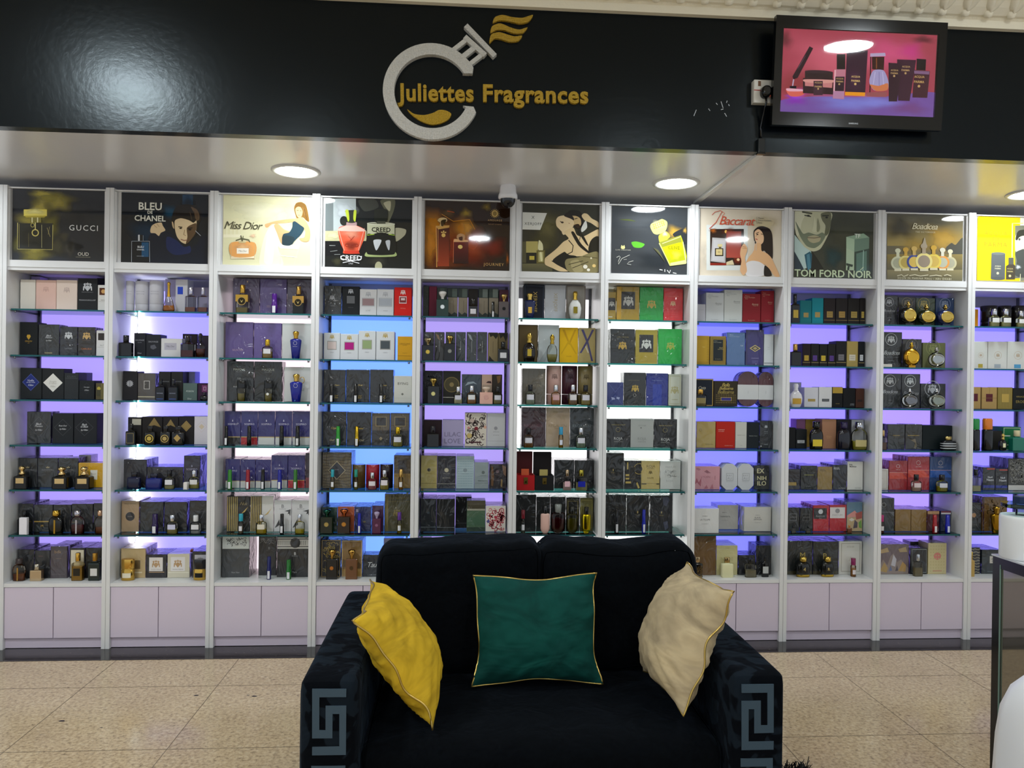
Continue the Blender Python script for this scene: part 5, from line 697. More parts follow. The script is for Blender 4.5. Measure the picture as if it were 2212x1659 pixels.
BOTTLES = [
 (1,5,-2.2897,0.058,0.0653,0.1187,{'kind': 'ornate','col': '0d0d0f','cap': 'e0c084','fin': 'g','lab': 'c8ac78','cf': 'm'},'first black bottle with gold stopper'),
 (1,5,-2.0886,0.058,0.076,0.116,{'kind': 'ornate','col': '0d0d0f','cap': 'e0c084','fin': 'g','lab': 'c8ac78','cf': 'm'},'second black bottle with gold stopper'),
 (1,5,-1.9734,0.058,0.0763,0.1166,{'kind': 'ornate','col': '0d0d0f','cap': 'e0c084','fin': 'g','lab': 'c8ac78','cf': 'm'},'third black bottle with gold stopper'),
 (1,6,-2.2851,0.075,0.058,0.1176,{'kind': 'sq','col': '14161c','cap': '0c0d10','fin': 'g'},'black bottle behind white carton'),
 (1,6,-2.1145,0.058,0.0734,0.1233,{'kind': 'shoulder','col': '0e0e0e','cap': 'caa040','fin': 'g','cf': 'm','ex': 'b8923c'},'black bottle with gold stripe'),
 (1,6,-2.0051,0.058,0.0696,0.1235,{'kind': 'shoulder','col': 'd9d6dc','cap': 'b8b4bc','fin': 'x','liq': ('5a1020',0.62),'cf': 'm','ex': 'c8c4cc'},'clear bottle with dark red liquid'),
 (1,6,-1.8901,0.058,0.0534,0.1236,{'kind': 'shoulder','col': 'd9cfc4','cap': 'd0a888','fin': 'x','liq': ('7a3a18',0.45),'cf': 'm'},'clear bottle with amber liquid'),
 (1,7,-2.0013,0.058,0.0547,0.1446,{'kind': 'sq','col': 'd8c048','cap': 'd8a848','fin': 'x','lab': '2a2416','liq': ('c89a10',0.8),'cf': 'm'},'yellow bottle with gold cap'),
 (1,7,-1.9141,0.058,0.057,0.1444,{'kind': 'sq','col': '1c2a22','cap': 'b88838','fin': 'g','lab': 'd4d2cc','cf': 'm'},'dark green bottle with gold cap'),
 (1,7,-2.2995,0.058,0.0655,0.1164,{'kind': 'shoulder','col': 'd2b890','cap': '3a3030','fin': 'x','liq': ('8a4a1c',0.5),'ex': 'b8904c'},'amber bottle with dark cap'),
 (1,7,-2.2096,0.058,0.0579,0.0869,{'kind': 'sq','col': 'c8b08c','cap': 'c8c0b0','fin': 'm','cf': 'm'},'squat mirrored gold bottle'),
 (2,1,-1.7776,0.13,0.0446,0.1662,{'kind': 'tube','col': 'd6d5de','cap': '161616','fin': 'p','ex': '9a9aa8'},'first white cylinder carton'),
 (2,1,-1.7152,0.13,0.0704,0.1652,{'kind': 'tube','col': 'd6d5de','cap': '161616','fin': 'p','ex': '9a9aa8'},'second white cylinder carton'),
 (2,1,-1.6407,0.13,0.0722,0.1684,{'kind': 'tube','col': 'd6d5de','cap': '161616','fin': 'p','ex': '9a9aa8'},'third white cylinder carton'),
 (2,1,-1.5501,0.058,0.0618,0.1583,{'kind': 'tear','col': 'e0d4c0','cap': 'c89c3c','fin': 'x','liq': ('c07010',0.32),'cf': 'm'},'teardrop bottle with tall gold neck'),
 (2,1,-1.4348,0.058,0.0526,0.1314,{'kind': 'sq','col': 'd0ccd8','cap': 'c0bcc8','fin': 'x','liq': ('8a4420',0.3),'cf': 'm'},'first clear bottle with amber liquid'),
 (2,1,-1.3714,0.058,0.0491,0.1327,{'kind': 'sq','col': 'd0ccd8','cap': 'c0bcc8','fin': 'x','liq': ('8a4420',0.3),'cf': 'm'},'second clear bottle with amber liquid'),
 (2,2,-1.767,0.058,0.0658,0.1107,{'kind': 'sq','col': '15171d','cap': '111318','fin': 'g'},'black bottle with black cap'),
 (2,2,-1.4475,0.058,0.0656,0.1134,{'kind': 'sq','col': '3a1018','cap': '14090c','fin': 'x','liq': ('6a1010',0.5)},'dark red bottle with black cap'),
 (2,2,-1.3828,0.058,0.0522,0.1279,{'kind': 'round','col': '3a1418','cap': '120a10','fin': 'x','liq': ('7a2410',0.55)},'slim shouldered red amber bottle'),
 (2,3,-1.5865,0.058,0.0435,0.1143,{'kind': 'sq','col': '0f1220','cap': '0c0d14','fin': 'g','ex': 'SAUVAGE'},'first navy bottle'),
 (2,3,-1.521,0.058,0.0436,0.1152,{'kind': 'sq','col': '0f1220','cap': '0c0d14','fin': 'g','ex': 'SAUVAGE'},'second navy bottle'),
 (2,3,-1.3591,0.058,0.0465,0.0475,{'kind': 'round','col': '120c18','cap': '1a1220','fin': 'g'},'rounded black bottle at the end'),
 (2,4,-1.7365,0.058,0.048,0.1117,{'kind': 'sq','col': '121312','cap': '0c0c0c','fin': 'g','ex': 'frame'},'black bottle with thin gold frame'),
 (2,4,-1.6376,0.058,0.0575,0.1019,{'kind': 'jarsq','col': '121011','cap': '0e0c0d','fin': 'g','ex': 'C8AA54'},'black bottle with large gold medallion'),
 (2,4,-1.5584,0.058,0.055,0.1025,{'kind': 'jarsq','col': '121011','cap': '0e0c0d','fin': 'g','ex': 'B89C60'},'black bottle with gold octagon plaque'),
 (2,4,-1.4931,0.058,0.064,0.1004,{'kind': 'jarsq','col': '141213','cap': '0e0c0d','fin': 'g','ex': 'dia'},'black bottle with small gold diamond'),
 (2,5,-1.7184,0.058,0.0687,0.0896,{'kind': 'jarsq','col': '10143a','cap': '14151f','fin': 'g'},'dark navy bottle'),
 (2,5,-1.6155,0.058,0.0809,0.0821,{'kind': 'jarsq','col': '16206a','cap': '14182e','fin': 'g'},'deep blue bottle'),
 (2,5,-1.5356,0.058,0.054,0.1011,{'kind': 'dec','col': 'cfd2dc','cap': '101014','fin': 'x','lab': 'd8d8dc','liq': ('b8b478',0.3)},'clear bottle with black cap'),
 (2,5,-1.4151,0.0813,0.0553,0.0963,{'kind': 'dec','col': 'd2d0d0','cap': 'd4d6dc','fin': 'x','lab': 'e4e2e0','liq': ('c8c060',0.5),'cf': 'm'},'clear bottle with silver cap'),
 (2,6,-1.6081,0.058,0.0337,0.1052,{'kind': 'atom','col': '241048','cap': '161616','fin': 'g','lab': 'dcdce0'},'purple atomizer'),
 (2,6,-1.5181,0.058,0.0577,0.0988,{'kind': 'dec','col': 'cfd2dc','cap': 'd4d6dc','fin': 'x','lab': 'c8c8e0','liq': ('a89c50',0.4),'cf': 'm'},'clear bottle with silver ribbed cap'),
 (2,6,-1.3968,0.058,0.0553,0.0973,{'kind': 'dec','col': 'cfd2dc','cap': 'e0e2e4','fin': 'x','lab': 'dcdce0','liq': ('b0b4b8',0.25)},'clear bottle with white cap'),
 (2,7,-1.7451,0.058,0.0702,0.1119,{'kind': 'jar','col': 'c8a04c','cap': 'd4a850','fin': 'm','lab': 'e0d8c0','cf': 'm'},'gold jar with white lid'),
 (2,7,-1.3732,0.058,0.0659,0.108,{'kind': 'jar','col': 'd0a850','cap': '121214','fin': 'm','lab': '16140f'},'gold jar with black lid'),
 (3,1,-1.1658,0.058,0.0626,0.1499,{'kind': 'sq','col': 'c8b890','cap': 'c89c44','fin': 'x','liq': ('8a7c34',0.3),'cf': 'm','ex': 'medal'},'gold bottle with clear base'),
 (3,1,-0.9981,0.058,0.0333,0.1076,{'kind': 'atom','col': '481a74','cap': '161616','fin': 'g','lab': 'dcdce0'},'purple atomizer'),
 (3,1,-0.8705,0.058,0.0579,0.148,{'kind': 'sq','col': '0f0e0c','cap': 'c89c50','fin': 'g','cf': 'm','ex': 'medal'},'gold bottle with black base'),
 (3,2,-1.0319,0.058,0.0555,0.1004,{'kind': 'dec','col': 'd8d0b0','cap': 'd8b040','fin': 'x','lab': 'd8d6d8','liq': ('a8842c',0.55),'cf': 'm'},'clear bottle with gold cap'),
 (3,2,-0.8823,0.058,0.0605,0.1472,{'kind': 'vase','col': '121a78','cap': 'c89a3c','fin': 'g','cf': 'm','ex': 'ring'},'tapered blue bottle with gold stopper'),
 (3,3,-1.1673,0.058,0.0505,0.1117,{'kind': 'cup','col': 'd0d0c4','cap': '101112','fin': 'x','liq': ('8a7c2c',0.6)},'first tapered glass with black cap'),
 (3,3,-1.0248,0.058,0.0507,0.1135,{'kind': 'cup','col': 'd0d0c4','cap': '101112','fin': 'x','liq': ('8a7c2c',0.6),'ex': 'ring'},'second tapered glass with black cap'),
 (3,3,-0.8775,0.058,0.0669,0.1505,{'kind': 'vase','col': '131c86','cap': 'd8b058','fin': 'g','cf': 'm','ex': 'ringhandle'},'tapered blue bottle with ring handle'),
 (3,4,-1.243,0.058,0.022,0.1053,{'kind': 'atom','col': '0c0c0e','cap': '161616','fin': 'g','lab': 'e0e0e4'},'first black atomizer'),
 (3,4,-1.1227,0.058,0.0237,0.1063,{'kind': 'atom','col': '0c0c0e','cap': '161616','fin': 'g'},'second black atomizer'),
 (3,4,-0.9518,0.058,0.0249,0.1078,{'kind': 'atom','col': '0c0c0e','cap': '161616','fin': 'g'},'third black atomizer'),
 (3,4,-0.8674,0.058,0.026,0.1085,{'kind': 'atom','col': '0c0c0e','cap': '161616','fin': 'g','lab': 'd8d8d8'},'fourth black atomizer'),
 (3,5,-1.2217,0.058,0.0246,0.1042,{'kind': 'atom','col': '2c7a24','cap': '161616','fin': 'g','lab': 'dcdce0'},'first green atomizer'),
 (3,5,-1.1269,0.058,0.0247,0.1047,{'kind': 'atom','col': '8a1020','cap': '161616','fin': 'g','lab': 'dcdce0'},'red atomizer'),
 (3,5,-1.048,0.058,0.0232,0.1072,{'kind': 'atom','col': '101012','cap': '161616','fin': 'g','lab': 'dcdce0'},'black atomizer'),
 (3,5,-0.9595,0.058,0.0243,0.1055,{'kind': 'atom','col': '141a88','cap': '161616','fin': 'g','lab': 'dcdce0'},'blue atomizer'),
 (3,5,-0.8763,0.058,0.0239,0.1059,{'kind': 'atom','col': '2a6a20','cap': '161616','fin': 'g','lab': 'dcdce0'},'second green atomizer'),
 (3,6,-1.1609,0.058,0.0263,0.1056,{'kind': 'vial','col': 'd0ccc4','cap': '2a9ab0','fin': 'x','lab': 'e0e0e4','liq': ('9a8c78',0.5)},'slim spray vial with teal cap'),
 (3,6,-1.0523,0.058,0.0565,0.1003,{'kind': 'dec','col': 'dcd8b4','cap': 'd4d6dc','fin': 'x','lab': 'd8d2c0','liq': ('c8b018',0.38),'cf': 'm'},'yellow bottle before the striped box'),
 (3,6,-0.9448,0.058,0.0238,0.1057,{'kind': 'atom','col': '101012','cap': '161616','fin': 'g','lab': 'dcdce0'},'black atomizer'),
 (3,6,-0.8502,0.058,0.0516,0.102,{'kind': 'dec','col': 'dcdcc8','cap': 'd4d6dc','fin': 'x','liq': ('d0c018',0.36),'cf': 'm'},'yellow bottle before the feather box'),
 (3,7,-1.01,0.058,0.0238,0.1231,{'kind': 'atom','col': '161a5a','cap': '161616','fin': 'g','lab': 'd8d8dc'},'blue atomizer'),
 (3,7,-0.9061,0.058,0.0276,0.1049,{'kind': 'atom','col': '1c6a24','cap': '161616','fin': 'g','lab': 'd8d8dc'},'green atomizer'),
 (4,3,-0.69,0.058,0.0256,0.0998,{'kind': 'atom','col': '0d0d10','cap': '161616','fin': 'g','lab': 'dcdce0'},'first black atomizer'),
 (4,3,-0.561,0.058,0.0241,0.1014,{'kind': 'atom','col': '0d0d10','cap': '161616','fin': 'g','lab': 'dcdce0'},'second black atomizer'),
 (4,3,-0.4242,0.058,0.0253,0.1031,{'kind': 'atom','col': '0d0d10','cap': '161616','fin': 'g','lab': 'dcdce0'},'third black atomizer'),
 (4,4,-0.6522,0.058,0.024,0.1077,{'kind': 'atom','col': '248a2c','cap': '161616','fin': 'g','lab': 'dcdce0'},'green atomizer'),
 (4,4,-0.5523,0.058,0.0252,0.1085,{'kind': 'atom','col': 'b8982c','cap': '161616','fin': 'm','lab': 'dcdce0'},'gold atomizer'),
 (4,4,-0.3324,0.058,0.0552,0.1061,{'kind': 'dec','col': 'd4d6c8','cap': 'd8b430','fin': 'x','lab': 'd0d0da','liq': ('a8a040',0.5),'cf': 'm'},'clear bottle with gold cap'),
 (4,5,-0.5482,0.14,0.0711,0.1279,{'kind': 'tube','col': '5c4a2a','cap': '161616','fin': 'g'},'gold brown cylinder carton'),
 (4,5,-0.473,0.14,0.0747,0.1283,{'kind': 'tube','col': '9e1c2c','cap': '161616','fin': 'g'},'red cylinder carton'),
 (4,5,-0.3976,0.14,0.0716,0.1303,{'kind': 'tube','col': '2a2024','cap': '161616','fin': 'g'},'black cylinder carton'),
 (4,5,-0.6792,0.058,0.0214,0.1079,{'kind': 'vial','col': 'd0d0c8','cap': '2a9aa8','fin': 'x','lab': 'e0e0e4','liq': ('a08c50',0.5)},'first slim vial with teal cap'),
 (4,5,-0.5541,0.058,0.0214,0.1085,{'kind': 'vial','col': 'd0d0c8','cap': '1c8a78','fin': 'x','lab': 'e0e0e4','liq': ('a09c50',0.5)},'second slim vial with teal cap'),
 (4,5,-0.4665,0.058,0.049,0.0926,{'kind': 'dec','col': 'dcc0c4','cap': 'd4d6dc','fin': 'x','lab': 'e0d8dc','liq': ('b86a74',0.4),'cf': 'm'},'clear bottle before red cylinder'),
 (4,5,-0.4013,0.058,0.0502,0.1049,{'kind': 'dec','col': 'd8d4c0','cap': 'd4d6dc','fin': 'x','lab': 'e0d8dc','liq': ('b8a848',0.5),'cf': 'm'},'clear bottle before black cylinder'),
 (4,5,-0.3126,0.058,0.0243,0.1107,{'kind': 'vial','col': 'dcc89c','cap': 'd0a860','fin': 'x','lab': 'e4e2e0','liq': ('c08830',0.55),'cf': 'm'},'slim vial with gold cap'),
 (4,6,-0.7071,0.058,0.0687,0.1304,{'kind': 'amo','col': '16240f','cap': '2a5a4c','fin': 'g','cf': 'm','ex': 'b09c60'},'green black bottle with horse emblem'),
 (4,6,-0.6143,0.058,0.0676,0.1332,{'kind': 'amo','col': '2a1608','cap': 'c06a3c','fin': 'g','cf': 'm','ex': 'c08840'},'amber bottle with horse emblem'),
 (4,6,-0.533,0.058,0.0204,0.1088,{'kind': 'atom','col': '1420a0','cap': '161616','fin': 'g','lab': 'dcdce0'},'blue atomizer'),
 (4,6,-0.4396,0.058,0.0458,0.1171,{'kind': 'amo','col': '50143c','cap': 'b0a0c0','fin': 'g','ex': '8a5a78'},'purple bottle with clear stopper'),
 (4,6,-0.3179,0.058,0.0243,0.1144,{'kind': 'vial','col': 'd0c890','cap': '5a2a88','fin': 'x','lab': 'e0e0e4','liq': ('a89430',0.6)},'slim vial with purple cap'),
 (4,7,-0.6767,0.058,0.0583,0.1601,{'kind': 'amo','col': '1c1813','cap': 'c0964c','fin': 'g','cf': 'm','ex': 'C8803C'},'dark patterned bottle with gold cap'),
 (4,7,-0.5713,0.058,0.0623,0.1599,{'kind': 'amo','col': '6a4426','cap': 'c0964c','fin': 'g','cf': 'm','ex': '4a3418'},'brown gold bottle with gold cap'),
 (5,1,-0.099,0.058,0.0649,0.1388,{'kind': 'amo','col': '14382e','cap': 'dcd8d4','fin': 'g','ex': 'dce0dc'},'dark green bottle with white stopper'),
 (5,1,0.0678,0.058,0.0495,0.0995,{'kind': 'sq','col': '3a2810','cap': '120e0a','fin': 'x','lab': 'd0ccd0','liq': ('6a4010',0.35)},'dark amber bottle with black cap'),
 (5,1,0.1769,0.058,0.0196,0.0869,{'kind': 'atom','col': '121412','cap': '161616','fin': 'g','lab': 'dcdce0'},'short black atomizer'),
 (5,1,0.2361,0.058,0.0546,0.1301,{'kind': 'amo','col': '564a48','cap': 'c8a868','fin': 'g','cf': 'm','ex': '141214'},'taupe bottle with gold cap'),
 (5,2,-0.1754,0.058,0.0634,0.1238,{'kind': 'amo','col': '0e0f16','cap': 'c0b088','fin': 'g','cf': 'm','ex': 'd0b050'},'black bottle with gold flower disc'),
 (5,2,-0.0565,0.058,0.0601,0.1391,{'kind': 'amo','col': '0d0e12','cap': 'd0b464','fin': 'g','cf': 'm','ex': '8a8a84'},'black bottle with gold stopper'),
 (5,2,0.2352,0.058,0.0564,0.1086,{'kind': 'sq','col': '0f1014','cap': '0c0d10','fin': 'g','lab': 'dcdce0'},'square black bottle with white label'),
 (5,3,-0.143,0.058,0.0628,0.1393,{'kind': 'amo','col': '0e1019','cap': 'd0b464','fin': 'g','cf': 'm','ex': 'd0c480'},'black bottle with gold flower disc'),
 (5,3,-0.0082,0.058,0.0484,0.0919,{'kind': 'dec','col': 'dcdcc8','cap': 'd4d6dc','fin': 'x','lab': 'c8c8d0','liq': ('c8c498',0.5),'cf': 'm'},'pale clear bottle with silver cap'),
 (5,3,0.0654,0.058,0.0525,0.0977,{'kind': 'dec','col': 'dccca8','cap': 'd4d6dc','fin': 'x','lab': 'dcdcdc','liq': ('a06c20',0.6),'cf': 'm'},'amber bottle with silver cap'),
 (5,3,0.1451,0.058,0.0703,0.0937,{'kind': 'amo','col': 'd8a898','cap': 'dcc8b4','fin': 'g','ex': 'c89888'},'pink bottle with domed stopper'),
 (5,3,0.2085,0.058,0.0512,0.097,{'kind': 'dec','col': 'ccccb8','cap': '121316','fin': 'x','lab': 'c8c8d0','liq': ('8a7c30',0.4)},'clear bottle with black cap'),
 (5,4,-0.1429,0.058,0.0638,0.1134,{'kind': 'sq','col': '0c0b10','cap': '18161c','fin': 'g'},'black bottle with smoked stopper'),
 (6,1,0.3787,0.058,0.0619,0.1379,{'kind': 'vase','col': '121c4c','cap': 'd0b05c','fin': 'g','cf': 'm','ex': 'c8a048'},'navy bottle with gold cap'),
 (6,1,0.6293,0.058,0.0694,0.1529,{'kind': 'pear','col': 'c8c8c4','cap': 'c8a84c','fin': 'f','cf': 'm','ex': '8a7a30'},'white pear bottle with gold cap'),
 (6,2,0.3786,0.058,0.0699,0.1602,{'kind': 'round','col': '1a100c','cap': 'c8a850','fin': 'g','cf': 'm','ex': 'b89c3c'},'dark brown bottle with gold horse'),
 (6,2,0.505,0.058,0.0582,0.1525,{'kind': 'round','col': 'd4d8cc','cap': 'b8983c','fin': 'x','liq': ('b8b060',0.45),'cf': 'm'},'clear bottle with gold cap'),
 (6,3,0.5262,0.14,0.0848,0.2165,{'kind': 'tube','col': 'c29a90','cap': '161616','fin': 'g','ex': 'RK'},'pink cylinder carton'),
 (6,3,0.6148,0.14,0.0871,0.2165,{'kind': 'tube','col': '42202e','cap': '161616','fin': 'g','ex': 'RK'},'wine cylinder carton'),
 (6,3,0.7037,0.14,0.0853,0.2165,{'kind': 'tube','col': '8e7e52','cap': '161616','fin': 'g','ex': 'RK'},'gold cylinder carton'),
 (6,3,0.3871,0.058,0.0545,0.109,{'kind': 'dec','col': 'd4d8c8','cap': '14161c','fin': 'x','lab': 'd0d0d8','liq': ('98a488',0.45)},'first clear bottle with black cap'),
 (6,3,0.529,0.058,0.0528,0.1083,{'kind': 'dec','col': 'dcc8a0','cap': 'd4d6dc','fin': 'x','lab': 'c8a0a0','liq': ('c07c18',0.6),'cf': 'm'},'amber bottle with silver cap'),
 (6,3,0.6239,0.058,0.0529,0.1105,{'kind': 'dec','col': 'dcd4bc','cap': 'd4d6dc','fin': 'x','lab': 'd8d4d4','liq': ('8a6024',0.45),'cf': 'm'},'brown bottle with silver cap'),
 (6,3,0.6943,0.058,0.0566,0.1103,{'kind': 'dec','col': 'd8d4bc','cap': '14161c','fin': 'x','lab': 'd0d0d8','liq': ('a89440',0.5)},'second clear bottle with black cap'),
 (6,4,0.3805,0.058,0.056,0.108,{'kind': 'dec','col': 'd8ccb0','cap': '181216','fin': 'x','lab': 'd0d0d8','liq': ('8a5c20',0.45)},'amber bottle with black cap'),
 (6,4,0.56,0.058,0.0259,0.1145,{'kind': 'vial','col': 'dccca0','cap': '2a90b8','fin': 'x','lab': 'd8dce8','liq': ('b88c28',0.6)},'slim amber vial with blue cap'),
 (6,4,0.6718,0.058,0.0555,0.1105,{'kind': 'dec','col': 'd0d8cc','cap': 'd4d6dc','fin': 'x','lab': 'd0d0d8','liq': ('90a48c',0.45),'cf': 'm'},'clear green bottle with silver cap'),
 (6,5,0.5973,0.058,0.0474,0.1118,{'kind': 'sq','col': 'dccccc','cap': 'c0a888','fin': 'x','lab': 'd8b0b8','liq': ('d8c0b8',0.6),'cf': 'm'},'clear bottle with pink label'),
 (6,5,0.6761,0.058,0.0651,0.1121,{'kind': 'sq','col': 'c0c8d8','cap': 'a89c40','fin': 'x','lab': '14209a','liq': ('b0a860',0.6),'cf': 'm'},'clear bottle with blue label'),
 (6,6,0.3563,0.058,0.0247,0.1274,{'kind': 'vial','col': 'd0d4c8','cap': '701420','fin': 'x','lab': 'dcdce4','liq': ('788070',0.5)},'slim vial with red cap'),
 (6,6,0.4788,0.058,0.0512,0.1499,{'kind': 'rbot','col': 'd8b0a4','cap': '18181a','fin': 'f'},'frosted pink pointed-base bottle'),
 (6,6,0.5503,0.058,0.0778,0.1599,{'kind': 'rbot','col': '7a1420','cap': '7c807c','fin': 'x','liq': ('50080e',0.8)},'dark red pointed-base bottle'),
 (6,6,0.6281,0.058,0.0625,0.1476,{'kind': 'rbot','col': '8a8424','cap': '15150f','fin': 'x','liq': ('6a6410',0.85)},'olive pointed-base bottle'),
 (6,6,0.7076,0.058,0.0491,0.1453,{'kind': 'rbot','col': 'd0b820','cap': '121210','fin': 'm'},'gold pointed-base bottle'),
 (7,6,0.8773,0.058,0.025,0.1334,{'kind': 'atom','col': '101012','cap': '161616','fin': 'g','lab': 'c8c8cc'},'black atomizer'),
 (7,6,1.0297,0.058,0.0217,0.1302,{'kind': 'atom','col': '14209a','cap': '161616','fin': 'g','lab': 'd0d0d8'},'blue atomizer'),
 (8,3,1.3407,0.058,0.0654,0.0935,{'kind': 'jarsq','col': 'c8ccd4','cap': 'c89c4c','fin': 'x','lab': '8a7c50','liq': ('a89460',0.4),'cf': 'm'},'clear flacon with gold stopper'),
 (8,7,1.3366,0.058,0.0574,0.1133,{'kind': 'jarsq','col': '1d1812','cap': 'c0a884','fin': 'g','cf': 'm','ex': 'lattice'},'black bottle with gold lattice'),
 (8,7,1.5057,0.058,0.0688,0.1103,{'kind': 'jarsq','col': 'd8d4a8','cap': 'b09868','fin': 'p','cf': 'm'},'cream square bottle with gold cap'),
 (8,7,1.6411,0.058,0.0656,0.1025,{'kind': 'jarsq','col': 'c8c8c0','cap': '121316','fin': 'x','liq': ('b0a888',0.6)},'clear bottle with black cap'),
 (8,7,1.7245,0.058,0.0404,0.1195,{'kind': 'jarsq','col': '101214','cap': '14161a','fin': 'g','lab': 'b8bab8'},'small black bottle with white label'),
 (9,1,1.8759,0.058,0.0458,0.1632,{'kind': 'sq','col': '121010','cap': '100e0e','fin': 'g','lab': 'b89c40'},'black bottle with gold label at the end'),
 (9,2,1.8816,0.058,0.0574,0.1229,{'kind': 'sq','col': '131313','cap': 'c89c54','fin': 'g','cf': 'm'},'black bottle with gold cap'),
 (9,3,1.8883,0.058,0.0735,0.1335,{'kind': 'pear','col': 'd8d6da','cap': 'dcdade','fin': 'g','lab': 'c0983c'},'white bottle with gold label'),
 (9,4,2.0101,0.058,0.0758,0.1579,{'kind': 'shoulder','col': '100f10','cap': '0e0d0e','fin': 'g','lab': 'd0b838'},'black bottle with yellow label'),
 (9,4,2.171,0.058,0.0736,0.1563,{'kind': 'shoulder','col': '131124','cap': '241a40','fin': 'g'},'dark navy bottle with purple cap'),
 (9,4,2.2619,0.058,0.0901,0.1571,{'kind': 'shoulder','col': 'd0d2c8','cap': 'b8bcc8','fin': 'x','lab': 'b8ac78','liq': ('bcb440',0.5),'cf': 'm'},'clear bottle with yellow liquid'),
 (9,6,1.8849,0.058,0.0258,0.0397,{'kind': 'sq','col': 'c0c0bc','cap': '101214','fin': 'x','liq': ('707068',0.4)},'first tiny black capped bottle'),
 (9,6,1.9701,0.058,0.0259,0.0396,{'kind': 'sq','col': 'c0c0bc','cap': '101214','fin': 'x','liq': ('707068',0.4)},'second tiny black capped bottle'),
 (9,6,2.2106,0.058,0.0242,0.0427,{'kind': 'sq','col': 'c07830','cap': 'b87838','fin': 'x','liq': ('a05c18',0.8)},'tiny amber bottle'),
 (9,7,1.9437,0.058,0.0757,0.1139,{'kind': 'shoulder','col': '131410','cap': 'c8a850','fin': 'g','cf': 'm','ex': 'goldbase4'},'first black bottle with gold cap'),
 (9,7,2.0855,0.058,0.0721,0.1135,{'kind': 'shoulder','col': '131410','cap': 'c8a850','fin': 'g','cf': 'm','ex': 'goldbaseR'},'second black bottle with gold cap'),
 (9,7,2.2369,0.058,0.0301,0.1036,{'kind': 'vial','col': 'dcc4a0','cap': '801c50','fin': 'x','lab': 'dcd4d4','liq': ('c88c48',0.7)},'slim vial with plum cap'),
 (10,1,2.5389,0.058,0.0967,0.1356,{'kind': 'disc','col': '141210','cap': 'c8a85c','fin': 'g','cf': 'm','ex': 'D0B058'},'black round bottle with gold medallion'),
 (10,1,2.6458,0.058,0.1076,0.1187,{'kind': 'disc','col': '1a2410','cap': 'c8a85c','fin': 'g','cf': 'm','ex': 'D0B058'},'green round bottle with gold medallion'),
 (10,1,2.7589,0.058,0.1014,0.1209,{'kind': 'disc','col': '14204c','cap': 'c8a85c','fin': 'g','cf': 'm','ex': 'D0B058'},'blue round bottle with gold medallion'),
 (10,2,2.5615,0.058,0.0929,0.1432,{'kind': 'disc','col': 'b8862c','cap': 'd0a840','fin': 'm','cf': 'm','ex': 'D8A838'},'round all-gold bottle'),
 (10,2,2.7099,0.058,0.0966,0.1171,{'kind': 'disc','col': 'c0b890','cap': 'c0c0c4','fin': 'x','liq': ('a88c30',0.35),'cf': 'm','ex': 'A8AAA8'},'round bottle with silver medallion'),
 (10,3,2.554,0.058,0.0942,0.1133,{'kind': 'disc','col': 'b8b8b0','cap': 'c8cad0','fin': 'x','liq': ('8a8878',0.4),'cf': 'm','ex': '77777A'},'first round bottle with dark silver medallion'),
 (10,3,2.7148,0.058,0.0993,0.1152,{'kind': 'disc','col': 'c0c4b0','cap': 'c8cad0','fin': 'x','liq': ('788038',0.3),'cf': 'm','ex': '8C9084'},'second round bottle with pale silver medallion'),
 (10,4,2.4018,0.058,0.0348,0.1109,{'kind': 'sq','col': 'c8a070','cap': 'c8a870','fin': 'x','liq': ('7a4c20',0.6),'cf': 'm'},'small amber bottle against the post'),
 (10,4,2.7875,0.058,0.081,0.0791,{'kind': 'jarsq','col': '14161c','cap': 'c8b070','fin': 'g','cf': 'm','ex': 'rings'},'black bottle with white rings'),
 (10,5,2.6004,0.058,0.0568,0.0956,{'kind': 'dec','col': 'd8ccc8','cap': '121216','fin': 'x','lab': 'd8c8c8','liq': ('c8a894',0.4)},'pale bottle with black cap'),
 (10,5,2.7527,0.058,0.0657,0.095,{'kind': 'dec','col': 'd0d4d0','cap': '121216','fin': 'x','lab': 'c8ccd4','liq': ('a8a020',0.5)},'yellow bottle with black cap'),
 (10,6,2.4003,0.058,0.0243,0.1015,{'kind': 'vial','col': 'd8b8b0','cap': 'b02068','fin': 'x','lab': 'e0dcdc','liq': ('8a4c3c',0.6)},'slim vial with pink cap'),
 (10,6,2.7142,0.058,0.0265,0.103,{'kind': 'atom','col': '98101c','cap': '161616','fin': 'g','lab': 'e0dce0'},'red atomizer'),
 (10,6,2.7904,0.058,0.0266,0.1031,{'kind': 'atom','col': '1420a4','cap': '161616','fin': 'g','lab': 'd0d4e8'},'blue atomizer'),
 (10,7,2.6166,0.058,0.0463,0.1246,{'kind': 'sq','col': 'c4c4b4','cap': 'c8ccd0','fin': 'x','liq': ('a89c78',0.6),'cf': 'm'},'clear silver capped bottle in display box'),
 (11,1,3.0796,0.14,0.092,0.1275,{'kind': 'tube','col': '1d1b1d','cap': '161616','fin': 'g'},'first dark cylinder carton'),
 (11,1,3.1703,0.14,0.08,0.1292,{'kind': 'tube','col': '1d1b1d','cap': '161616','fin': 'g'},'second dark cylinder carton'),
 (11,1,3.2551,0.14,0.0802,0.1309,{'kind': 'tube','col': '1d1b1d','cap': '161616','fin': 'g'},'third dark cylinder carton'),
 (11,1,3.0519,0.058,0.0596,0.1011,{'kind': 'dec','col': 'd4d6c8','cap': 'd4d6dc','fin': 'x','lab': 'd8d8d4','liq': ('c0bc70',0.45),'cf': 'm'},'first clear bottle with silver cap'),
 (11,1,3.1195,0.058,0.0637,0.1024,{'kind': 'dec','col': 'd4d6c8','cap': 'd4d6dc','fin': 'x','lab': 'd8d8d4','liq': ('c0bc70',0.45),'cf': 'm'},'second clear bottle with silver cap'),
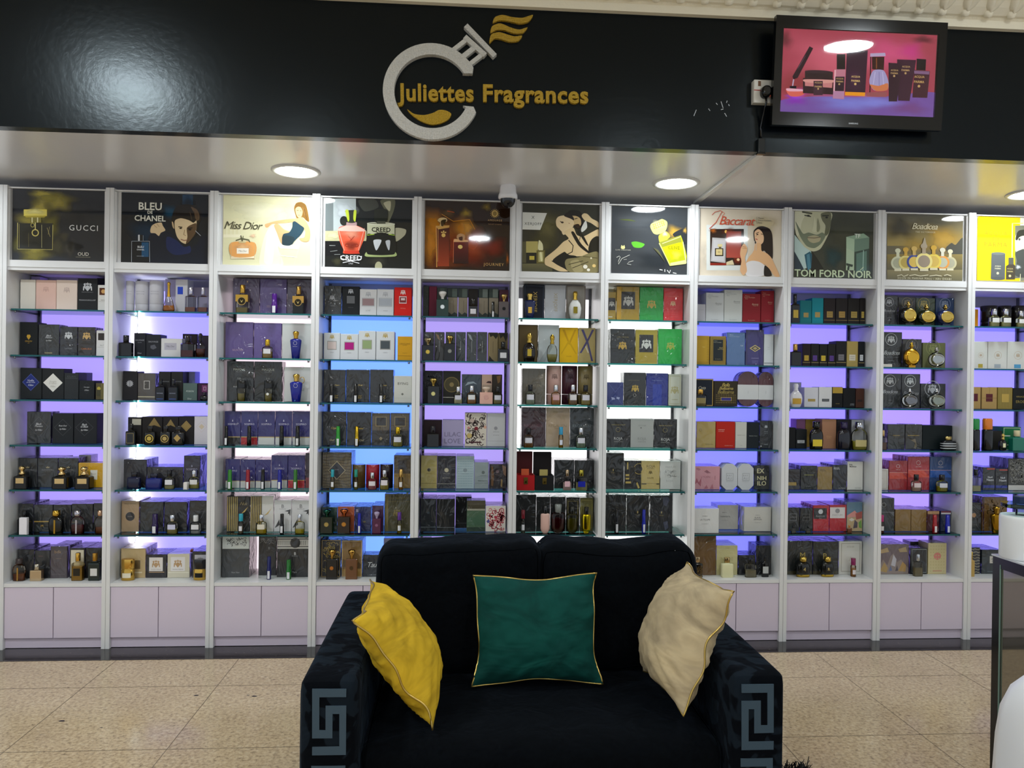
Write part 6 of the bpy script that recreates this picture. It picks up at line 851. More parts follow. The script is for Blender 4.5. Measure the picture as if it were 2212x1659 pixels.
 (11,1,3.2115,0.058,0.0572,0.0926,{'kind': 'dec','col': 'd4d6c8','cap': 'd4d6dc','fin': 'x','lab': 'd8d8d4','liq': ('c0bc70',0.45),'cf': 'm'},'third clear bottle with silver cap'),
 (11,4,2.9509,0.058,0.0441,0.1824,{'kind': 'sqcap','col': '101216','cap': '1c8a40','fin': 'g'},'black bottle with green cap'),
 (11,4,3.02,0.058,0.0582,0.1843,{'kind': 'sqcap','col': '121014','cap': 'd87820','fin': 'g'},'black bottle with orange cap'),
 (11,4,3.114,0.058,0.0483,0.0976,{'kind': 'round','col': '121212','cap': 'c8b060','fin': 'g','cf': 'm','ex': 'E0D8A8'},'black bottle with gold cap'),
 (11,4,3.1974,0.058,0.072,0.1175,{'kind': 'sq','col': '17705c','cap': 'cfc49c','fin': 'g'},'teal bottle with cream cap'),
 (11,5,2.9536,0.058,0.0507,0.1278,{'kind': 'sq','col': 'd0d2cc','cap': '101114','fin': 'x','liq': ('c8c890',0.4)},'clear bottle with black cap'),
 (11,6,3.0823,0.058,0.069,0.1512,{'kind': 'vase','col': 'a07820','cap': 'b89038','fin': 'm','cf': 'm'},'faceted gold bottle'),
 (11,7,2.9264,0.045,0.0306,0.1426,{'kind': 'sq','col': 'b89850','cap': 'c8a850','fin': 'g','cf': 'm'},'gold stopper striped bottle'),
]
ODD = [
 ('o',6,5,{'box': (0.3187,0.4156,0.0832),'lid': (0.3207,0.4125,0.2036),'col': 'a01216','lidcol': '5c1418','card': 'd86038','desc': 'open red box with gold clasp'}),
 ('o',6,5,{'box': (0.4186,0.5218,0.0812),'lid': (0.4176,0.5193,0.2017),'col': '101113','lidcol': '1e1616','card': 'b0a060','desc': 'open black box with gold clasp'}),
 ('v',8,3,{'box': (1.5694,1.6876,0.199),'col': '4a1a24','desc': 'first dark red oval box with white band'}),
 ('v',8,3,{'box': (1.6907,1.7731,0.1976),'col': '4a1a24','desc': 'second dark red oval box with white band'}),
 ('h',8,5,{'box': (1.4803,1.5705,0.1463),'col': 'c6c8cc','desc': 'first white octagonal box'}),
 ('h',8,5,{'box': (1.5731,1.6635,0.1468),'col': 'c6c8cc','desc': 'second white octagonal box'}),
]
# printed pictures: outlines in metres on their own sheet
POSTERS = {
 1: (-2.3245,2.021,.4763,.369,'2b2c30',[('b',.2399,.2611,.2365,.1079,'3a3a3a',.8),('b',.1889,.3223,.131,.0467,'8c8238',.95),('b',.1485,.3472,.0754,.0218,'b0a24a',.9),('b',.2294,.3026,.0756,.0574,'a09240',.8),('b',.1392,.2688,.0603,.0626,'b0a04a',.8),('b',.1904,.1815,.0604,.0835,'7c7434',.7),('b',.0898,.2048,.0803,.0625,'a89a48',.7),('b',.1116,.0282,.1005,.0573,'8c8238',.9),('b',.1164,.0544,.0552,.0313,'b0a44c',.8),('b',.026,.0782,.045,.0468,'6e6a30',.7),('b',.2217,.0726,.0655,.0574,'5a5640',.7),('b',.2873,.0637,.0404,.0575,'55524a',.7),('b',.2614,.1258,.0303,.0366,'6a6448',.4),('b',.2921,.0848,.0202,.0314,'24221e',.8),('b',.3326,.0753,.0253,.0262,'1c1c1e',.9),('r',[.0287,.0574,.2042,.0617,.2028,.1948,.0274,.1901],'2c2c28'),('b',.1157,.1221,.0854,.0625,'3a3830',.8),('l',[.0273,.1927,.0272,.0563,.2027,.0575,.2034,.187],.003,'c4b870'),('l',[.0349,.1877,.0361,.0628],.0015,'a89c58'),('l',[.1476,.1855,.1489,.0656],.0015,'d0c890'),('l',[.0829,.1421,.0836,.0692],.001,'8a8050'),('r',[.058,.2274,.1733,.2306,.1729,.266,.0576,.2628],'d8c860'),('b',.1143,.2524,.0653,.0188,'e6dc90',.9),('p',[.058,.23,.1733,.2332,.1598,.2234,.0706,.221],'a8983c'),('r',[.0899,.1955,.146,.197,.1457,.223,.0896,.2215],'787038'),('l',[.0996,.2218,.0999,.1957],.005,'d8d0a0'),('l',[.1272,.2225,.1274,.1965],.005,'d8d0a0'),('eo',.1165,.143,.0181,.0188,.005,'c8b868'),('l',[.1159,.1962,.1163,.1586],.0045,'d0c480'),('eo',.1025,.1817,.01,.0115,.003,'a89c58'),('l',[.1754,.1706,.191,.124],.0015,'b8ac70'),('l',[.1879,.1762,.1808,.1342],.001,'b8ac70'),('t','GUCCI',.3582,.1744,.1441,'e0e0de','S'),('t','OUD',.3583,.0383,.0556,'e0dcd0',''),('l',[.3205,.0217,.3939,.0223],.0015,'a8a288')],'poster of dark bottle in golden smoke'),
 2: (-1.7774,2.021,.4424,.3664,'171b21',[('b',.1303,.1575,.1127,.1052,'1c3850',.7),('b',.2469,.2713,.0462,.0422,'20506e',.8),('r',[.3107,.3048,.3647,.3063,.3641,.3644,.3101,.3628],'24405c'),('b',.3388,.3214,.0412,.0317,'1a2838',.8),('b',.1395,.2473,.0717,.0632,'1c2c3a',.7),('P',[.1407,.1367,.1712,.1586,.2018,.1673,.2532,.1607,.2947,.1196,.3362,.0889,.3825,.1006,.4078,.1436,.4424,.1445,.4424,.0026,.1423,.0],'131a2a'),('P',[.2329,.1391,.2793,.1244,.3208,.0885,.3516,.0946,.352,.0576,.275,.0452,.2336,.0758],'182552'),('P',[.148,.1738,.1554,.195,.1758,.2087,.2039,.2132,.2118,.1965,.2248,.1732,.2019,.1594,.1919,.1423,.1738,.156,.1507,.1581],'d6bc94'),('l',[.1656,.2006,.1811,.1852],.0026,'a08460'),('l',[.1809,.2063,.1939,.1908],.0026,'a08460'),('P',[.2565,.2294,.2648,.2718,.2876,.3041,.3338,.3133,.375,.3066,.4037,.2809,.4068,.2334,.3942,.2067,.3895,.1642,.3769,.1428,.3513,.121,.331,.0993,.3051,.1145,.2842,.1404,.2735,.1823,.2605,.1978],'1e1814'),('P',[.273,.2245,.3037,.2386,.345,.2291,.3683,.2165,.3837,.2275,.3817,.1746,.364,.1424,.3462,.1156,.3283,.1046,.3051,.1156,.2853,.1404,.2746,.1771],'d8c098'),('P',[.3351,.1892,.3684,.2113,.3838,.2117,.3792,.164,.3615,.1344,.3463,.1145,.3309,.1057,.3382,.1418],'5c4630'),('P',[.3545,.2997,.3856,.2857,.3988,.257,.3965,.2332,.3837,.2275,.3729,.2642],'5a4632'),('l',[.3496,.2742,.3604,.2322],.0031,'4a3a2a'),('l',[.3702,.28,.3784,.238],.0031,'4a3a2a'),('l',[.3858,.2699,.3888,.233],.0026,'4a3a2a'),('l',[.2914,.1934,.312,.1913],.0046,'2c2018'),('e',.3033,.1858,.0072,.0037,'2c2018'),('l',[.3377,.1867,.3635,.19],.0046,'1c1410'),('e',.3507,.1801,.0082,.0042,'1c1410'),('l',[.3239,.1784,.3201,.1519,.3304,.1479],.0026,'8a6c48'),('l',[.3049,.1277,.3204,.1223,.3384,.1249],.0041,'8c5848'),('l',[.3791,.1745,.4067,.1488],.0021,'b8c0c8'),('P',[.2577,.2189,.2654,.2138,.2709,.1823,.2621,.1926],'c4a880'),('l',[.0554,.0021,.0552,.1114,.1451,.1137,.1473,.0042],.002,'c0c8d0'),('r',[.0594,.0021,.1432,.0041,.142,.1104,.0583,.1083],'14171c'),('r',[.1061,.0306,.1419,.0315,.141,.1078,.1053,.1069],'1c5078'),('r',[.0873,.1143,.096,.1145,.0957,.1461,.087,.1459],'c8ccd0'),('l',[.1125,.1439,.1128,.115],.0026,'a0a8b0'),('r',[.096,.1145,.1123,.115,.112,.1465,.0957,.1461],'1a1c20'),('t','BLEU',.1009,.0831,.0317,'dce0e4','B'),('t','CHANEL',.1006,.0684,.0388,'dce0e4','B'),('l',[.0815,.0342,.1173,.0351],.0015,'a0a8b0'),('t','BLEU',.1477,.297,.1176,'e4e2d4','B'),('t','DE',.147,.2654,.0256,'e4e2d4','B'),('t','CHANEL',.1475,.2338,.1585,'e4e2d4','B')],'poster of dark haired man gazing beside blue bottle'),
 3: (-1.2565,2.0211,.4551,.368,'dcd8b0',[('b',.19,.2862,.2093,.0818,'f0eccc',.8),('b',.368,.2698,.0871,.0982,'e4d8b4',.7),('r',[.0018,.1538,.0874,.156,.0864,.2462,.0008,.2438],'dcd6ae'),('l',[.0195,.1966,.0199,.1595],.0026,'ece8cc'),('l',[.0402,.1972,.0406,.1601],.0026,'ece8cc'),('l',[.061,.1977,.0614,.1606],.0026,'ece8cc'),('l',[.0817,.1983,.0822,.1612],.0026,'ece8cc'),('r',[.0019,.1432,.0927,.1455,.0925,.1614,.0018,.1591],'eae4c4'),('P',[.1933,.0,.2075,.1272,.2329,.1916,.2691,.2192,.3013,.1508,.2862,.0972,.3135,.0019],'eee2c6'),('P',[.2139,.0209,.2281,.149,.2538,.1869,.2652,.1073,.2558,.0113],'f4ecd6'),('p',[.2754,.1235,.4013,.1107,.3911,.0891,.2967,.0921],'eeead2'),('l',[.2971,.0548,.3863,.0463],.0042,'f2eedc'),('l',[.3021,.0763,.2977,.0069],.0042,'e4dcba'),('l',[.4012,.1214,.371,.0086],.0042,'e4dcba'),('P',[.2169,.2178,.2325,.2246,.2741,.238,.3316,.2475,.3787,.2515,.3841,.2383,.337,.2306,.2847,.2249,.2534,.2214,.2327,.2023,.2212,.203],'d4a472'),('P',[.2639,.2137,.2848,.2223,.3165,.1938,.3533,.1788,.3432,.1519,.3122,.1138,.2963,.1294,.2801,.1716],'d4a676'),('P',[.3683,.2485,.3996,.26,.4261,.2447,.4475,.2079,.4543,.1654,.4431,.1331,.4116,.1323,.3957,.1479,.4219,.1539,.4267,.186,.4108,.2016,.3684,.2325],'d6a878'),('P',[.3606,.2323,.3736,.238,.4001,.22,.4213,.2019,.4059,.1695,.3852,.1476,.3696,.1312,.3489,.1094,.3175,.1097,.3058,.119,.3116,.1671,.3429,.1785,.3583,.2056],'2c4450'),('P',[.3116,.1617,.3694,.1526,.3593,.115,.3174,.1113,.3068,.1217],'2a3a40'),('P',[.3676,.3071,.3778,.3341,.4039,.3412,.4277,.3275,.4386,.2931,.4471,.24,.4313,.2449,.4154,.2604,.3996,.26,.3839,.2543,.3759,.27],'84602f'),('P',[.3739,.302,.3858,.3156,.4016,.3134,.4124,.2924,.4074,.2656,.3944,.2567,.3811,.2702],'dcb484'),('l',[.3808,.2968,.3913,.2961],.0026,'5a4030'),('l',[.3976,.2952,.4071,.2933],.0026,'5a4030'),('l',[.3879,.2714,.3984,.2707],.0026,'b06050'),('l',[.4201,.3033,.4366,.245],.0032,'6a4a28'),('l',[.4121,.3137,.4257,.2714],.0026,'9a7444'),('r',[.0421,.0318,.1668,.0347,.1659,.1197,.0411,.1166],'eee0c0'),('P',[.0422,.1166,.1648,.1197,.1615,.0489,.0461,.0462],'e0a05c'),('b',.1037,.0927,.0572,.0318,'ecc088',.8),('l',[.0422,.1166,.0451,.0403,.1637,.0357,.1659,.1155],.0026,'c8a878'),('r',[.0729,.059,.1343,.0605,.1339,.0892,.0726,.0877],'f0e8d8'),('t','Miss Dior',.1032,.0741,.0452,'8a8478','i'),('l',[.0669,.1289,.098,.1403,.1345,.1333,.1398,.1201],.0052,'5a5a44'),('l',[.0926,.1561,.1008,.1245],.0047,'4c4c38'),('l',[.1056,.1538,.1023,.1245],.0036,'6a6a50'),('r',[.0827,.1161,.119,.117,.119,.1249,.0826,.124],'c8b888'),('b',.155,.1551,.0208,.0138,'ecc4a4',.8),('t','Miss Dior',.1065,.2096,.2001,'4a4838','i')],'pale poster of seated woman in dark dress'),
 4: (-.7254,2.021,.4591,.369,'1d2020',[('r',[.0,.1782,.1623,.1824,.1601,.3688,.0,.3641],'a8b0b0'),('b',.0999,.3039,.0689,.0651,'c8d0d4',.9),('r',[.0,.1835,.0432,.1846,.0412,.3558,.0,.3545],'6c7474'),('r',[.0005,.1354,.2185,.1409,.2179,.1972,.0,.1915],'b8b48c'),('b',.0434,.1686,.0635,.0321,'dcd8b0',.7),('r',[.0014,.0605,.2194,.0658,.2185,.1436,.0005,.1381],'16181c'),('P',[.1734,.3596,.2583,.3674,.2801,.325,.206,.3015],'3c3e38'),('P',[.2903,.3629,.3649,.369,.3603,.3058,.3239,.2295,.3123,.3098],'5c5c48'),('P',[.3065,.3473,.3437,.3591,.339,.3052],'a8a488'),('e',.098,.2476,.0212,.0257,'282a28'),('P',[.3668,.2145,.4256,.2107,.4206,.1783,.373,.1448],'a09c84'),('b',.2836,.0351,.064,.043,'4a4a40',.6),('b',.0661,.03,.0317,.0268,'55543c',.6),('e',.2839,.0082,.0192,.0269,'b0ae8c'),('l',[.0229,.1146,.0546,.1153],.0026,'a0a4a0'),('l',[.0285,.0826,.0655,.0888],.0026,'888c88'),('l',[.0499,.0671,.0816,.0689],.0026,'888c88'),('P',[.0694,.2067,.1115,.2239,.1538,.2277,.2071,.205,.2076,.1621,.1922,.1188,.1794,.0863,.1795,.0745,.1,.0736,.0971,.095,.0781,.1373],'d8583c'),('b',.1384,.1817,.0637,.0375,'e89c80',.8),('b',.1392,.1174,.0424,.0375,'8a3424',.8),('r',[.1027,.0726,.1795,.0745,.1793,.0905,.1025,.0887],'c83c2c'),('P',[.072,.2068,.1115,.2228,.1538,.2261,.2061,.2049,.2046,.1942,.0748,.1935],'d8b4a8'),('l',[.0694,.2067,.1025,.0897],.0026,'e8b0a0'),('l',[.2071,.2103,.1766,.0916],.0027,'e8b0a0'),('r',[.1115,.2228,.1671,.2243,.1669,.2414,.1113,.24],'b09090'),('P',[.1053,.3014,.1635,.3057,.1612,.2788,.1589,.2412,.1192,.2402,.1161,.2776],'30322c'),('P',[.1053,.3014,.1211,.3045,.127,.2564,.1192,.2455],'b8c83c'),('P',[.1635,.303,.1503,.3026,.1482,.257,.1589,.2466],'b8c83c'),('t','CREED',.1405,.1185,.0715,'8a3024','B'),('l',[.1228,.1653,.1388,.1496,.1545,.1687],.0026,'9c3828'),('l',[.1336,.1441,.1493,.1606],.0021,'9c3828'),('r',[.222,.0712,.3711,.0748,.3691,.2442,.22,.2402],'1b1e1d'),('r',[.2224,.1742,.3672,.178,.3665,.2403,.2216,.2365],'b4b498'),('eo',.2945,.2368,.0747,.0086,.0043,'c8c8b4'),('P',[.2224,.1759,.2499,.1803,.2951,.1912,.3405,.1827,.3683,.1769,.3685,.0747,.2236,.0712],'1a1d1c'),('P',[.2591,.3083,.2909,.3168,.3272,.3103,.3236,.251,.2651,.2441],'22251f'),('r',[.2732,.2362,.3185,.2375,.3183,.2509,.2731,.2497],'44463c'),('l',[.2224,.1742,.2606,.1795],.0032,'a8c83c'),('l',[.3351,.1814,.3683,.1769],.0032,'a8c83c'),('P',[.2192,.0845,.23,.0714,.2965,.0687,.3631,.0746,.3726,.0882,.3713,.064,.2195,.0593],'a4b478'),('t','CREED',.2955,.2057,.1001,'22241f','B'),('l',[.2551,.1982,.2978,.1805,.3403,.1977],.0032,'22241f'),('P',[.2557,.1472,.2982,.1493,.2775,.0994,.2669,.0991],'c4c8cc'),('P',[.3196,.1434,.3436,.1483,.3415,.1009,.3335,.1007],'b0b4b8'),('t','CREED',.1387,.051,.1139,'e4e6e8','B'),('l',[.0843,.0599,.0845,.0465,.1828,.023],.0037,'e4e6e8'),('l',[.194,.0625,.1931,.0464,.0953,.0242],.0037,'e4e6e8'),('t','1760',.1382,.0209,.0223,'d0d2d4','')],'poster of red bottle beside black bottle'),
 5: (-.1972,2.021,.4563,.369,'2a1a10',[('b',.0764,.1572,.1547,.1838,'9a5418',.95),('b',.0466,.2242,.0675,.1257,'c8801c',.9),('b',.0284,.1367,.0385,.1208,'d89428',.8),('b',.1737,.0918,.2038,.0969,'8a2c14',.95),('b',.2458,.1421,.1263,.0873,'c0501c',.8),('b',.3674,.1257,.0889,.0632,'8a2810',.8),('b',.2012,.2185,.0581,.0969,'d88c28',.7),('b',.2301,.229,.0436,.0533,'e0a040',.7),('b',.102,.032,.1257,.0387,'7a3a14',.8),('b',.2195,.3063,.0388,.0291,'9c8028',.9),('b',.1228,.3036,.0435,.029,'6a4c1c',.8),('b',.3306,.3434,.0292,.0256,'8a7428',.8),('l',[.0891,.2979,.1523,.2608,.2393,.2729,.269,.2203],.0024,'c88c30'),('l',[.1178,.3156,.1565,.3094],.0039,'b05020'),('b',.0333,.1368,.0482,.1353,'c07a20',.9),('b',.4462,.0643,.0101,.0389,'b0601c',.9),('p',[.0571,.2341,.1309,.237,.1358,.1103,.1239,.018,.0636,.0166],'5a2416'),('g',[.0709,.0168,.1321,.0182,.1296,.2215,.0684,.2199],'401c18','a03c1c'),('l',[.06,.2342,.0661,.0118],.0043,'e0a050'),('l',[.0708,.2151,.0706,.0409],.0019,'d8a060'),('p',[.0571,.2341,.0708,.2151,.1295,.2263,.1323,.2385],'c89850'),('P',[.0679,.261,.0749,.2742,.0966,.2797,.1159,.2744,.1175,.2599,.0993,.2497,.0995,.2352,.0802,.2347,.0824,.2517],'ccb07c'),('P',[.0847,.259,.0943,.2641,.0995,.2352,.0875,.2349],'4a3418'),('P',[.0895,.264,.1136,.2695,.1042,.245],'3a2c14'),('t','*',.1006,.1844,.028,'e0b868','B'),('e',.1001,.1844,.0106,.0106,'d8b060'),('g',[.1561,.0332,.235,.0351,.2335,.1563,.1546,.1543],'6a1c1c','2c1210'),('l',[.1545,.1616,.1541,.038],.0024,'d87848'),('p',[.1573,.1665,.231,.1611,.2335,.1515,.1547,.1495],'e0ac78'),('P',[.1728,.1693,.1735,.1863,.1918,.1965,.2137,.1873,.214,.1655,.1971,.1554],'b88c64'),('P',[.1824,.1744,.2017,.1798,.2019,.1604,.1874,.16],'4a281c'),('e',.1908,.1242,.0126,.0107,'e8c878'),('eo',.3749,.3082,.0175,.0185,.0068,'c0a058'),('e',.3749,.3082,.0107,.0107,'8a7034'),('l',[.3943,.3087,.4002,.3089],.0024,'c0a058'),('l',[.3929,.3012,.3984,.2991],.0024,'c0a058'),('l',[.3888,.2948,.393,.2908],.0024,'c0a058'),('l',[.3825,.2904,.3848,.2851],.0024,'c0a058'),('l',[.3751,.2887,.3752,.2829],.0024,'c0a058'),('l',[.3676,.29,.3655,.2846],.0024,'c0a058'),('l',[.3613,.294,.3572,.2898],.0024,'c0a058'),('l',[.357,.3002,.3516,.2979],.0024,'c0a058'),('l',[.3554,.3076,.3496,.3075],.0024,'c0a058'),('l',[.3568,.3151,.3514,.3172],.0024,'c0a058'),('l',[.3609,.3215,.3567,.3255],.0024,'c0a058'),('l',[.3672,.3259,.3649,.3312],.0024,'c0a058'),('l',[.3746,.3276,.3745,.3334],.0024,'c0a058'),('l',[.3821,.3263,.3842,.3318],.0024,'c0a058'),('l',[.3884,.3223,.3925,.3265],.0024,'c0a058'),('l',[.3927,.3161,.3981,.3185],.0024,'c0a058'),('t','AMOUAGE',.3758,.2717,.0769,'c09c68','S'),('t','THE GIFT OF KINGS',.3756,.2498,.073,'9c7c58',''),('t','JOURNEY',.3723,.0334,.1095,'d0a868','S')],'poster of two bottles in amber flames'),
 6: (.3286,2.021,.4187,.369,'33332a',[('b',.1335,.2501,.0985,.1189,'6a6440',.9),('b',.1054,.1419,.0787,.0781,'5c5838',.8),('g',[.0024,.0,.1662,.0,.1656,.0456,.0018,.0418],'6c6848','4a4834'),('p',[.0,.3206,.1326,.3194,.0969,.2271,.0004,.2271],'dcdcd4'),('t','X',.0568,.2944,.0167,'3c3c3a',''),('t','XERJOFF',.0573,.2598,.0931,'3c3c3a','S'),('r',[.0216,.1018,.0863,.1034,.0855,.1649,.0208,.1632],'b0a462'),('r',[.0017,.0467,.0223,.0472,.0208,.1618,.0002,.1612],'55523a'),('r',[.0223,.0448,.0782,.0461,.0774,.1022,.0216,.1008],'26261f'),('r',[.0402,.0632,.0671,.0639,.0669,.0848,.0399,.0842],'c8b448'),('P',[.0859,.1317,.0913,.1709,.1102,.1518,.1131,.1177,.091,.1171],'d8d4a8'),('r',[.0792,.0446,.1253,.0457,.1244,.117,.0782,.1159],'6c6434'),('r',[.0893,.0536,.1163,.0543,.1157,.108,.0887,.1073],'b0a870'),('P',[.0961,.1026,.1059,.1053,.1113,.0639,.1016,.0588],'e0dca8'),('P',[.2506,.3315,.2801,.3397,.3098,.3356,.3249,.314,.3305,.2651,.3209,.2453,.3012,.2349,.2812,.254,.2659,.2928],'1e1a16'),('P',[.2559,.3023,.2904,.3081,.3153,.2941,.3206,.2648,.306,.2449,.2862,.2541],'c8ac7c'),('P',[.2836,.259,.3058,.2644,.3159,.25,.3011,.2423],'3a2c20'),('l',[.2832,.2908,.3004,.2961],.0039,'2c2018'),('P',[.3209,.2404,.3451,.2851,.353,.2461,.3261,.2209],'d8d8d0'),('P',[.3225,.309,.3347,.323,.3545,.3197,.3796,.2958,.4146,.2772,.4149,.2477,.375,.2712,.3401,.285],'d8c094'),('P',[.1823,.2807,.1943,.3006,.2262,.3088,.2609,.2975,.281,.2736,.2764,.249,.2569,.2289,.2424,.204,.2225,.2133,.2026,.2324,.1851,.2514],'e2caa0'),('l',[.2045,.2764,.2218,.2671],.0039,'3a2a20'),('e',.2169,.2709,.0079,.0049,'3a2a20'),('l',[.2514,.2679,.2574,.2651],.003,'8a5c48'),('P',[.2263,.3064,.2457,.3265,.2757,.3028,.2808,.2834,.261,.2926],'241c18'),('P',[.2151,.218,.2323,.2209,.2374,.2088,.2227,.2035],'e2caa0'),('P',[.2274,.2183,.2764,.2441,.2967,.2054,.3314,.1965,.3806,.2223,.4151,.2379,.4156,.1987,.3762,.178,.3619,.1385,.3574,.0991,.2982,.0879,.2537,.0966,.2288,.1107,.2045,.0857,.1654,.0603,.1357,.0743,.1259,.074,.1356,.084,.1843,.1243,.2232,.1644,.2525,.1847],'dcc294'),('P',[.1259,.074,.1555,.065,.1655,.0554,.2349,.0179,.2548,.0061,.2055,.005,.1659,.0212,.1264,.0398],'dcc294'),('P',[.1654,.0603,.2288,.1107,.2438,.0964,.2982,.0879,.2987,.0487,.2346,.0423,.2548,.0061,.2349,.0179],'1c1c1a'),('P',[.2669,.2145,.2817,.2197,.322,.1571,.3671,.1141,.3573,.1089,.3073,.1469],'201e1a'),('l',[.2526,.1749,.2777,.1462,.2732,.1118,.2438,.0964],.0049,'201e1a'),('P',[.3014,.2251,.3313,.2063,.3617,.1483,.3468,.1577],'201e1a'),('l',[.3062,.2351,.3213,.2159,.3119,.1764],.003,'2c2822'),('P',[.3762,.178,.4156,.1987,.4169,.1005,.3721,.1142],'23231d'),('P',[.2441,.0719,.3082,.0832,.3721,.1093,.4167,.1104,.4181,.0048,.2648,.0014,.2346,.0423],'8a8058'),('P',[.264,.0577,.3083,.0685,.3338,.0103,.2845,.0043],'a89c70'),('l',[.2543,.0428,.3331,.0642],.0039,'4c4630'),('l',[.2743,.0237,.3629,.06],.0039,'4c4630'),('l',[.3328,.0887,.4122,.0808],.004,'5c5438'),('e',.3459,.0327,.0119,.0108,'f4f0e0'),('e',.3635,.0159,.0089,.0078,'f4f0e0'),('e',.3939,.0387,.0099,.0088,'e8c880'),('e',.3775,.08,.005,.0049,'e0d8b8')],'poster of embracing couple beside small bottle'),
 7: (.8188,2.0236,.4204,.3664,'3a3e42',[('b',.1222,.2875,.2055,.0789,'585c60',.8),('b',.262,.0696,.1585,.0578,'2c3238',.8),('b',.3481,.2309,.059,.0434,'c8a040',.8),('P',[.3384,.2161,.3676,.241,.4166,.252,.4177,.1699,.3881,.1788],'2c3034'),('b',.4069,.242,.0135,.0193,'d0a850',.8),('P',[.1091,.1694,.1383,.1749,.1824,.1616,.1632,.1418,.1241,.1433],'5cae34'),('P',[.0394,.2925,.0928,.2963,.132,.2854,.0832,.2874],'5a6438'),('P',[.2129,.2562,.22,.2757,.2541,.2911,.2784,.3014,.3056,.2876,.306,.2587,.294,.2343,.2551,.2164,.2305,.223],'d0cc74'),('b',.2593,.2671,.0441,.0289,'ece8b0',.8),('e',.2299,.2687,.0044,.0039,'a8a44c'),('e',.2406,.2729,.0044,.0039,'a8a44c'),('e',.2513,.277,.0044,.0039,'a8a44c'),('e',.262,.2812,.0044,.0039,'a8a44c'),('e',.2728,.2853,.0044,.0039,'a8a44c'),('e',.2835,.2894,.0044,.0039,'a8a44c'),('e',.233,.2592,.0044,.0039,'a8a44c'),('e',.2437,.2633,.0044,.0039,'a8a44c'),('e',.2544,.2675,.0044,.0039,'a8a44c'),('e',.2651,.2716,.0044,.0039,'a8a44c'),('e',.2758,.2757,.0044,.0039,'a8a44c'),('e',.2866,.2799,.0044,.0039,'a8a44c'),('e',.236,.2496,.0044,.0039,'a8a44c'),('e',.2467,.2538,.0044,.0039,'a8a44c'),('e',.2575,.2579,.0044,.0039,'a8a44c'),('e',.2682,.262,.0044,.0039,'a8a44c'),('e',.2789,.2662,.0044,.0039,'a8a44c'),('e',.2896,.2703,.0044,.0039,'a8a44c'),('P',[.2601,.2093,.2989,.2344,.3239,.2061,.2899,.1763,.268,.1661],'b8b440'),('b',.2942,.2198,.0196,.0174,'f0f0b0',.9),('p',[.263,.1732,.3827,.2149,.3954,.1838,.4187,.1022,.4143,.0586,.326,.0445,.2906,.1233],'b4b81c'),('p',[.3049,.1574,.3758,.1761,.3863,.1304,.3697,.0866,.3354,.0809,.3151,.1239],'d8d410'),('p',[.263,.1732,.3802,.2133,.3881,.1788,.2805,.1471],'8a8c34'),('b',.3596,.1056,.0295,.029,'f0ec50',.8),('l',[.2631,.1684,.326,.046],.0049,'dce088'),('l',[.3955,.179,.4153,.0635],.0044,'e4e8a0'),('l',[.2802,.1664,.3828,.2076],.0029,'e0e498'),('p',[.3258,.0614,.414,.0804,.4143,.0586,.3285,.046],'e4e490'),('P',[.2316,.1411,.2612,.1274,.2963,.0655,.2714,.0987],'5a5a40'),('t','CLIVE',.3458,.1459,.0638,'5c6008',''),('e',.0618,.1394,.0117,.0086,'d8d090'),('p',[.0501,.1415,.0538,.1536,.0617,.1466,.0694,.154,.0735,.142],'d8d090'),('t','CLIVE CHRISTIAN',.0618,.1264,.0842,'d0ccb8','S'),('l',[.0275,.0843,.042,.0932,.0479,.0876,.0375,.0643,.0377,.0475,.0568,.0792,.1003,.1004],.0029,'c0c0b8'),('l',[.1202,.0687,.096,.0609,.0864,.051,.1083,.0467],.0029,'c0c0b8'),('l',[.0666,.0736,.0836,.076],.0019,'c0c0b8'),('l',[.2665,.0239,.2832,.0209],.0044,'e8e8e4'),('l',[.2959,.026,.2961,.0115],.0044,'e8e8e4'),('l',[.3092,.0215,.3217,.0058,.3273,.0219],.0044,'e8e8e4'),('l',[.3413,.0077,.361,.0043],.0044,'e8e8e4')],'dark poster of tilted yellow green bottle'),
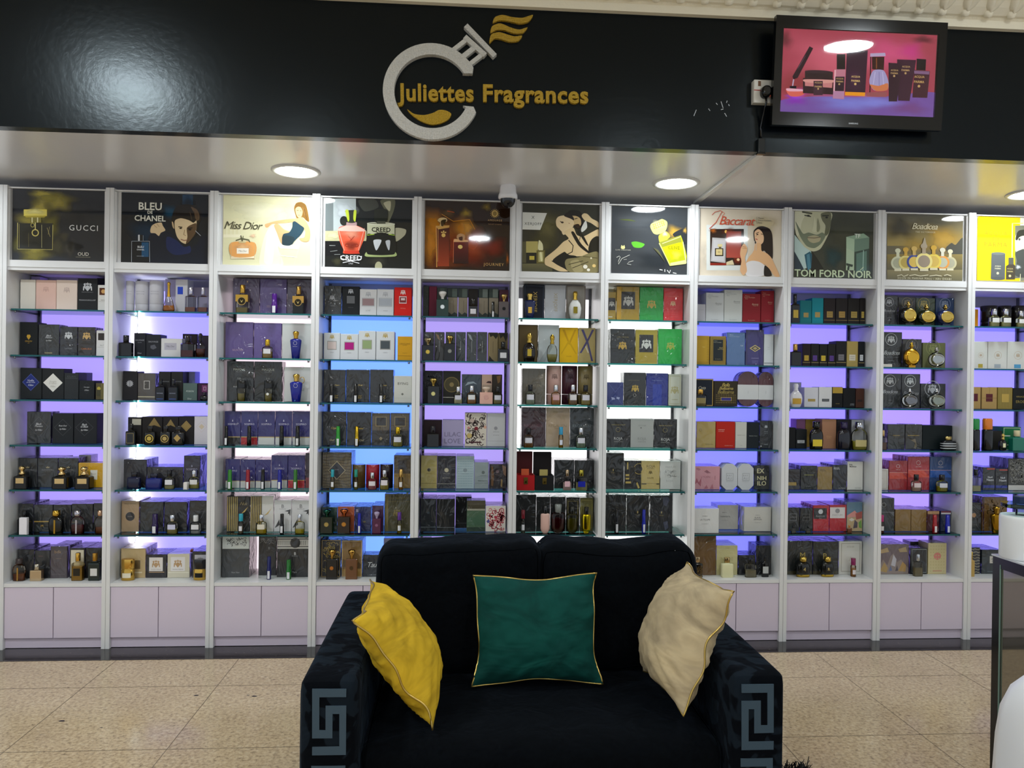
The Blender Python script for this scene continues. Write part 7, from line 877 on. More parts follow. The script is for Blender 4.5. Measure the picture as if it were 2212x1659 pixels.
 8: (1.3103,2.021,.4602,.369,'d8ccb8',[('b',.3609,.2855,.0994,.0835,'d8c89c',.8),('b',.0652,.1082,.0991,.0968,'dcd2c4',.6),('r',[.0391,.0291,.2722,.0344,.2687,.2855,.0357,.2793],'d6dad6'),('r',[.059,.0567,.2494,.0611,.2466,.2621,.0563,.2571],'2c1c18'),('b',.1624,.2463,.0496,.0242,'6a2c14',.9),('b',.0732,.2488,.0247,.0174,'a85c24',.9),('e',.145,.2449,.0069,.0087,'e8b860'),('b',.2142,.0923,.0348,.0291,'8a3010',.9),('e',.2167,.0914,.008,.0078,'f0d0a0'),('g',[.1495,.1005,.2339,.1025,.2319,.2481,.1475,.2459],'8a3028','b04c40'),('r',[.1577,.2268,.2222,.2284,.2221,.2381,.1576,.2365],'98403a'),('p',[.0688,.2099,.1456,.2071,.145,.0713,.0617,.079],'b4b0b0'),('p',[.0764,.198,.1383,.1972,.1374,.0808,.0705,.085],'c4c2c4'),('p',[.1499,.0762,.1844,.0892,.1947,.0627,.1501,.0597],'d8c8a0'),('r',[.059,.0567,.1501,.0588,.1499,.0714,.0588,.0693],'8a2418'),('r',[.085,.1077,.1326,.1088,.1319,.1524,.0844,.1512],'241c14'),('r',[.0909,.1136,.1265,.1145,.1261,.1474,.0904,.1465],'d4c088'),('r',[.1001,.1599,.1259,.1605,.1257,.175,.0999,.1744],'d8c890'),('r',[.1067,.1503,.1201,.1507,.1199,.1604,.1066,.16],'6a5c34'),('t','BR',.1087,.131,.0134,'8a7444',''),('P',[.3015,.2499,.3261,.2749,.356,.2795,.3911,.2668,.4065,.238,.4113,.1846,.411,.1018,.3832,.1206,.3629,.1445,.3381,.1341,.3073,.1917],'241a18'),('P',[.3066,.2452,.3263,.2627,.3464,.2511,.3593,.2222,.3572,.193,.3424,.178,.3224,.1824,.3096,.2064],'e6bc94'),('l',[.3142,.2381,.3315,.2458],.0035,'2c1c18'),('e',.3227,.2334,.006,.0034,'2c1c18'),('l',[.3426,.2374,.3556,.2343],.003,'2c1c18'),('l',[.3121,.2089,.3246,.2043],.0045,'b04844'),('l',[.3193,.2309,.3144,.2186],.002,'b88c68'),('P',[.3125,.1821,.3424,.1829,.3479,.1441,.3781,.1302,.4034,.1065,.4239,.068,.4524,.0053,.4248,.0047,.3943,.043,.3639,.0715,.3641,.0569,.2643,.0643,.2737,.1034,.2982,.1332],'e0b080'),('P',[.2593,.0691,.2939,.0869,.3388,.0806,.3742,.0522,.3598,.0057,.2651,.0036],'e0dcdc'),('P',[.3665,.0618,.3943,.043,.4073,.0067,.3648,.0058],'201814'),('P',[.2274,.0343,.2342,.083,.2262,.1217,.2307,.1558,.2477,.1805,.2654,.1615,.2658,.1372,.2538,.1029,.2645,.0497,.2648,.0254,.2452,.0056],'e0b084'),('l',[.238,.1657,.258,.1613],.003,'b88454'),('l',[.2357,.1559,.263,.1542],.0025,'b88454'),('l',[.3073,.1966,.303,.143],.0025,'e0d8d0'),('l',[.3173,.192,.3155,.1433],.0025,'c8c0b4'),('t','Baccarat',.2089,.3057,.2036,'c84c30','i'),('l',[.0646,.3333,.0817,.3507,.1113,.3588,.1362,.345,.1216,.3276],.003,'c84c30'),('l',[.1212,.3543,.0874,.2928,.0508,.2579],.0035,'c84c30'),('l',[.3179,.3306,.3184,.2917],.0015,'6a6a64'),('t','Maison',.3417,.3239,.0324,'4c4c48',''),('t','Francis Kurkdjian',.3631,.3118,.0749,'4c4c48',''),('t','Paris',.337,.2985,.0224,'4c4c48','')],'cream poster of woman with red script title'),
 9: (1.845,2.021,.4547,.369,'3f4238',[('b',.2993,.2576,.1545,.1115,'565848',.7),('b',.2243,.1191,.0705,.0806,'2c4c50',.8),('b',.3921,.0609,.0626,.0684,'3c5458',.7),('P',[.0005,.3685,.2014,.369,.2086,.3172,.198,.2549,.1719,.1985,.1469,.1607,.1088,.1473,.0639,.1648,.025,.2133,.0053,.2561],'c4c4a4'),('P',[.0005,.3685,.0673,.369,.0427,.3127,.0215,.2318,.0053,.2561],'d8d8bc'),('P',[.1505,.359,.2047,.3667,.2075,.3048,.1936,.2486,.1714,.2356,.177,.2916,.1574,.322],'6a6c54'),('P',[.0045,.3117,.0311,.232,.0701,.1774,.1149,.1661,.1529,.1918,.1778,.2358,.1584,.2539,.1266,.2407,.0818,.2519,.05,.2449,.024,.2813],'76806a'),('P',[.0758,.227,.1139,.2373,.1492,.2258,.1431,.2039,.1081,.1938,.0824,.2055],'b0a888'),('l',[.0726,.2238,.1141,.2218,.1491,.2289],.0038,'6a5c4c'),('l',[.0419,.3653,.0994,.3576],.0089,'4a4c3c'),('l',[.0549,.3471,.0933,.3401],.0057,'3a3c30'),('e',.0773,.3446,.0089,.0056,'2c2e26'),('l',[.157,.3468,.1954,.3491],.0077,'3c3e30'),('e',.1827,.3382,.0077,.0056,'2c2e26'),('P',[.1124,.3394,.1257,.3026,.1327,.2594,.1008,.2586,.1067,.2897],'d0d0b0'),('P',[.1317,.3337,.1451,.2845,.1391,.2596,.1263,.2624],'8c8e72'),('p',[.0,.2374,.0574,.1709,.096,.147,.0965,.1161,.0719,.0536,.0338,.0404,.0011,.1015],'b8d0cc'),('p',[.058,.1276,.0897,.1469,.1027,.1286,.1163,.067,.0719,.0536],'2c5c70'),('p',[.0708,.1279,.0866,.1344,.0974,.0542,.0784,.0414],'4c8498'),('p',[.0005,.1447,.0331,.0898,.0593,.041,.002,.0397],'30404c'),('p',[.1024,.1472,.1349,.1046,.1742,.0435,.0975,.0418],'23241f'),('p',[.2964,.2326,.3958,.2551,.4296,.2329,.3448,.2202],'8ca890'),('p',[.2964,.2326,.3448,.2202,.3446,.1469,.2973,.1706],'a8c0a4'),('p',[.3448,.2202,.4296,.2329,.4293,.1676,.3458,.15],'6a8474'),('p',[.2973,.1706,.3445,.15,.3447,.0474,.2972,.0463],'b0c4a8'),('p',[.3458,.15,.4292,.1707,.4302,.012,.3478,.0102],'3a4c44'),('p',[.3556,.1409,.4165,.1579,.4168,.049,.3571,.0352],'5c7c70'),('l',[.3971,.1606,.3956,.0423],.0039,'a8c8bc'),('t','TF',.3612,.2405,.0334,'e0e8dc','B'),('p',[.2985,.0867,.3378,.0783,.3342,.0658,.3181,.0685,.3152,.0467,.3036,.049,.3084,.0714,.2987,.0743],'3c4840'),('t','TOM FORD NOIR',.2248,.0261,.4451,'ccdcb8','B'),('l',[.3795,.0482,.3985,.0673],.0039,'ccdcb8')],'poster of bearded man with pale box'),
 10: (2.38,2.021,.4429,.369,'6a6452',[('g',[.0,.1889,.4428,.1998,.4401,.369,.0,.3683],'5c5a50','a08c54'),('b',.3218,.2344,.1212,.1002,'c8a04c',.9),('b',.1724,.1931,.1304,.0625,'b8984c',.7),('b',.0735,.2905,.1039,.0785,'4c4a44',.7),('b',.268,.3332,.1308,.0358,'6c6858',.6),('b',.1377,.3422,.0585,.0268,'8c8874',.4),('P',[.3422,.1785,.3744,.2138,.4007,.205,.4421,.2437,.4429,.1119,.3887,.1357],'4c4a40'),('g',[.0019,.0517,.4429,.0617,.4429,.1527,.0006,.1421],'8a7844','5c563c'),('g',[.0028,.0,.4429,.004,.4429,.0649,.0019,.0548],'8c8058','6a6448'),('e',.0635,.0937,.0402,.0387,'c8c8a8'),('e',.0635,.0937,.029,.0279,'a8a88c'),('r',[.0541,.1283,.0718,.1287,.0714,.1577,.0537,.1573],'d0d0b4'),('e',.0624,.1633,.0161,.0132,'d0d0b4'),('r',[.044,.0487,.0842,.0497,.0841,.0609,.0439,.06],'d8d0b0'),('e',.3696,.1008,.038,.0364,'c0b890'),('e',.3696,.1008,.0273,.0262,'a8a48c'),('r',[.3607,.1333,.3774,.1337,.377,.161,.3603,.1606],'d8d0b0'),('e',.3686,.1662,.0152,.0124,'d8d0b0'),('r',[.3512,.0585,.3892,.0594,.389,.0699,.3511,.0691],'d8d0b0'),('e',.1088,.0979,.0416,.04,'d8c878'),('e',.1088,.0979,.0299,.0288,'b8a04c'),('r',[.0992,.1336,.1174,.134,.117,.164,.0987,.1636],'c8a048'),('e',.1078,.1698,.0166,.0136,'c8a048'),('r',[.0887,.0514,.1303,.0524,.1301,.064,.0886,.063],'d8d0b0'),('e',.3237,.1029,.0406,.0388,'e09848'),('e',.3237,.1029,.0292,.028,'b8b8a0'),('r',[.3143,.1376,.3321,.138,.3317,.1672,.3139,.1667],'d8d4c0'),('e',.3227,.1728,.0162,.0132,'d8d4c0'),('r',[.3042,.0577,.3447,.0586,.3445,.0699,.304,.069],'d8d0b0'),('e',.1575,.1021,.0429,.0412,'3c4890'),('e',.1575,.1021,.0309,.0297,'d8b858'),('r',[.1475,.139,.1664,.1395,.1659,.1704,.147,.1699],'c8a860'),('e',.1564,.1764,.0172,.014,'c8a860'),('r',[.1368,.0542,.1797,.0552,.1795,.0671,.1366,.0662],'d8d0b0'),('e',.2714,.1079,.0444,.0426,'e0c858'),('e',.2714,.1079,.032,.0307,'d0b058'),('r',[.2611,.146,.2806,.1465,.2801,.1784,.2606,.1779],'c8a040'),('e',.2703,.1845,.0178,.0145,'c8a040'),('r',[.25,.0585,.2943,.0595,.2942,.0718,.2498,.0708],'d8d0b0'),('e',.2141,.1066,.0495,.0475,'e8d888'),('e',.2141,.1066,.0357,.0342,'9c8c78'),('r',[.2025,.1491,.2243,.1496,.2238,.1853,.202,.1847],'a89880'),('e',.2128,.1921,.0198,.0162,'a89880'),('r',[.1901,.0513,.2396,.0525,.2394,.0663,.1899,.0651],'d8d0b0'),('P',[.2018,.1876,.2078,.219,.216,.2411,.2242,.2132,.2278,.1882],'a89c88'),('t','Boadicea',.2164,.3037,.1498,'e0d8b8','i'),('t','THE VICTORIOUS',.2191,.2706,.1153,'d8d0b0','S'),('l',[.0581,.0218,.0839,.0286,.097,.0195,.1228,.0295],.0039,'d8d0b0'),('l',[.1294,.0246,.1618,.0303,.1945,.0235,.24,.0308],.0045,'d8d0b0'),('l',[.2466,.0247,.2856,.0306,.3184,.0263],.0046,'d8d0b0'),('l',[.3314,.0291,.3509,.0345,.3746,.0288],.0046,'d8d0b0'),('t','SOON IN MARINA MALL - ABU DHABI',.2178,.0103,.3126,'e0d8b8','S')],'sunset poster with row of round bottles'),
 11: (2.9093,2.0282,.4479,.3618,'f2d010',[('r',[.252,.3155,.4479,.3259,.4479,.3618,.2512,.3618],'e8e6d4'),('r',[.2569,.0007,.4479,.0091,.4479,.3259,.252,.3155],'8a8a74'),('l',[.2059,.1339,.2055,.3275,.2699,.3292],.0072,'f0e890'),('r',[.2258,.0167,.4479,.0259,.4479,.3259,.2212,.3147],'7a7a66'),('P',[.2223,.2373,.2296,.2669,.2499,.287,.2736,.2901,.3221,.2889,.3239,.176,.2721,.1846,.2414,.1691,.2249,.1736],'d8d8c0'),('P',[.2249,.2373,.2321,.2718,.2524,.2905,.322,.2938,.3225,.2644,.2658,.258,.2454,.2477,.2353,.2327],'3a3a30'),('e',.2481,.2379,.0062,.0069,'5a5a4c'),('P',[.2236,.1588,.2619,.1794,.324,.1711,.3261,.0336,.2281,.0314,.2345,.115],'4c4e48'),('b',.2428,.0808,.0186,.0147,'e8f0f0',.9),('t','ACQUA',.1076,.2686,.1359,'a88a1c','S'),('t','DI',.108,.2368,.0333,'a88a1c','S'),('t','PARMA',.1078,.205,.1344,'a88a1c','S'),('p',[.0834,.153,.1645,.155,.1646,.0104,.1231,.0056,.0814,.0111],'5c6060'),('e',.1234,.154,.0411,.0078,'6c706c'),('e',.123,.0134,.0416,.0088,'55595a'),('t','ACQUA',.1219,.083,.0359,'d8d4b0','B'),('t','PARMA',.1221,.0693,.0359,'d8d4b0','B'),('e',.1215,.0428,.0077,.0073,'d8d4b0'),('r',[.1849,.0942,.2148,.0949,.2142,.1331,.1843,.1324],'5a5a50'),('p',[.1707,.0841,.1849,.0942,.2168,.0949,.2262,.0853,.2243,.0108,.1718,.0096],'4c4434'),('t','ACQUA',.1946,.0699,.035,'c8b878','B'),('t','PARMA',.1948,.0542,.035,'c8b878','B'),('e',.1937,.0287,.0077,.0074,'d8c890'),('l',[.2544,.0006,.2563,.0419],.0031,'f0ecc0')],'bright yellow poster with grey containers'),
}
TVART = [('g',[.0344,.058,.7195,.0622,.7163,.405,.0315,.405],'9a3c4c','9a3c4c'),('b',.2746,.285,.2958,.1203,'c05a6c',1),('b',.5091,.3222,.1786,.0833,'c44c78',.9),('b',.6542,.3837,.0654,.0224,'38181c',.8),('b',.0367,.3579,.0524,.0474,'401c20',.8),('b',.1043,.1675,.1174,.1105,'7a3030',.8),('P',[.0315,.1035,.1652,.1254,.4607,.1336,.7195,.1634,.7195,.058,.0315,.058],'6c4c94'),('b',.3435,.1041,.2081,.0447,'7478c8',.9),('b',.4618,.114,.1193,.0336,'7c80d0',.7),('b',.0956,.1061,.0705,.0278,'7c28a0',.9),('b',.6127,.0914,.1069,.0337,'6c3c70',.8),('b',.6037,.3316,.0656,.05,'c02c84',.6),('b',.0948,.1228,.0469,.0167,'8838d0',.8),('b',.1174,.1403,.0528,.0277,'c050b0',.7),('p',[.1487,.3351,.1655,.3275,.1027,.2007,.0854,.1945,.0791,.2053],'281820'),('l',[.0854,.1945,.0821,.1667],.0053,'a898b0'),('p',[.0693,.1662,.0985,.1673,.1016,.1286,.074,.1276],'100c1c'),('P',[.0552,.1546,.1345,.152,.1325,.1325,.1065,.1232,.0713,.1247],'c85c50'),('P',[.058,.1558,.1332,.1531,.1289,.1463,.0645,.1439],'d8a0b0'),('l',[.1008,.2394,.1331,.2959],.0018,'6c5060'),('p',[.1335,.2296,.2586,.2317,.2583,.204,.1349,.202],'2a1c20'),('e',.1957,.2304,.0623,.0066,'34242a'),('p',[.1261,.2016,.2612,.2041,.2636,.1374,.1293,.138],'2c1820'),('p',[.1352,.1964,.2586,.1984,.2574,.165,.1366,.1688],'b87474'),('P',[.1352,.1964,.2586,.1984,.2574,.1873,.1976,.1822,.1363,.1854],'c88c84'),('r',[.1766,.1314,.2178,.1329,.2147,.1928,.1736,.1913],'3c2230'),('t','ACQUA',.1951,.1849,.0329,'b09060','B'),('t','PARMA',.196,.1682,.0329,'b09060','B'),('e',.1958,.1588,.0041,.0039,'b09060'),('p',[.2705,.3069,.3087,.3085,.3121,.2449,.2739,.2434],'1c1418'),('p',[.2639,.243,.3133,.245,.313,.1197,.2627,.1206],'b07080'),('p',[.264,.2403,.2711,.2405,.2716,.121,.2645,.1207],'d8a0a8'),('p',[.2696,.2127,.3108,.2143,.3112,.1531,.2699,.1527],'2c1826'),('t','ACQUA',.2895,.2052,.033,'b09060','B'),('t','PARMA',.2902,.193,.033,'b09060','B'),('e',.2884,.1818,.0041,.0039,'b09060'),('r',[.2645,.1207,.3129,.1225,.3112,.1531,.2629,.1513],'a87898'),('p',[.3141,.317,.4079,.3291,.4063,.1483,.3161,.1505],'30182a'),('b',.3557,.2049,.0355,.0555,'43203c',.8),('p',[.3161,.1505,.4062,.1511,.4059,.1354,.3157,.1354],'d88c1c'),('t','ACQUA',.3601,.2162,.0396,'c8a868','B'),('t','PARMA',.3611,.1985,.0396,'c8a868','B'),('e',.3598,.185,.0053,.005,'c8a868'),('l',[.4225,.302,.4272,.1463],.0047,'1c1016'),('p',[.4272,.3022,.4834,.3045,.4837,.2489,.4314,.2496],'301818'),('l',[.4482,.2975,.4508,.2532],.0047,'7a4428'),('p',[.4193,.3158,.4854,.3212,.4892,.3075,.4201,.3019],'a898b8'),('P',[.4365,.2442,.4839,.2461,.5075,.1996,.5035,.1659,.4472,.161,.4214,.1963],'9890b8'),('P',[.425,.1853,.4639,.1812,.5048,.1939,.5036,.1648,.4532,.1596],'c07048'),('l',[.4457,.239,.4398,.1859],.003,'b4acd0'),('l',[.4634,.2397,.4669,.1813],.003,'7c74a0'),('l',[.4783,.2403,.4873,.1877],.003,'b4acd0'),('p',[.4091,.1512,.504,.1576,.5023,.1351,.4131,.1346],'8c4c50'),('p',[.5404,.2957,.6268,.2964,.6078,.1222,.5557,.1219],'361a2c'),('t','ACQUA',.5833,.2667,.0369,'b09060','B'),('t','PARMA',.5818,.2516,.0369,'b09060','B'),('e',.582,.2388,.0048,.0045,'b09060'),('p',[.5027,.2802,.5635,.2788,.5511,.1184,.5136,.117],'2c1624'),('t','ACQUA',.5319,.2497,.0345,'b09060','B'),('t','PARMA',.532,.2368,.0333,'b09060','B'),('e',.5316,.2251,.0048,.0045,'b09060'),('p',[.6283,.302,.6714,.3009,.6714,.2535,.6294,.2546],'181016'),('p',[.6205,.2543,.6913,.2515,.6866,.138,.6188,.1377],'3c1c28'),('p',[.6195,.2514,.6896,.2503,.6886,.2374,.6215,.2387],'785878'),('t','ACQUA',.6456,.2262,.0466,'b8945c','B'),('t','PARMA',.6457,.2049,.0466,'b8945c','B'),('e',.6457,.1864,.006,.0056,'b8945c')]
# ------------------------------------------------------------------ room shell
g = G(); fm = special('granite_floor', f_floor); jm = lin('5c5044')
ys = [-.172-.0, -.52]; 
g.poly([(-6, -9, 0), (6, -9, 0), (6, -.172, 0), (-6, -.172, 0)], fm, WH)
for i in range(-7, 9): g.poly([(-1.7+.6*i-.0012, -9, .0004), (-1.7+.6*i+.0012, -9, .0004), (-1.7+.6*i+.0012, -.172, .0004), (-1.7+.6*i-.0012, -.172, .0004)], 'p', jm)
for i in range(14): yj = -.515-.61*i; g.poly([(-6, yj-.0012, .0004), (6, yj-.0012, .0004), (6, yj+.0012, .0004), (-6, yj+.0012, .0004)], 'p', jm)
for sx_, sy_, r in ((-1.16, -.62, .011), (-.9, -.64, .012), (-1.62, -.86, .012), (-1.43, -.93, .006), (-.93, -.63, .006)):
    g.faces([(sx_+r*(1+.3*math.sin(3*a))*math.cos(a*.63), sy_+r*.55*math.sin(a*.63), .0006) for a in range(10)], [tuple(range(10))], 'p', lin('2c2630'), False)
g.box(-6, 6, -9, .62, -.1, -.002, 'p', GREY)
struct(g.build('floor'))
g = G(); g.box(-6, 6, -.172, .62, -.001, .0015, special('black_granite_border', f_border), WH); struct(g.build('floor_border'))
g = G(); g.box(-6, 6, .34, .6, 0, 3.3, special('painted_wall', f_wall), WH); struct(g.build('wall_back'))
sof = special('satin_soffit_paint', f_soffit)
g = G(); g.box(-6, 6, -.835, .34, 2.45, 2.5, sof, WH); struct(g.build('ceiling_soffit'))
g = G(); fa = special('gloss_black_wall_paint', f_fascia); g.box(-6, 6, -.845, -.79, 2.445, 3.025, fa, WH)
for x, z, a, L in ((1.005, 2.592, 1.2, .03), (1.077, 2.617, 2.2, .012), (1.125, 2.624, .3, .012), (1.135, 2.632, 1.9, .03), (1.142, 2.61, -1.0, .018), (1.11, 2.645, 2.3, .01), (1.163, 2.642, 2.1, .008), (1.15, 2.655, 1.3, .01)):
    strip(g, [(x, z), (x+L*math.cos(a), z+L*math.sin(a))], .003, -.8456, 'p', lin('b8bcc0'))
struct(g.build('wall_fascia'))
pl = special('moulded_plaster', f_plaster)
g = G(); g.box(-6, 6, -9, .34, 3.2, 3.3, pl, WH); struct(g.build('ceiling'))
# plaster cornice over the black fascia: flat fillet, sloped cove, running scroll with knobs
g = G(); g.box(-6, 6, -.872, -.78, 3.022, 3.062, pl, WH)
pr = [(-.872, 3.055), (-.885, 3.062), (-.9, 3.064), (-.93, 3.085), (-.97, 3.125), (-1.03, 3.165), (-1.08, 3.175), (-1.09, 3.2), (-.78, 3.2), (-.78, 3.05)]
g.faces([(x, y, z) for x in (-6, 6) for y, z in pr], [(i, (i+1) % 10, 10+(i+1) % 10, 10+i) for i in range(10)], pl, WH, False)
x = -3.0; per = .106
pts = []
for i in range(int(6.6/per*12)):
    t_ = i/12; xx = x+per*t_; s_ = .5-.5*math.cos(2*PI*t_); s_ = s_**.7; pts.append((xx, -.915-.1*s_, 3.083+.085*s_))
g.tube(pts, .022, pl, WH, 8)
for i in range(int(6.6/per)):
    xx = x+per*i; g.lathe([(.2, 0), (.8, .12), (1, .45), (.8, .8), (.2, 1)], .02, .02, 3.05, .045, pl, WH, 2, 10, xx, -.905)
    for j in (-.02, .0, .02): g.lathe([(.3, 0), (1, .3), (1, .7), (.3, 1)], .007, .007, 3.058, .014, pl, WH, 2, 6, xx+j+per/2, -.878)
struct(g.build('trim_1'))
# ------------------------------------------------------------------ lamps
def lamp(x, y, z, r, power, label, group):
    e = empty('ceiling_downlight', (x, y, z), label, 'ceiling lamp', group)
    g = G(); g.lathe([(1.22, 0), (1.22, -.004), (1.16, -.008), (1.0, -.007), (.98, -.001)], r, r, 0, 1, 's', lin('e4e4e0'), 2, 40); o = g.build('trim_ring', e)
    g = G(); g.lathe([(.98, 0), (.98, -.004), (.5, -.0055), (.02, -.006)], r, r, 0, 1, lm(power), WH, 2, 40); g.build('diffuser', e)
LM = {}
def lm(p):
    if p not in LM: LM[p] = special('lamp_diffuser', lambda t: t.n('ShaderNodeEmission', Strength=p, Color=(.89, .96, 1, 1)))
    return LM[p]
for x, lb in ((-2.73, 'round soffit downlight over the smoky bottle poster bay'), (-.82, 'round soffit downlight above the seated woman poster'), (1.09, 'round soffit downlight above the tilted bottle poster'), (3.0, 'round soffit downlight cut by the edge, above the yellow poster')):
    lamp(x, -.28, 2.4495, .098, SOFFIT_LAMP, lb, 'soffit downlights')
for x, y, r in ((-2.02, -2.42, .2), (2.19, -2.04, .13), (.22, -5.36, .13), (3.36, -5.0, .13), (-1.3, -4.0, .13), (1.4, -4.0, .13)): lamp(x, y, 3.1995, r, CEIL_LAMP, 'round downlight in the main ceiling behind the viewer', 'main ceiling downlights')  # last two lamps are added out of view for highlight streaks on cellophane
# ------------------------------------------------------------------ display cabinets
LED = {0: ('8aa0f0', 1.17), 1: ('9a88e8', 1.12), 2: ('847cff', 1.44), 3: ('ecd6e0', 1.24), 4: ('6490ff', 1.50), 5: ('9f8cde', 1.05), 6: ('fbf8fa', 1.64), 7: ('f8fbf8', 1.64), 8: ('6e70fa', 1.37), 9: ('8274fc', 1.37), 10: ('9a82f4', 1.24), 11: ('8278fa', 1.37)}
BAYWORD = ['past the edge', 'under the smoky bottle poster', 'under the gazing man poster', 'under the seated woman poster', 'under the two-bottle poster', 'under the amber flame poster', 'under the embracing couple poster', 'under the tilted bottle poster', 'under the red script poster', 'under the bearded man poster', 'under the bottle row poster', 'under the yellow poster']
HUE = ['blue', 'lavender', 'blue violet', 'pinkish white', 'sky blue', 'dim lavender', 'bright white', 'bright white', 'violet blue', 'violet', 'pale violet', 'violet blue']
SHELF = ZS[1:7]
def cabinet(i):
    xl, xr = (POST[i-1], POST[i]) if i else (POST[0]-.53, POST[0]); cx = (xl+xr)/2; W = xr-xl; h = W/2
    e = empty('display_cabinet', (cx, 0, 0), 'white shelf cabinet with %s back light %s' % (HUE[i], BAYWORD[i]), 'cabinet', 'wall display cabinets')
    for s in (-1, 1):
        g = G(); a, b = sorted((s*(h-.0008), s*(h-.0205)))
        g.box(a, b, -.012, .3, 0.002, 2.405, 's', WH); g.box(*sorted((s*(h-.0205), s*(h-.03))), -.003, .006, 2.0, 2.388, 's', WH)
        g.build('side_panel', e)
        g = G(); g.box(*sorted((s*(h-.0215), s*(h-.036))), .284, .297, .345, 1.966, 'g', lin('56585e'))
        for z in range(30): zz = .4+z*.05; g.box(*sorted((s*(h-.027), s*(h-.031))), .2836, .284, zz, zz+.018, 'p', lin('1c1c20'))
        g.build('slotted_upright', e)
    q = h-.0205
    col, st = LED[i]; lc = tuple(c*st for c in lin(col))
    g = G(); g.box(-q, q, .297, .303, .3435, 1.905, 'e', lc); o = g.build('back_panel', e); o['label'] = HUE[i]+' backlit panel'
    g = G(); g.box(-q, q, .29, .303, 1.905, 1.968, 's', lin('a8a6b0')); g.build('back_rail', e)
    g = G(); g.box(-q, q, .0, .3, 1.968, 1.985, 's', WH); g.box(-q, q, -.004, .02, 1.985, 2.02, 's', WH); g.box(-q, q, -.002, .012, 2.391, 2.398, 's', WH); g.box(-q, q, .012, .03, 2.0, 2.395, 's', WH); g.build('header_panel', e)
    g = G(); g.box(-q, q, -.006, .3, .325, .3435, 's', WH); g.build('base_top', e)
    g = G(); g.box(-q, q, .012, .03, .004, .056, 's', DOOR); g.box(-q, q, .014, .3, .06, .064, 's', DOOR); g.build('plinth', e)
    for s in (-1, 1):
        g = G(); g.box(*sorted((s*.0016, s*(q-.0016))), -.004, .014, .0585, .3225, 's', DOOR, .0015); g.build('cabinet_door', e)
    for z in SHELF:
        g = G(); x0, x1, y0, y1, z0, z1 = -q+.006, q-.006, .02, .285, z-.009, z-.0006
        ct = lin('f2faf8'); ce = (.12, .52, .46)
        vs = [(x_, y_, z_) for z_ in (z0, z1) for y_ in (y0, y1) for x_ in (x0, x1)]
        g.faces(vs, [(0, 2, 3, 1), (4, 5, 7, 6)], 'q', ct, False); g.faces(vs, [(0, 1, 5, 4), (2, 6, 7, 3), (0, 4, 6, 2), (1, 3, 7, 5)], 'j', ce, False)
        so = g.build('glass_shelf', e)
        for s in (-1, 1):
            g = G(); g.tube([(s*(q-.02), .034, z-.02), (s*(q-.02), .034, z-.0095)], .0055, 'm', GREY, 8); g.tube([(s*(q-.003), .026, z-.012), (s*(q-.003), .283, z-.012)], .002, 'm', GREY, 6)
            g.build('shelf_bracket', so)
    if i == 2:
        g = G(); g.box(-q+.0155, -q+.0175, .268, .296, .36, 1.9, special('led_diffuser', lambda t: t.n('ShaderNodeEmission', Strength=24, Color=(.9, .9, 1, 1))), WH); g.build('led_strip', e)
    return e
for i in range(12): cabinet(i)
# ------------------------------------------------------------------ posters
for i, (x, z, w, h, bg, prims, lab) in POSTERS.items():
    g = G(); g.w, g.h = w, h
    g.box(0, w, 0, .0035, 0, h, 'a', lin(bg)); picture(g, prims, 'a')
    tag(g.build('poster', None, (x, .0078, z)), lab+' over its cabinet', 'poster', 'advertising posters')
# ------------------------------------------------------------------ boxes and bottles
RN = ['', 'top shelf', 'second shelf', 'third shelf', 'fourth shelf', 'fifth shelf', 'sixth shelf', 'cabinet top']
PN = [w.replace('under the ', '') for w in BAYWORD]
def where(bay, row): return ', %s under %s' % (RN[row], PN[bay])
def rect_label(g, sx, sy, n, z0, z1, half, col, k='p', y0=0):
    """paper label wrapped on the front of a bottle"""
    if n > 5:
        g.flat([(-half*sx, z0), (half*sx, z0), (half*sx, z1), (-half*sx, z1)], y0-sy-.0006, k, lin(col)); return
    a0 = math.acos(min(half, .95)); m = 8; vs = []
    for j in range(m+1):
        a = -PI+a0+(PI-2*a0)*j/m; c, d = math.cos(a), math.sin(a)
        x = sx*math.copysign(abs(c)**(2/n), c)*1.012; y = sy*math.copysign(abs(d)**(2/n), d)*1.012-.0003
        vs += [(x, y0+y, z0), (x, y0+y, z1)]
    g.faces(vs, [(2*j, 2*j+2, 2*j+3, 2*j+1) for j in range(m)], k, lin(col))
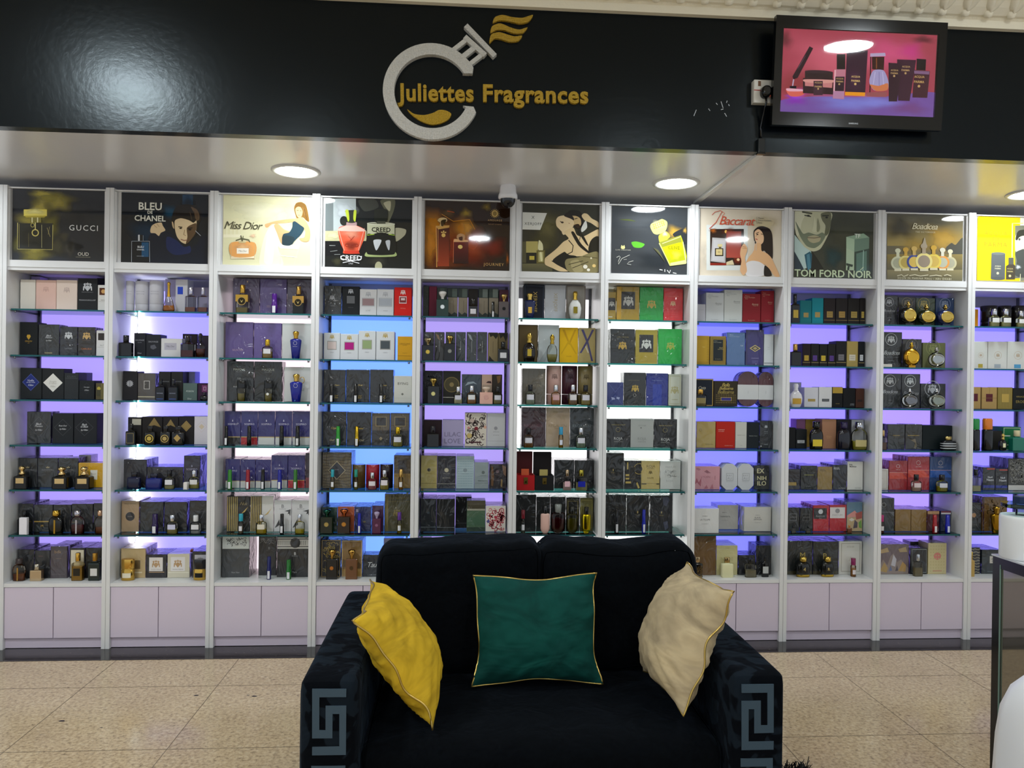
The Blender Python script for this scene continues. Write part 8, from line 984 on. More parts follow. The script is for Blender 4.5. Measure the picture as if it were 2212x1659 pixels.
# body profile, cap profile, section exponents, depth ratio, label band
KIND = {
 'dec': ([(.86, 0), (.97, .015), (1, .04), (1, .5), (.93, .57), (.6, .625), (.36, .64), (.36, .68)], [(.44, .67), (.46, .68), (.46, .97), (.4, 1)], 2.6, 2, .62, (.24, .5)),
 'vial': ([(.9, 0), (1, .02), (1, .58), (.7, .62), (.6, .64)], [(.82, .63), (.85, .65), (.85, .985), (.75, 1)], 2, 2, 1, (.14, .38)),
 'atom': ([(.86, 0), (.95, .01), (1, .42), (.9, .46), (.84, .5), (.8, .97), (.62, 1)], None, 2, 2, 1, (.04, .38)),
 'ornate': ([(.97, 0), (1, .02), (1, .52), (.9, .56), (.5, .6), (.4, .63)], [(.42, .63), (.5, .66), (.3, .74), (.26, .8), (.48, .86), (.5, .92), (.38, .97), (.2, 1)], 8, 2, .7, (.25, .48)),
 'amo': ([(.97, 0), (1, .015), (1, .66), (.95, .68), (.3, .69)], [(.22, .69), (.24, .74), (.3, .78), (.58, .88), (.66, .94), (.55, .98), (.25, 1)], 8, 2, .42, (.2, .4)),
 'sq': ([(.95, 0), (1, .02), (1, .6), (.93, .64), (.4, .67), (.34, .72)], [(.42, .71), (.44, .72), (.44, .985), (.4, 1)], 8, 2, .55, (.18, .45)),
 'sqcap': ([(.92, 0), (1, .02), (1, .62), (.9, .655), (.6, .66)], [(.84, .66), (.9, .68), (.9, .95), (.75, 1)], 3, 3, .7, (.2, .4)),
 'shoulder': ([(.86, 0), (.93, .02), (1, .3), (1, .5), (.9, .62), (.66, .7), (.4, .74), (.36, .78)], [(.5, .77), (.56, .79), (.52, .86), (.5, .99), (.4, 1)], 2.8, 2, .5, (.12, .36)),
 'jarsq': ([(.93, 0), (1, .03), (1, .62), (.92, .68), (.4, .7), (.36, .74)], [(.42, .73), (.46, .74), (.46, .98), (.4, 1)], 4, 2.5, .5, (.18, .5)),
 'vase': ([(.58, 0), (.66, .015), (.85, .35), (1, .64), (.97, .685), (.6, .72), (.36, .73)], [(.36, .73), (.4, .76), (.36, .8), (.54, .92), (.52, .97), (.3, 1)], 2.4, 2, .55, (.3, .45)),
 'disc': (None, None, 2, 2, .42, (0, 0)),
 'tear': ([(.8, 0), (.98, .03), (1, .08), (.9, .2), (.62, .38), (.34, .5), (.27, .55)], [(.3, .5), (.26, .6), (.2, .75), (.22, .88), (.3, .93), (.26, .97), (.1, 1)], 2, 2, .6, (0, 0)),
 'rbot': ([(.45, 0), (.75, .05), (1, .17), (1, .66), (.9, .71), (.4, .73)], [(.42, .72), (.44, .74), (.5, .98), (.4, 1)], 2, 2, .62, (0, 0)),
 'round': ([(.5, 0), (.8, .03), (1, .25), (.98, .45), (.75, .58), (.4, .64), (.3, .68)], [(.38, .66), (.42, .7), (.3, .76), (.42, .84), (.44, .92), (.2, 1)], 2.2, 2, .5, (.16, .4)),
 'pear': ([(.62, 0), (.75, .03), (.95, .22), (1, .4), (.85, .55), (.5, .66), (.34, .7)], [(.36, .69), (.38, .72), (.3, .78), (.4, .9), (.34, .97), (.2, 1)], 2.4, 2, .5, (.14, .38)),
 'jar': ([(.92, 0), (.97, .02), (.97, .48), (.86, .52), (.86, .55)], [(.9, .55), (.97, .57), (.97, .95), (.9, 1)], 2, 2, .62, (.14, .36)),
 'cup': ([(.74, 0), (.78, .02), (.98, .6), (.9, .62)], [(.86, .63), (.88, .65), (.88, .97), (.8, 1)], 2, 2, .62, (.2, .4))}
NAME = {'atom': ('atomizer', 'atomizer'), 'vial': ('sample_vial', 'vial'), 'tube': ('cylinder_carton', 'carton')}
SEED = [0]
def carton(bay, row, x, y, w, h, d, hexc, wrapped, A, lab):
    """a printed card box"""
    SEED[0] += 1; z = ZS[row]; k = 'w' if wrapped else 'p'; g = G()
    g.box(-w/2, w/2, 0, d, .0003, h, k, ink(hexc), .0016)
    art(g, A, -w/2+.0016, w-.0032, h-.0032, 0, k, SEED[0], .0016)
    tag(g.build('perfume_box', None, (x, y, z)), lab+where(bay, row), 'perfume box', 'boxes '+BAYWORD[bay])
def tube_carton(bay, row, x, y, w, h, p, lab):
    g = G(); fin, c, ex = p['fin'], lin(p['col']), p.get('ex'); r = w/2; o = empty('cylinder_carton', (x, y, ZS[row]+.0003), lab+where(bay, row), 'carton', 'boxes '+BAYWORD[bay])
    g.lathe([(.97, 0), (1, .005), (1, .26)], r, r, 0, h, fin, c, 2, 28)
    if ex == 'RK': g.flat(circ(0, 0, 0, 0, 3), -r, 'p', c) if 0 else crest(g, 0, h*.72, w*.36, -r-.0008, 'p', tuple(q*.45 for q in c))
    elif ex:
        for v in (.66, .58): P, Fc, hh = text('MARTIN ROSE', ''); g.faces([(a*w*.6, -math.sqrt(max(r*r-(a*w*.6)**2, 0))-.0004, h*v+b*w*.6) for a, b in P], Fc, 'p', lin(ex), False)
    g.build('carton_body', o)
    g = G(); g.lathe([(1.0, .265), (1.02, .27), (1.02, .985), (.98, 1)], r*.985, r*.985, 0, h, fin, c, 2, 28); g.build('lid', o)
def bottle(bay, row, x, y, w, h, p, lab):
    kind = p['kind']; sx = w/2
    if kind == 'tube': return tube_carton(bay, row, x, y, w, h, p, lab)
    nm, cat = NAME.get(kind, ('perfume_bottle', 'perfume bottle')); body, cap, n, nc, dr, lb = KIND[kind]
    sy = min(sx*dr, .03) if kind not in ('vial', 'atom') else sx
    o = empty(nm, (x, y, ZS[row]+.0004), lab+where(bay, row), cat, ('bottles ' if cat != 'atomizer' else 'atomizers ')+BAYWORD[bay])
    fin = p['fin']; ck = p.get('cf') or 'g'; ex = p.get('ex'); cc = lin(p['cap']); bc = ink(p['col'])
    if fin == 'x': bc = tuple(1-(1-c)*.3 for c in bc)
    if kind == 'disc':
        g = G(); rz = .36; zc = .06+rz*.98
        g.lathe([(math.sqrt(max(1-((t_-.5)*2)**2, .0025)), .05+t_*.72) for t_ in [i/12 for i in range(13)]], sx, sy, 0, h, fin, bc, 2.2, 24)
        g.box(-sx*.42, sx*.42, -sy*.5, sy*.5, 0, h*.085, fin, bc); g.build('bottle_body', o)
        g = G(); mc = lin(ex); r = sx*.74
        P = [(r*math.cos(2*PI*i/28), r*math.sin(2*PI*i/28)*h*.36/sx) for i in range(28)]
        vs = [(a, -sy-.002, h*.41+b) for a, b in P]+[(a*.86, -sy-.005, h*.41+b*.86) for a, b in P]+[(a*.8, -sy-.0035, h*.41+b*.8) for a, b in P]+[(a*.3, -sy-.006, h*.41+b*.3) for a, b in P]
        g.faces(vs, [(j*28+i, j*28+(i+1) % 28, (j+1)*28+(i+1) % 28, (j+1)*28+i) for j in range(3) for i in range(28)]+[tuple(84+i for i in range(28))], 'm', mc)
        g.build('medallion', o)
        g = G(); g.lathe([(.14, .74), (.15, .8), (.24, .83), (.26, .87), (.15, .9), (.17, .95), (.12, 1)], sx, sx, 0, h, ck, cc, 2, 14); g.build('stopper', o); return
    g = G(); g.lathe(body, sx, sy, 0, h, fin, bc, n, 20)
    d = sy+.0007
    if ex in ('SAUVAGE',): P, Fc, hh = text('SAUVAGE'); g.faces([(a*w*.7, -d, h*.34+b*w*.7) for a, b in P], Fc, 'p', lin('a8b0c8'), False); g.flat([(-sx*.8, .06*h), (sx*.8, .06*h), (sx*.8, .09*h), (-sx*.8, .09*h)], -d, 'p', lin('3c58a0'))
    elif ex == 'frame': art(g, [('ro', .12, .08, .88, .55, 'a8945c')], -sx, w, h, -sy, 'p')
    elif ex == 'dia': art(g, [('d', .5, .38, .28, .2, 'b8985c')], -sx, w, h, -sy, 'm')
    elif ex == 'medal':
        g.faces([(sx*1.0, y_, z_) for y_, z_ in ()], [], 'm', cc); g.box(-sx*1.02, sx*1.02, -sy*1.03, sy*1.03, h*.4, h*.645, 'm', cc)
        art(g, [('c', .5, .42, .36, 'b8985c'), ('c', .5, .42, .3, '3a3428'), ('p', [.36, .48, .44, .4, .5, .36, .56, .4, .64, .48, .55, .43, .5, .42, .45, .43], 'd0b878')], -sx, w, h, -sy*1.04, 'm')
    elif ex == 'ring': art(g, [('co', .5, .56 if kind == 'vase' else .35, .16, 'c8c8d0'), ('t', 'NIRVANA', .5, .44, .4, 'a8a8c8')] if kind == 'vase' else [('c', .5, .36, .14, 'd8d8d0')], -sx, w, h, -sy*.9-.003, 'p')
    elif ex == 'ringhandle': art(g, [('co', .5, .58, .16, 'c8c8d0')], -sx, w, h, -sy*.9-.003, 'p')
    elif ex and ex.startswith('goldbase'): g.lathe([(.9, .01), (.97, .02), (.98, .1), (.95, .12)], sx*1.01, sy*1.01, 0, h, 'm', lin('b8983c'), n, 20); P, Fc, hh = text(ex[-1]); g.faces([(a*w*.18, -d-.002, h*.4+b*w*.18) for a, b in P], Fc, 'p', lin('c8b070'), False)
    elif ex == 'lattice': art(g, [('z', .0, .02, 1, .62, 'b8a070'), ('z', .0, .02, 1, .62, 'b8a070')], -sx, w, h, -sy, 'm', SEED[0])
    elif ex == 'rings':
        for v in (.12, .3, .46): g.lathe([(1.0, v), (1.02, v+.01), (1.02, v+.05), (1, v+.06)], sx*1.01, sy*1.03, 0, h, 'p', lin('c8ccd0'), n, 24)
    elif ex and len(ex) == 6:
        c6 = ex.lower()
        if kind in ('amo', 'ornate', 'round', 'pear', 'vase'): art(g, [('s', .5, .38, .2, c6)] if kind == 'amo' else [('r', .34, .2, .66, .44, c6)], -sx, w, h, -sy*(1 if n > 5 else 1.02)-.0006, 'm' if kind != 'amo' or c6[0] in 'cdb' else 'p')
        elif kind == 'shoulder': g.box(-sx*.1, sx*.12, -sy-.0012, -sy+.002, h*.02, h*.6, 'm', lin(c6))
        else: art(g, [('c', .5, .34, .38, c6), ('c', .5, .34, .3, '2a241c'), ('s', .5, .34, .24, c6)], -sx, w, h, -sy-.001, 'm')
    g.build('bottle_body', o)
    if p.get('liq'):
        c, fr = p['liq']; g = G(); top = fr*body[-3][1]/.9 if 0 else fr*.64; P = [(r*.9, max(z, .012)) for r, z in body if z < top]; r_ = P[-1][0] if P else .9
        P = P+[(r_, top)]; g.lathe(P, sx, sy, 0, h, 'l', lin(c), n, 20); g.build('liquid', o)
    if cap:
        g = G(); g.lathe(cap, sx, sx if nc == 2 and kind not in ('jar', 'cup') else max(sy, sx*.4), 0, h, ck, cc, nc, 18) if kind not in ('jar', 'cup') else g.lathe(cap, sx, sy, 0, h, ck, cc, nc, 20)
        if ex == 'ringhandle': g.tube([(sx*.5+.013+.013*math.cos(a*.4), 0, h*.78+.017*math.sin(a*.4)) for a in range(16)], .002, 'm', cc, 6, True)
        g.build('cap', o)
    if p.get('lab'):
        g = G(); half = .62 if kind != 'atom' else .5; rect_label(g, sx*.99, sy*.99 if n <= 5 else sy, n, h*lb[0], h*lb[1], half, p['lab']); g.build('paper_label', o)
def open_box(bay, row, p):
    bx, lx = p['box'], p['lid']; w = bx[1]-bx[0]; cx = (bx[0]+bx[1])/2; z = ZS[row]; c = lin(p['col']); lc = lin(p['lidcol'])
    o = empty('open_box', (cx, .04, z+.0004), p['desc']+where(bay, row), 'open box', 'boxes '+BAYWORD[bay])
    h = bx[2]; g = G(); t_ = .004
    g.box(-w/2, w/2, 0, .1, 0, .012, 'p', c); g.box(-w/2, w/2, 0, t_, .012, h, 'p', c); g.box(-w/2, w/2, .1-t_, .1, .012, h, 'p', c); g.box(-w/2, -w/2+t_, t_, .1-t_, .012, h, 'p', c); g.box(w/2-t_, w/2, t_, .1-t_, .012, h, 'p', c)
    g.box(-w/2+t_, w/2-t_, t_, .1-t_, .012, h*.8, 'p', lc); g.build('tray', o)
    wl = lx[1]-lx[0]; g = G(); xo = (lx[0]+lx[1])/2-cx; g.box(xo-wl/2, xo+wl/2, .1, .125, .01, lx[2], 'p', lc, .002); g.box(xo-wl/2+.006, xo+wl/2-.006, .098, .1, h, lx[2]-.006, 'p', tuple(q*.8 for q in lc)); g.build('lid', o)
    g = G(); g.box(-w*.22, w*.22, .05, .052, h*.8, h*1.35, 'p', lin(p['card'])); g.build('card', o)
    g = G(); g.box(-w*.11, w*.11, -.003, 0, h*.42, h*.86, 'm', lin('c0a050')); g.box(-w*.05, w*.05, -.0045, -.003, h*.5, h*.64, 'm', lin('6a5828')); g.build('clasp', o)
def prism_box(bay, row, p, kind):
    x0, x1, h = p['box']; w = x1-x0; z = ZS[row]; c = lin(p['col'])
    if kind == 'v':
        r = w/2; pts = [(r*math.cos(a), r+r*math.sin(a)) for a in [PI+PI*i/14 for i in range(15)]]+[(r*math.cos(a), h-r+r*math.sin(a)) for a in [PI*i/14 for i in range(15)]]
        o = empty('oval_box', ((x0+x1)/2, .1, z+.0005), p['desc']+where(bay, row), 'perfume box', 'boxes '+BAYWORD[bay])
        g = G(); g.prism(pts, 0, .08, 'w', c); g.build('box_body', o)
        g = G(); g.box(-r-.001, r+.001, -.002, .081, h*.2, h*.62, 'p', lin('cfcfd0')); art(g, [('l', .5, .4, .5, .6, 'a8a8aa')], -r, w, h*.42, -.002, 'p', 1, h*.2); g.build('paper_band', o)
    else:
        q = w*.28; pts = [(-w/2+q, 0), (w/2-q, 0), (w/2, q), (w/2, h-q), (w/2-q, h), (-w/2+q, h), (-w/2, h-q), (-w/2, q)]
        g = G(); g.prism(pts, 0, .08, 'p', c); art(g, [('ro', .28, .36, .74, .64, 'a0a4a8'), ('t', 'KAY', .5, .55, .3, '8a8e92', 'S'), ('t', 'ALI', .5, .45, .28, '8a8e92', 'S'), ('t', 'FRAGRANCES', .5, .32, .44, '9a9ea2')], -w/2, w, h, 0)
        tag(g.build('octagonal_box', None, ((x0+x1)/2, .09, z+.0003)), p['desc']+where(bay, row), 'perfume box', 'boxes '+BAYWORD[bay])
for it in BOXES: carton(*it)
for it in BOTTLES: bottle(*it)
for it in ODD:
    if it[0] == 'o': open_box(it[1], it[2], it[3])
    else: prism_box(it[1], it[2], it[3], it[0])
# pink tube lying on the cream boxes
g = G(); g.tube([(0, 0, 0), (.012, -.055, 0)], .0075, 'g', lin('c88878'), 14); g.tube([(.0122, -.056, 0), (.0126, -.058, 0)], .0055, 'g', lin('8a3c30'), 12)
tag(g.build('lipstick_tube', None, TUBE), 'small pink tube lying on the cream crest box', 'tube')
# ------------------------------------------------------------------ shop sign
GOLDP, WHITEP = lin('c09a26'), lin('d8d6d0')
sg = empty('shop_sign', (0, -.845, 0), 'raised beaded shop sign reading Juliettes Fragrances on the black wall', 'sign')
g = G(); c0 = (-.133, 2.646); n = 64
P = []
for i in range(n+1):
    a = math.radians(27+(341-27)*i/n); P.append((c0[0]+.2055*math.cos(a), c0[1]+.2035*math.sin(a), c0[0]+.158*math.cos(a), c0[1]+.1555*math.sin(a)))
P[0] = (.038, 2.728, -.004, 2.727); P[-1] = (.044, 2.5875, -.001, 2.590)
vs = []
for y in (-.028, -.001):
    for a, b, c, d in P: vs += [(a, y, b), (c, y, d)]
m = len(P)*2; fs = []
for i in range(n):
    fs += [(2*i, 2*i+2, 2*i+3, 2*i+1), (m+2*i, m+2*i+1, m+2*i+3, m+2*i+2), (2*i, m+2*i, m+2*i+2, 2*i+2), (2*i+1, 2*i+3, m+2*i+3, m+2*i+1)]
fs += [(0, 1, m+1, m), (2*n, m+2*n, m+2*n+1, 2*n+1)]
g.faces(vs, [f[::-1] for f in fs], 'b', WHITEP, False); g.build('letter_ring', sg)
g = G()
def bar(a, b, w, y=-.028):
    d = Vector((b[0]-a[0], b[1]-a[1])).normalized(); q = Vector((-d.y, d.x))*w/2
    g.prism([(a[0]-q.x, a[1]-q.y), (b[0]-q.x, b[1]-q.y), (b[0]+q.x, b[1]+q.y), (a[0]+q.x, a[1]+q.y)], y, -.001, 'b', WHITEP)
bar((-.056, 2.8165), (.012, 2.873), .018, -.0262); bar((.010, 2.7555), (.081, 2.814), .018, -.0264); bar((-.018, 2.787), (.043, 2.838), .021, -.0266); bar((.003, 2.8835), (.091, 2.8085), .021)
g.build('bottle_neck', sg)
g = G(); bar((.0065, 2.931), (.132, 2.807), .0215); g.build('spray_cap', sg)
for pts in ([(.1216, 2.953), (.131, 2.9776), (.1623, 2.9886), (.206, 2.9809), (.2497, 2.9805), (.2933, 2.9946), (.2742, 2.9647), (.2354, 2.9547), (.1868, 2.9632), (.1481, 2.9639)],
            [(.1125, 2.9092), (.1194, 2.9385), (.1531, 2.952), (.1968, 2.9371), (.2358, 2.9291), (.2706, 2.9403), (.2505, 2.9153), (.2117, 2.9121), (.1728, 2.9239), (.1389, 2.9234)],
            [(.1082, 2.8656), (.115, 2.9021), (.1487, 2.9142), (.1875, 2.9053), (.2167, 2.8993), (.2482, 2.904), (.2315, 2.8806), (.1928, 2.8755), (.1587, 2.8847), (.1297, 2.8859)]):
    g = G(); g.prism(curve(pts), -.014, -.001, 'b', GOLDP); g.build('spray_wave', sg)
g = G(); g.prism(curve([(-.2368, 2.5717), (-.207, 2.5527), (-.1641, 2.5495), (-.1259, 2.5604), (-.1022, 2.5733), (-.0734, 2.572), (-.0502, 2.5584), (-.0633, 2.5339), (-.0967, 2.5159), (-.1349, 2.5097), (-.178, 2.5226), (-.2165, 2.5475)]), -.014, -.001, 'b', GOLDP); g.build('liquid_wave', sg)
def letters(s, x0, z0, x1, z1, cap, col, name, parent):
    cu = bpy.data.curves.new('t', 'FONT'); cu.body = s; cu.resolution_u = 3; cu.offset = .028; cu.extrude = .05; cu.space_character = 1.06
    o = bpy.data.objects.new('t', cu); me = bpy.data.meshes.new_from_object(o)
    P = [v.co.copy() for v in me.vertices]; Fc = [tuple(p.vertices) for p in me.polygons]; xa = min(p.x for p in P); xb = max(p.x for p in P)
    sx = math.hypot(x1-x0, z1-z0)/(xb-xa); an = math.atan2(z1-z0, x1-x0); sz = cap/.72; g = G(); vs = []
    for p in P:
        a, b = (p.x-xa)*sx, p.y*sz; vs.append((x0+a*math.cos(an)-b*math.sin(an), -.008-p.z*.14, z0+a*math.sin(an)+b*math.cos(an)))
    g.faces(vs, Fc, 'b', col, False); bpy.data.objects.remove(o); bpy.data.curves.remove(cu); bpy.data.meshes.remove(me)
    return g.build(name, parent)
letters('Juliettes', -.278, 2.6075, .045, 2.6165, .073, GOLDP, 'lettering', sg)
letters('Fragrances', .0845, 2.6175, .5377, 2.6265, .073, GOLDP, 'lettering', sg)
# ------------------------------------------------------------------ television
TA = math.atan2(.035, .453)
tv = empty('television', (1.332, -.905, 2.545), 'flat screen television showing toiletries on pink, mounted on black wall', 'television', rot=(TA, 0, 0))
W_, H_ = .754, .457; TB = lin('0b0e11')
g = G()
for a in ((-.004, W_+.004, .0, .056), (-.004, W_+.004, .407, H_), (-.004, .03, .056, .407), (.721, W_+.004, .056, .407)): g.box(a[0], a[1], -.006, .02, a[2], a[3], 'g', TB)
g.box(.0, W_, .0035, .03, .004, H_-.004, 'g', TB); g.box(.2, .55, .03, .05, .1, .36, 'p', TB)
P, Fc, hh = text('SAMSUNG', 'B'); g.faces([(.358+a*.042, -.0066, .017+b*.042) for a, b in P], Fc, 'p', lin('b8bcc0'), False)
g.build('bezel', tv)
g = G(); g.w, g.h = .7195, .405; g.box(.0302, .7208, .0012, .003, .0562, .4068, 'E', lin('140c10')); picture(g, TVART, 'E', .00004); o = g.build('screen', tv); o['label'] = 'lit screen with rows of toiletries'; 
g = G(); g.box(.0302, .7208, -.0045, -.003, .0562, .4068, 'x', (.97, .97, .97)); g.build('screen_glass', tv)
g = G(); g.box(.28, .47, .0, .062, .02, .06, 'p', TB); g.tube([(.36, .03, .05), (.36, .055, .12)], .02, 'p', TB); g.build('wall_bracket', tv)
# ------------------------------------------------------------------ socket, lead, trunking, dome camera
so = empty('wall_socket', (1.306, -.845, 2.70), 'white wall socket with black plug beside the television', 'socket')
g = G(); g.box(-.0455, .0455, -.03, -.0005, -.05, .051, 'g', lin('d8d6ce'), .003); art(g, [('r', .2, .72, .34, .94, '6a4a30'), ('r', .0, .52, .3, .56, 'a03028')], -.0455, .091, .1, -.03, 'p', 1, -.05); g.build('socket_plate', so)
g = G(); g.lathe([(.95, -.03), (1, -.034), (.9, -.06), (.6, -.066)], .022, .026, 0, 1, 'g', lin('101214'), 2.5, 18)
for i in range(len(g.v)): x, y, z = g.v[i]; g.v[i] = (x+.002, z, y-.008)
g.build('plug', so)
g = G(); g.lathe([(1, -.03), (1, -.0315), (.1, -.032)], .0045, .0045, 0, 1, special('indicator', lambda t: t.n('ShaderNodeEmission', Strength=4, Color=(1, .08, .02, 1))), WH, 2, 10)
for i in range(len(g.v)): x, y, z = g.v[i]; g.v[i] = (x+.0225, z, y-.015)
g.build('indicator_light', so)
g = G(); g.tube([(1.308, -.893, 2.668), (1.306, -.9, 2.64), (1.303, -.87, 2.6), (1.303, -.853, 2.55), (1.304, -.853, 2.5)], .005, 'g', lin('0a0b0c'), 8); tag(g.build('power_lead', None), 'black power lead hanging from the socket to the trunking end', 'cable')
g = G(); g.box(1.289, 1.318, -.866, -.8455, 2.437, 2.5, 'g', lin('1c2226'), .002); g.box(1.284, 1.32, -.868, -.8452, 2.43, 2.4368, 'g', lin('0c0d0f')); tag(g.build('cable_clip', None), 'black cable end piece under the socket at wall edge', 'clip')
g = G(); g.box(1.298, 1.324, -.83, .1, 2.434, 2.4497, 's', lin('eeeeee'), .002); tag(g.build('cable_trunking', None), 'white cable trunking across the soffit towards the cabinets', 'trunking')
dc = empty('dome_camera', (.24, -.12, 2.4497), 'white dome security camera hanging under the soffit', 'camera')
g = G(); g.lathe([(.8, 0), (.85, -.01), (.9, -.04), (1.0, -.05), (1.02, -.066), (.9, -.072)], .05, .05, 0, 1, 'g', lin('eeeef2'), 2, 28); g.build('housing', dc)
g = G(); g.lathe([(1, -.066), (.98, -.08), (.85, -.097), (.6, -.109), (.3, -.115), (.02, -.117)], .04, .04, 0, 1, 'g', lin('15171c'), 2, 24); g.build('dome', dc)
# ------------------------------------------------------------------ sofa
sf = empty('sofa', (.2575, -1.55, 0), 'black velvet two seat sofa with greek key trim on its arms', 'sofa')
def sfp(name, fn, label=None):
    g = G(); fn(g)
    for i in range(len(g.v)): x, y, z = g.v[i]; g.v[i] = (x-.2575, y+1.55, z)
    o = g.build(name, sf)
    if label: o['label'] = label
    return o
KB = lin('050608')
for x0, x1 in ((-.43, -.272), (.787, .946)):
    def arm(g, x0=x0, x1=x1):
        softbox(g, x0, x1, -1.995, -1.08, .045, .595, .028, 'd', KB, 16, .004, 3)
    sfp('arm', arm, 'arm with dark damask pattern')
sfp('base', lambda g: softbox(g, -.275, .79, -1.925, -1.1, .05, .25, .015, 'v', KB, 6))
sfp('seat_cushion', lambda g: softbox(g, -.268, .783, -1.955, -1.36, .235, .381, .045, 'v', KB, 14, .008, 5, .002))
sfp('back_frame', lambda g: softbox(g, -.28, .86, -1.22, -1.07, .05, .765, .03, 'v', KB, 8))
sfp('back_cushion', lambda g: softbox(g, -.281, .296, -1.42, -1.17, .375, .818, .05, 'v', KB, 22, .012, 8, .006, lambda p: Vector((p.x, p.y, p.z+(.022*max(0, p.x+.15)/.43 if p.z > 0 else 0)))))
sfp('back_cushion', lambda g: softbox(g, .288, .868, -1.42, -1.17, .375, .826, .075, 'v', KB, 22, .014, 11, .007, lambda p: Vector((p.x, p.y, p.z+(.012*math.cos((p.x+.26)*12.1) if p.z > .1 else 0)))))
for x in (-.38, .9):
    for y in (-1.93, -1.14): sfp('leg', lambda g: g.lathe([(.7, 0), (1, 1)], .025, .025, 0.001, .05, 'g', lin('1a1410'), 2, 12, x, y))
TL = [[(-.3934, .5724), (-.3010, .571), (-.3010, .5490), (-.3738, .5498), (-.3728, .4595), (-.356, .4592), (-.3565, .5260), (-.3005, .5254), (-.2998, .3898), (-.3915, .3904), (-.3915, .4138), (-.318, .4141), (-.319, .503), (-.3374, .5033), (-.337, .4363), (-.392, .437)]]
TR = [[(.8125, .5673), (.9063, .567), (.9078, .4282), (.8508, .4277), (.8499, .4967), (.8335, .497), (.8346, .4047), (.9082, .4044), (.9081, .3799), (.8147, .3802), (.8127, .5206), (.8689, .5208), (.8699, .4507), (.8893, .4504), (.888, .5433), (.8129, .5435)]]
def trim(g, T):
    for k in range(2):
        for P in T: g.prism([(x, z-k*.211) for x, z in P], -1.9995, -1.9955, 'p', lin('3c4e5c'))
sfp('greek_key_trim', lambda g: trim(g, TL), 'blue grey greek key trim'); sfp('greek_key_trim', lambda g: trim(g, TR), 'blue grey greek key trim')
# ------------------------------------------------------------------ cushions
def cushion(c, ex, ez, a, b, t0, t1, col, label, seed, wr=.004, sag=.0):
    ex = Vector(ex).normalized(); ez = Vector(ez); ez = (ez-ex*ez.dot(ex)).normalized(); en = ez.cross(ex)      # en points out of the back
    rr = random.Random(seed); ph = [rr.uniform(0, 6.28) for _ in range(8)]; n = 36; vs = []; fs = []
    def edge(u, v):
        x = a*u*(1-.1*(1-v*v))*(1+.02*math.sin(5*v+ph[0])); z = b*v*(1-.1*(1-u*u))*(1+.02*math.sin(5*u+ph[1]))
        e = max(abs(u), abs(v))**6
        return x, z, e*(.007*math.sin(6*(u+v)+ph[2])+.006*math.sin(9*(u-v)+ph[3]))
    g = G()
    for s in (-1, 1):
        T = t0 if s < 0 else t1; vs = []
        for i in range(n+1):
            for j in range(n+1):
                u, v = 2*i/n-1, 2*j/n-1; u = math.copysign(1-(1-abs(u))**1.25, u); v = math.copysign(1-(1-abs(v))**1.25, v)
                x, z, off = edge(u, v); f = (max(0, 1-abs(u)**2.6)*max(0, 1-abs(v)**2.6))**.62
                f2 = f*(1+.0*u-.18*v*sag); m_ = min(1, 3.2*f)*max(0, 1-f*.75)
                w = wr*(m_*(math.sin(19*u+4*math.sin(5*v+ph[4])+ph[5])+math.sin(23*v+5*math.sin(4*u+ph[6])+ph[7]))+.5*f*math.sin(7*u-9*v+ph[0]+2*math.sin(5*u+ph[1])))
                vs.append((x, off+s*(T*f2)+s*w, z))
        fs = [(i*(n+1)+j, (i+1)*(n+1)+j, (i+1)*(n+1)+j+1, i*(n+1)+j+1) for i in range(n) for j in range(n)]
        if s > 0: fs = [f[::-1] for f in fs]
        g.faces(vs, fs, 'c', lin(col))
    o = g.build('cushion'); R3 = Matrix((ex, en, ez)).transposed().to_4x4(); o.matrix_world = Matrix.Translation(c) @ R3
    tag(o, label, 'cushion', 'sofa cushions')
    g = G(); pts = []
    for k in range(160):
        q = k/40; u, v = ((q*2-1, 1) if q < 1 else (1, 1-(q-1)*2) if q < 2 else (1-(q-2)*2, -1) if q < 3 else (-1, (q-3)*2-1)); x, z, off = edge(u, v); pts.append((x, off, z))
    g.tube(pts, .0032, 'k', WH, 6, True); p = g.build('piping', o); p['label'] = 'gold piping cord'
    return o
cushion((-.176, -1.70, .584), (0, 1, .04), (-.219, .02, .313), .205, .195, .095, .075, 'caa62a', 'mustard yellow velvet cushion with gold piping against an arm', 4, .005)
cushion((.742, -1.69, .612), (-.06, 1, -.03), (.154, -.03, .357), .205, .2, .05, .125, 'b3a283', 'beige velvet cushion with gold piping against an arm', 9, .005)
cushion((.272, -1.52, .577), (1, 0, .01), (0, .26, 1), .218, .182, .075, .06, '09433d', 'dark green velvet cushion with gold piping in the sofa middle', 14, .003)
# ------------------------------------------------------------------ counter, stand, slip cover, mat
ct = empty('display_counter', (1.99, -2.6, 0), 'black glass sided counter at the right edge carrying a white drum', 'counter')
def off(g, dx, dy):
    for i in range(len(g.v)): x, y, z = g.v[i]; g.v[i] = (x-dx, y-dy, z)
    return g
g = G(); g.box(1.668, 2.36, -3.35, -1.862, .0, .885, 'g', lin('0b0d0c')); off(g, 1.99, -2.6).build('body', ct)
g = G(); g.box(1.6635, 1.6675, -3.3, -1.89, .05, .868, special('black_mirror_glass', lambda t: t.bsdf(Roughness=.03, Metallic=.85, **{'Base Color': (.34, .32, .26, 1)})), WH); off(g, 1.99, -2.6).build('mirror_panel', ct)
g = G()
for y0, y1, z0, z1 in ((-1.892, -1.858, 0, .9), (-3.34, -3.3, 0, .9), (-3.3, -1.892, .868, .9), (-3.3, -1.892, 0, .05)): g.box(1.660, 1.672, y0, y1, z0, z1, 'g', lin('0c0e10'))
g.box(1.658, 1.662, -1.8935, -1.8915, 0, .88, 'g', lin('7c988c')); off(g, 1.99, -2.6).build('edge_frame', ct)
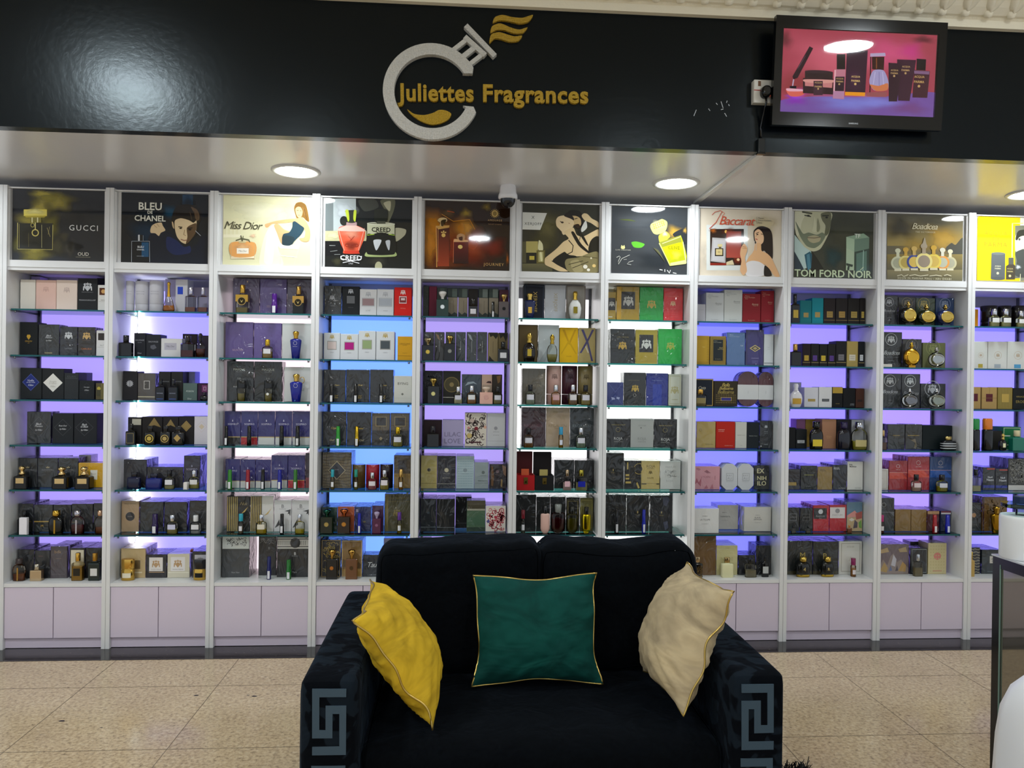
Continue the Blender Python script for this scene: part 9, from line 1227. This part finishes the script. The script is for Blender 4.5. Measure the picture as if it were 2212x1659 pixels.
g = G(); g.box(1.668, 2.37, -3.36, -1.858, .8855, .9, 'g', lin('0c0e10')); g.box(1.661, 2.37, -3.36, -1.85, .9002, .905, 'g', lin('c4c8cc')); off(g, 1.99, -2.6).build('counter_top', ct)
st = empty('display_stand', (1.716, -1.907, .9055), 'white round drum stand with a glass disc on the counter', 'stand')
g = G(); g.lathe([(.97, 0), (1, .005), (1, .118), (.985, .127), (.95, .13)], .06, .06, 0, 1, 's', lin('e2e4e6'), 2, 48); g.build('drum', st)
g = G(); g.lathe([(.3, .1302), (.3, .153)], .06, .06, 0, 1, 'x', lin('e8f4f0'), 2, 30); g.build('spacer', st)
g = G(); g.lathe([(.99, .1535), (1, .155), (1, .164), (.99, .1655)], .056, .056, 0, 1, 'x', (.62, .86, .8), 2, 48); g.build('glass_disc', st)
g = G(); g.box(-.018, .035, 0, .03, .0003, .022, 'p', lin('1c2c50'), .002); tag(g.build('perfume_box', None, (1.712, -1.925, 1.0715)), 'low dark blue box on the glass disc of the white drum', 'perfume box')
g = G(); cl = Vector((1.515, -2.30, 0)); n = 64; vs = []; prof = [(1.08, .003), (1.05, .15), (1.0, .4), (.97, .5), (.9, .58), (.74, .64), (.5, .68), (.25, .695), (.02, .7)]
for r, z in prof:
    for i in range(n):
        a = 2*PI*i/n; fd = 1+(.045*math.sin(7*a)+.03*math.sin(12*a+1))*max(0, 1-z/.72); vs.append((.118*r*fd*math.copysign(abs(math.cos(a))**.8, math.cos(a)), .15*r*fd*math.copysign(abs(math.sin(a))**.8, math.sin(a)), z))
g.faces(vs, [(j*n+i, j*n+(i+1) % n, (j+1)*n+(i+1) % n, (j+1)*n+i) for j in range(len(prof)-1) for i in range(n)]+[tuple((len(prof)-1)*n+i for i in range(n))], 'y', WH)
tag(g.build('slip_cover', None, cl), 'white satin slip cover draped over a seat beside the black counter', 'slip cover')
g = G(); rr = random.Random(3); g.box(.97, 1.285, -2.7, -1.4, .001, .014, 'p', lin('0b0b0d'))
for _ in range(5200):
    x, y = rr.uniform(.965, 1.295), rr.uniform(-2.2, -1.385); a = rr.uniform(0, 6.28); h = rr.uniform(.02, .045); w = .003; dx, dy = rr.uniform(-.02, .02), rr.uniform(-.02, .02)
    g.faces([(x-w*math.cos(a), y-w*math.sin(a), .012), (x+w*math.cos(a), y+w*math.sin(a), .012), (x+dx+w*.5, y+dy, h), (x+dx-w*.5, y+dy, h)], [(0, 1, 2, 3)], 'p', lin('0d0d10'), False)
tag(g.build('shaggy_mat', None), 'black shaggy floor mat beside the sofa arm', 'mat')
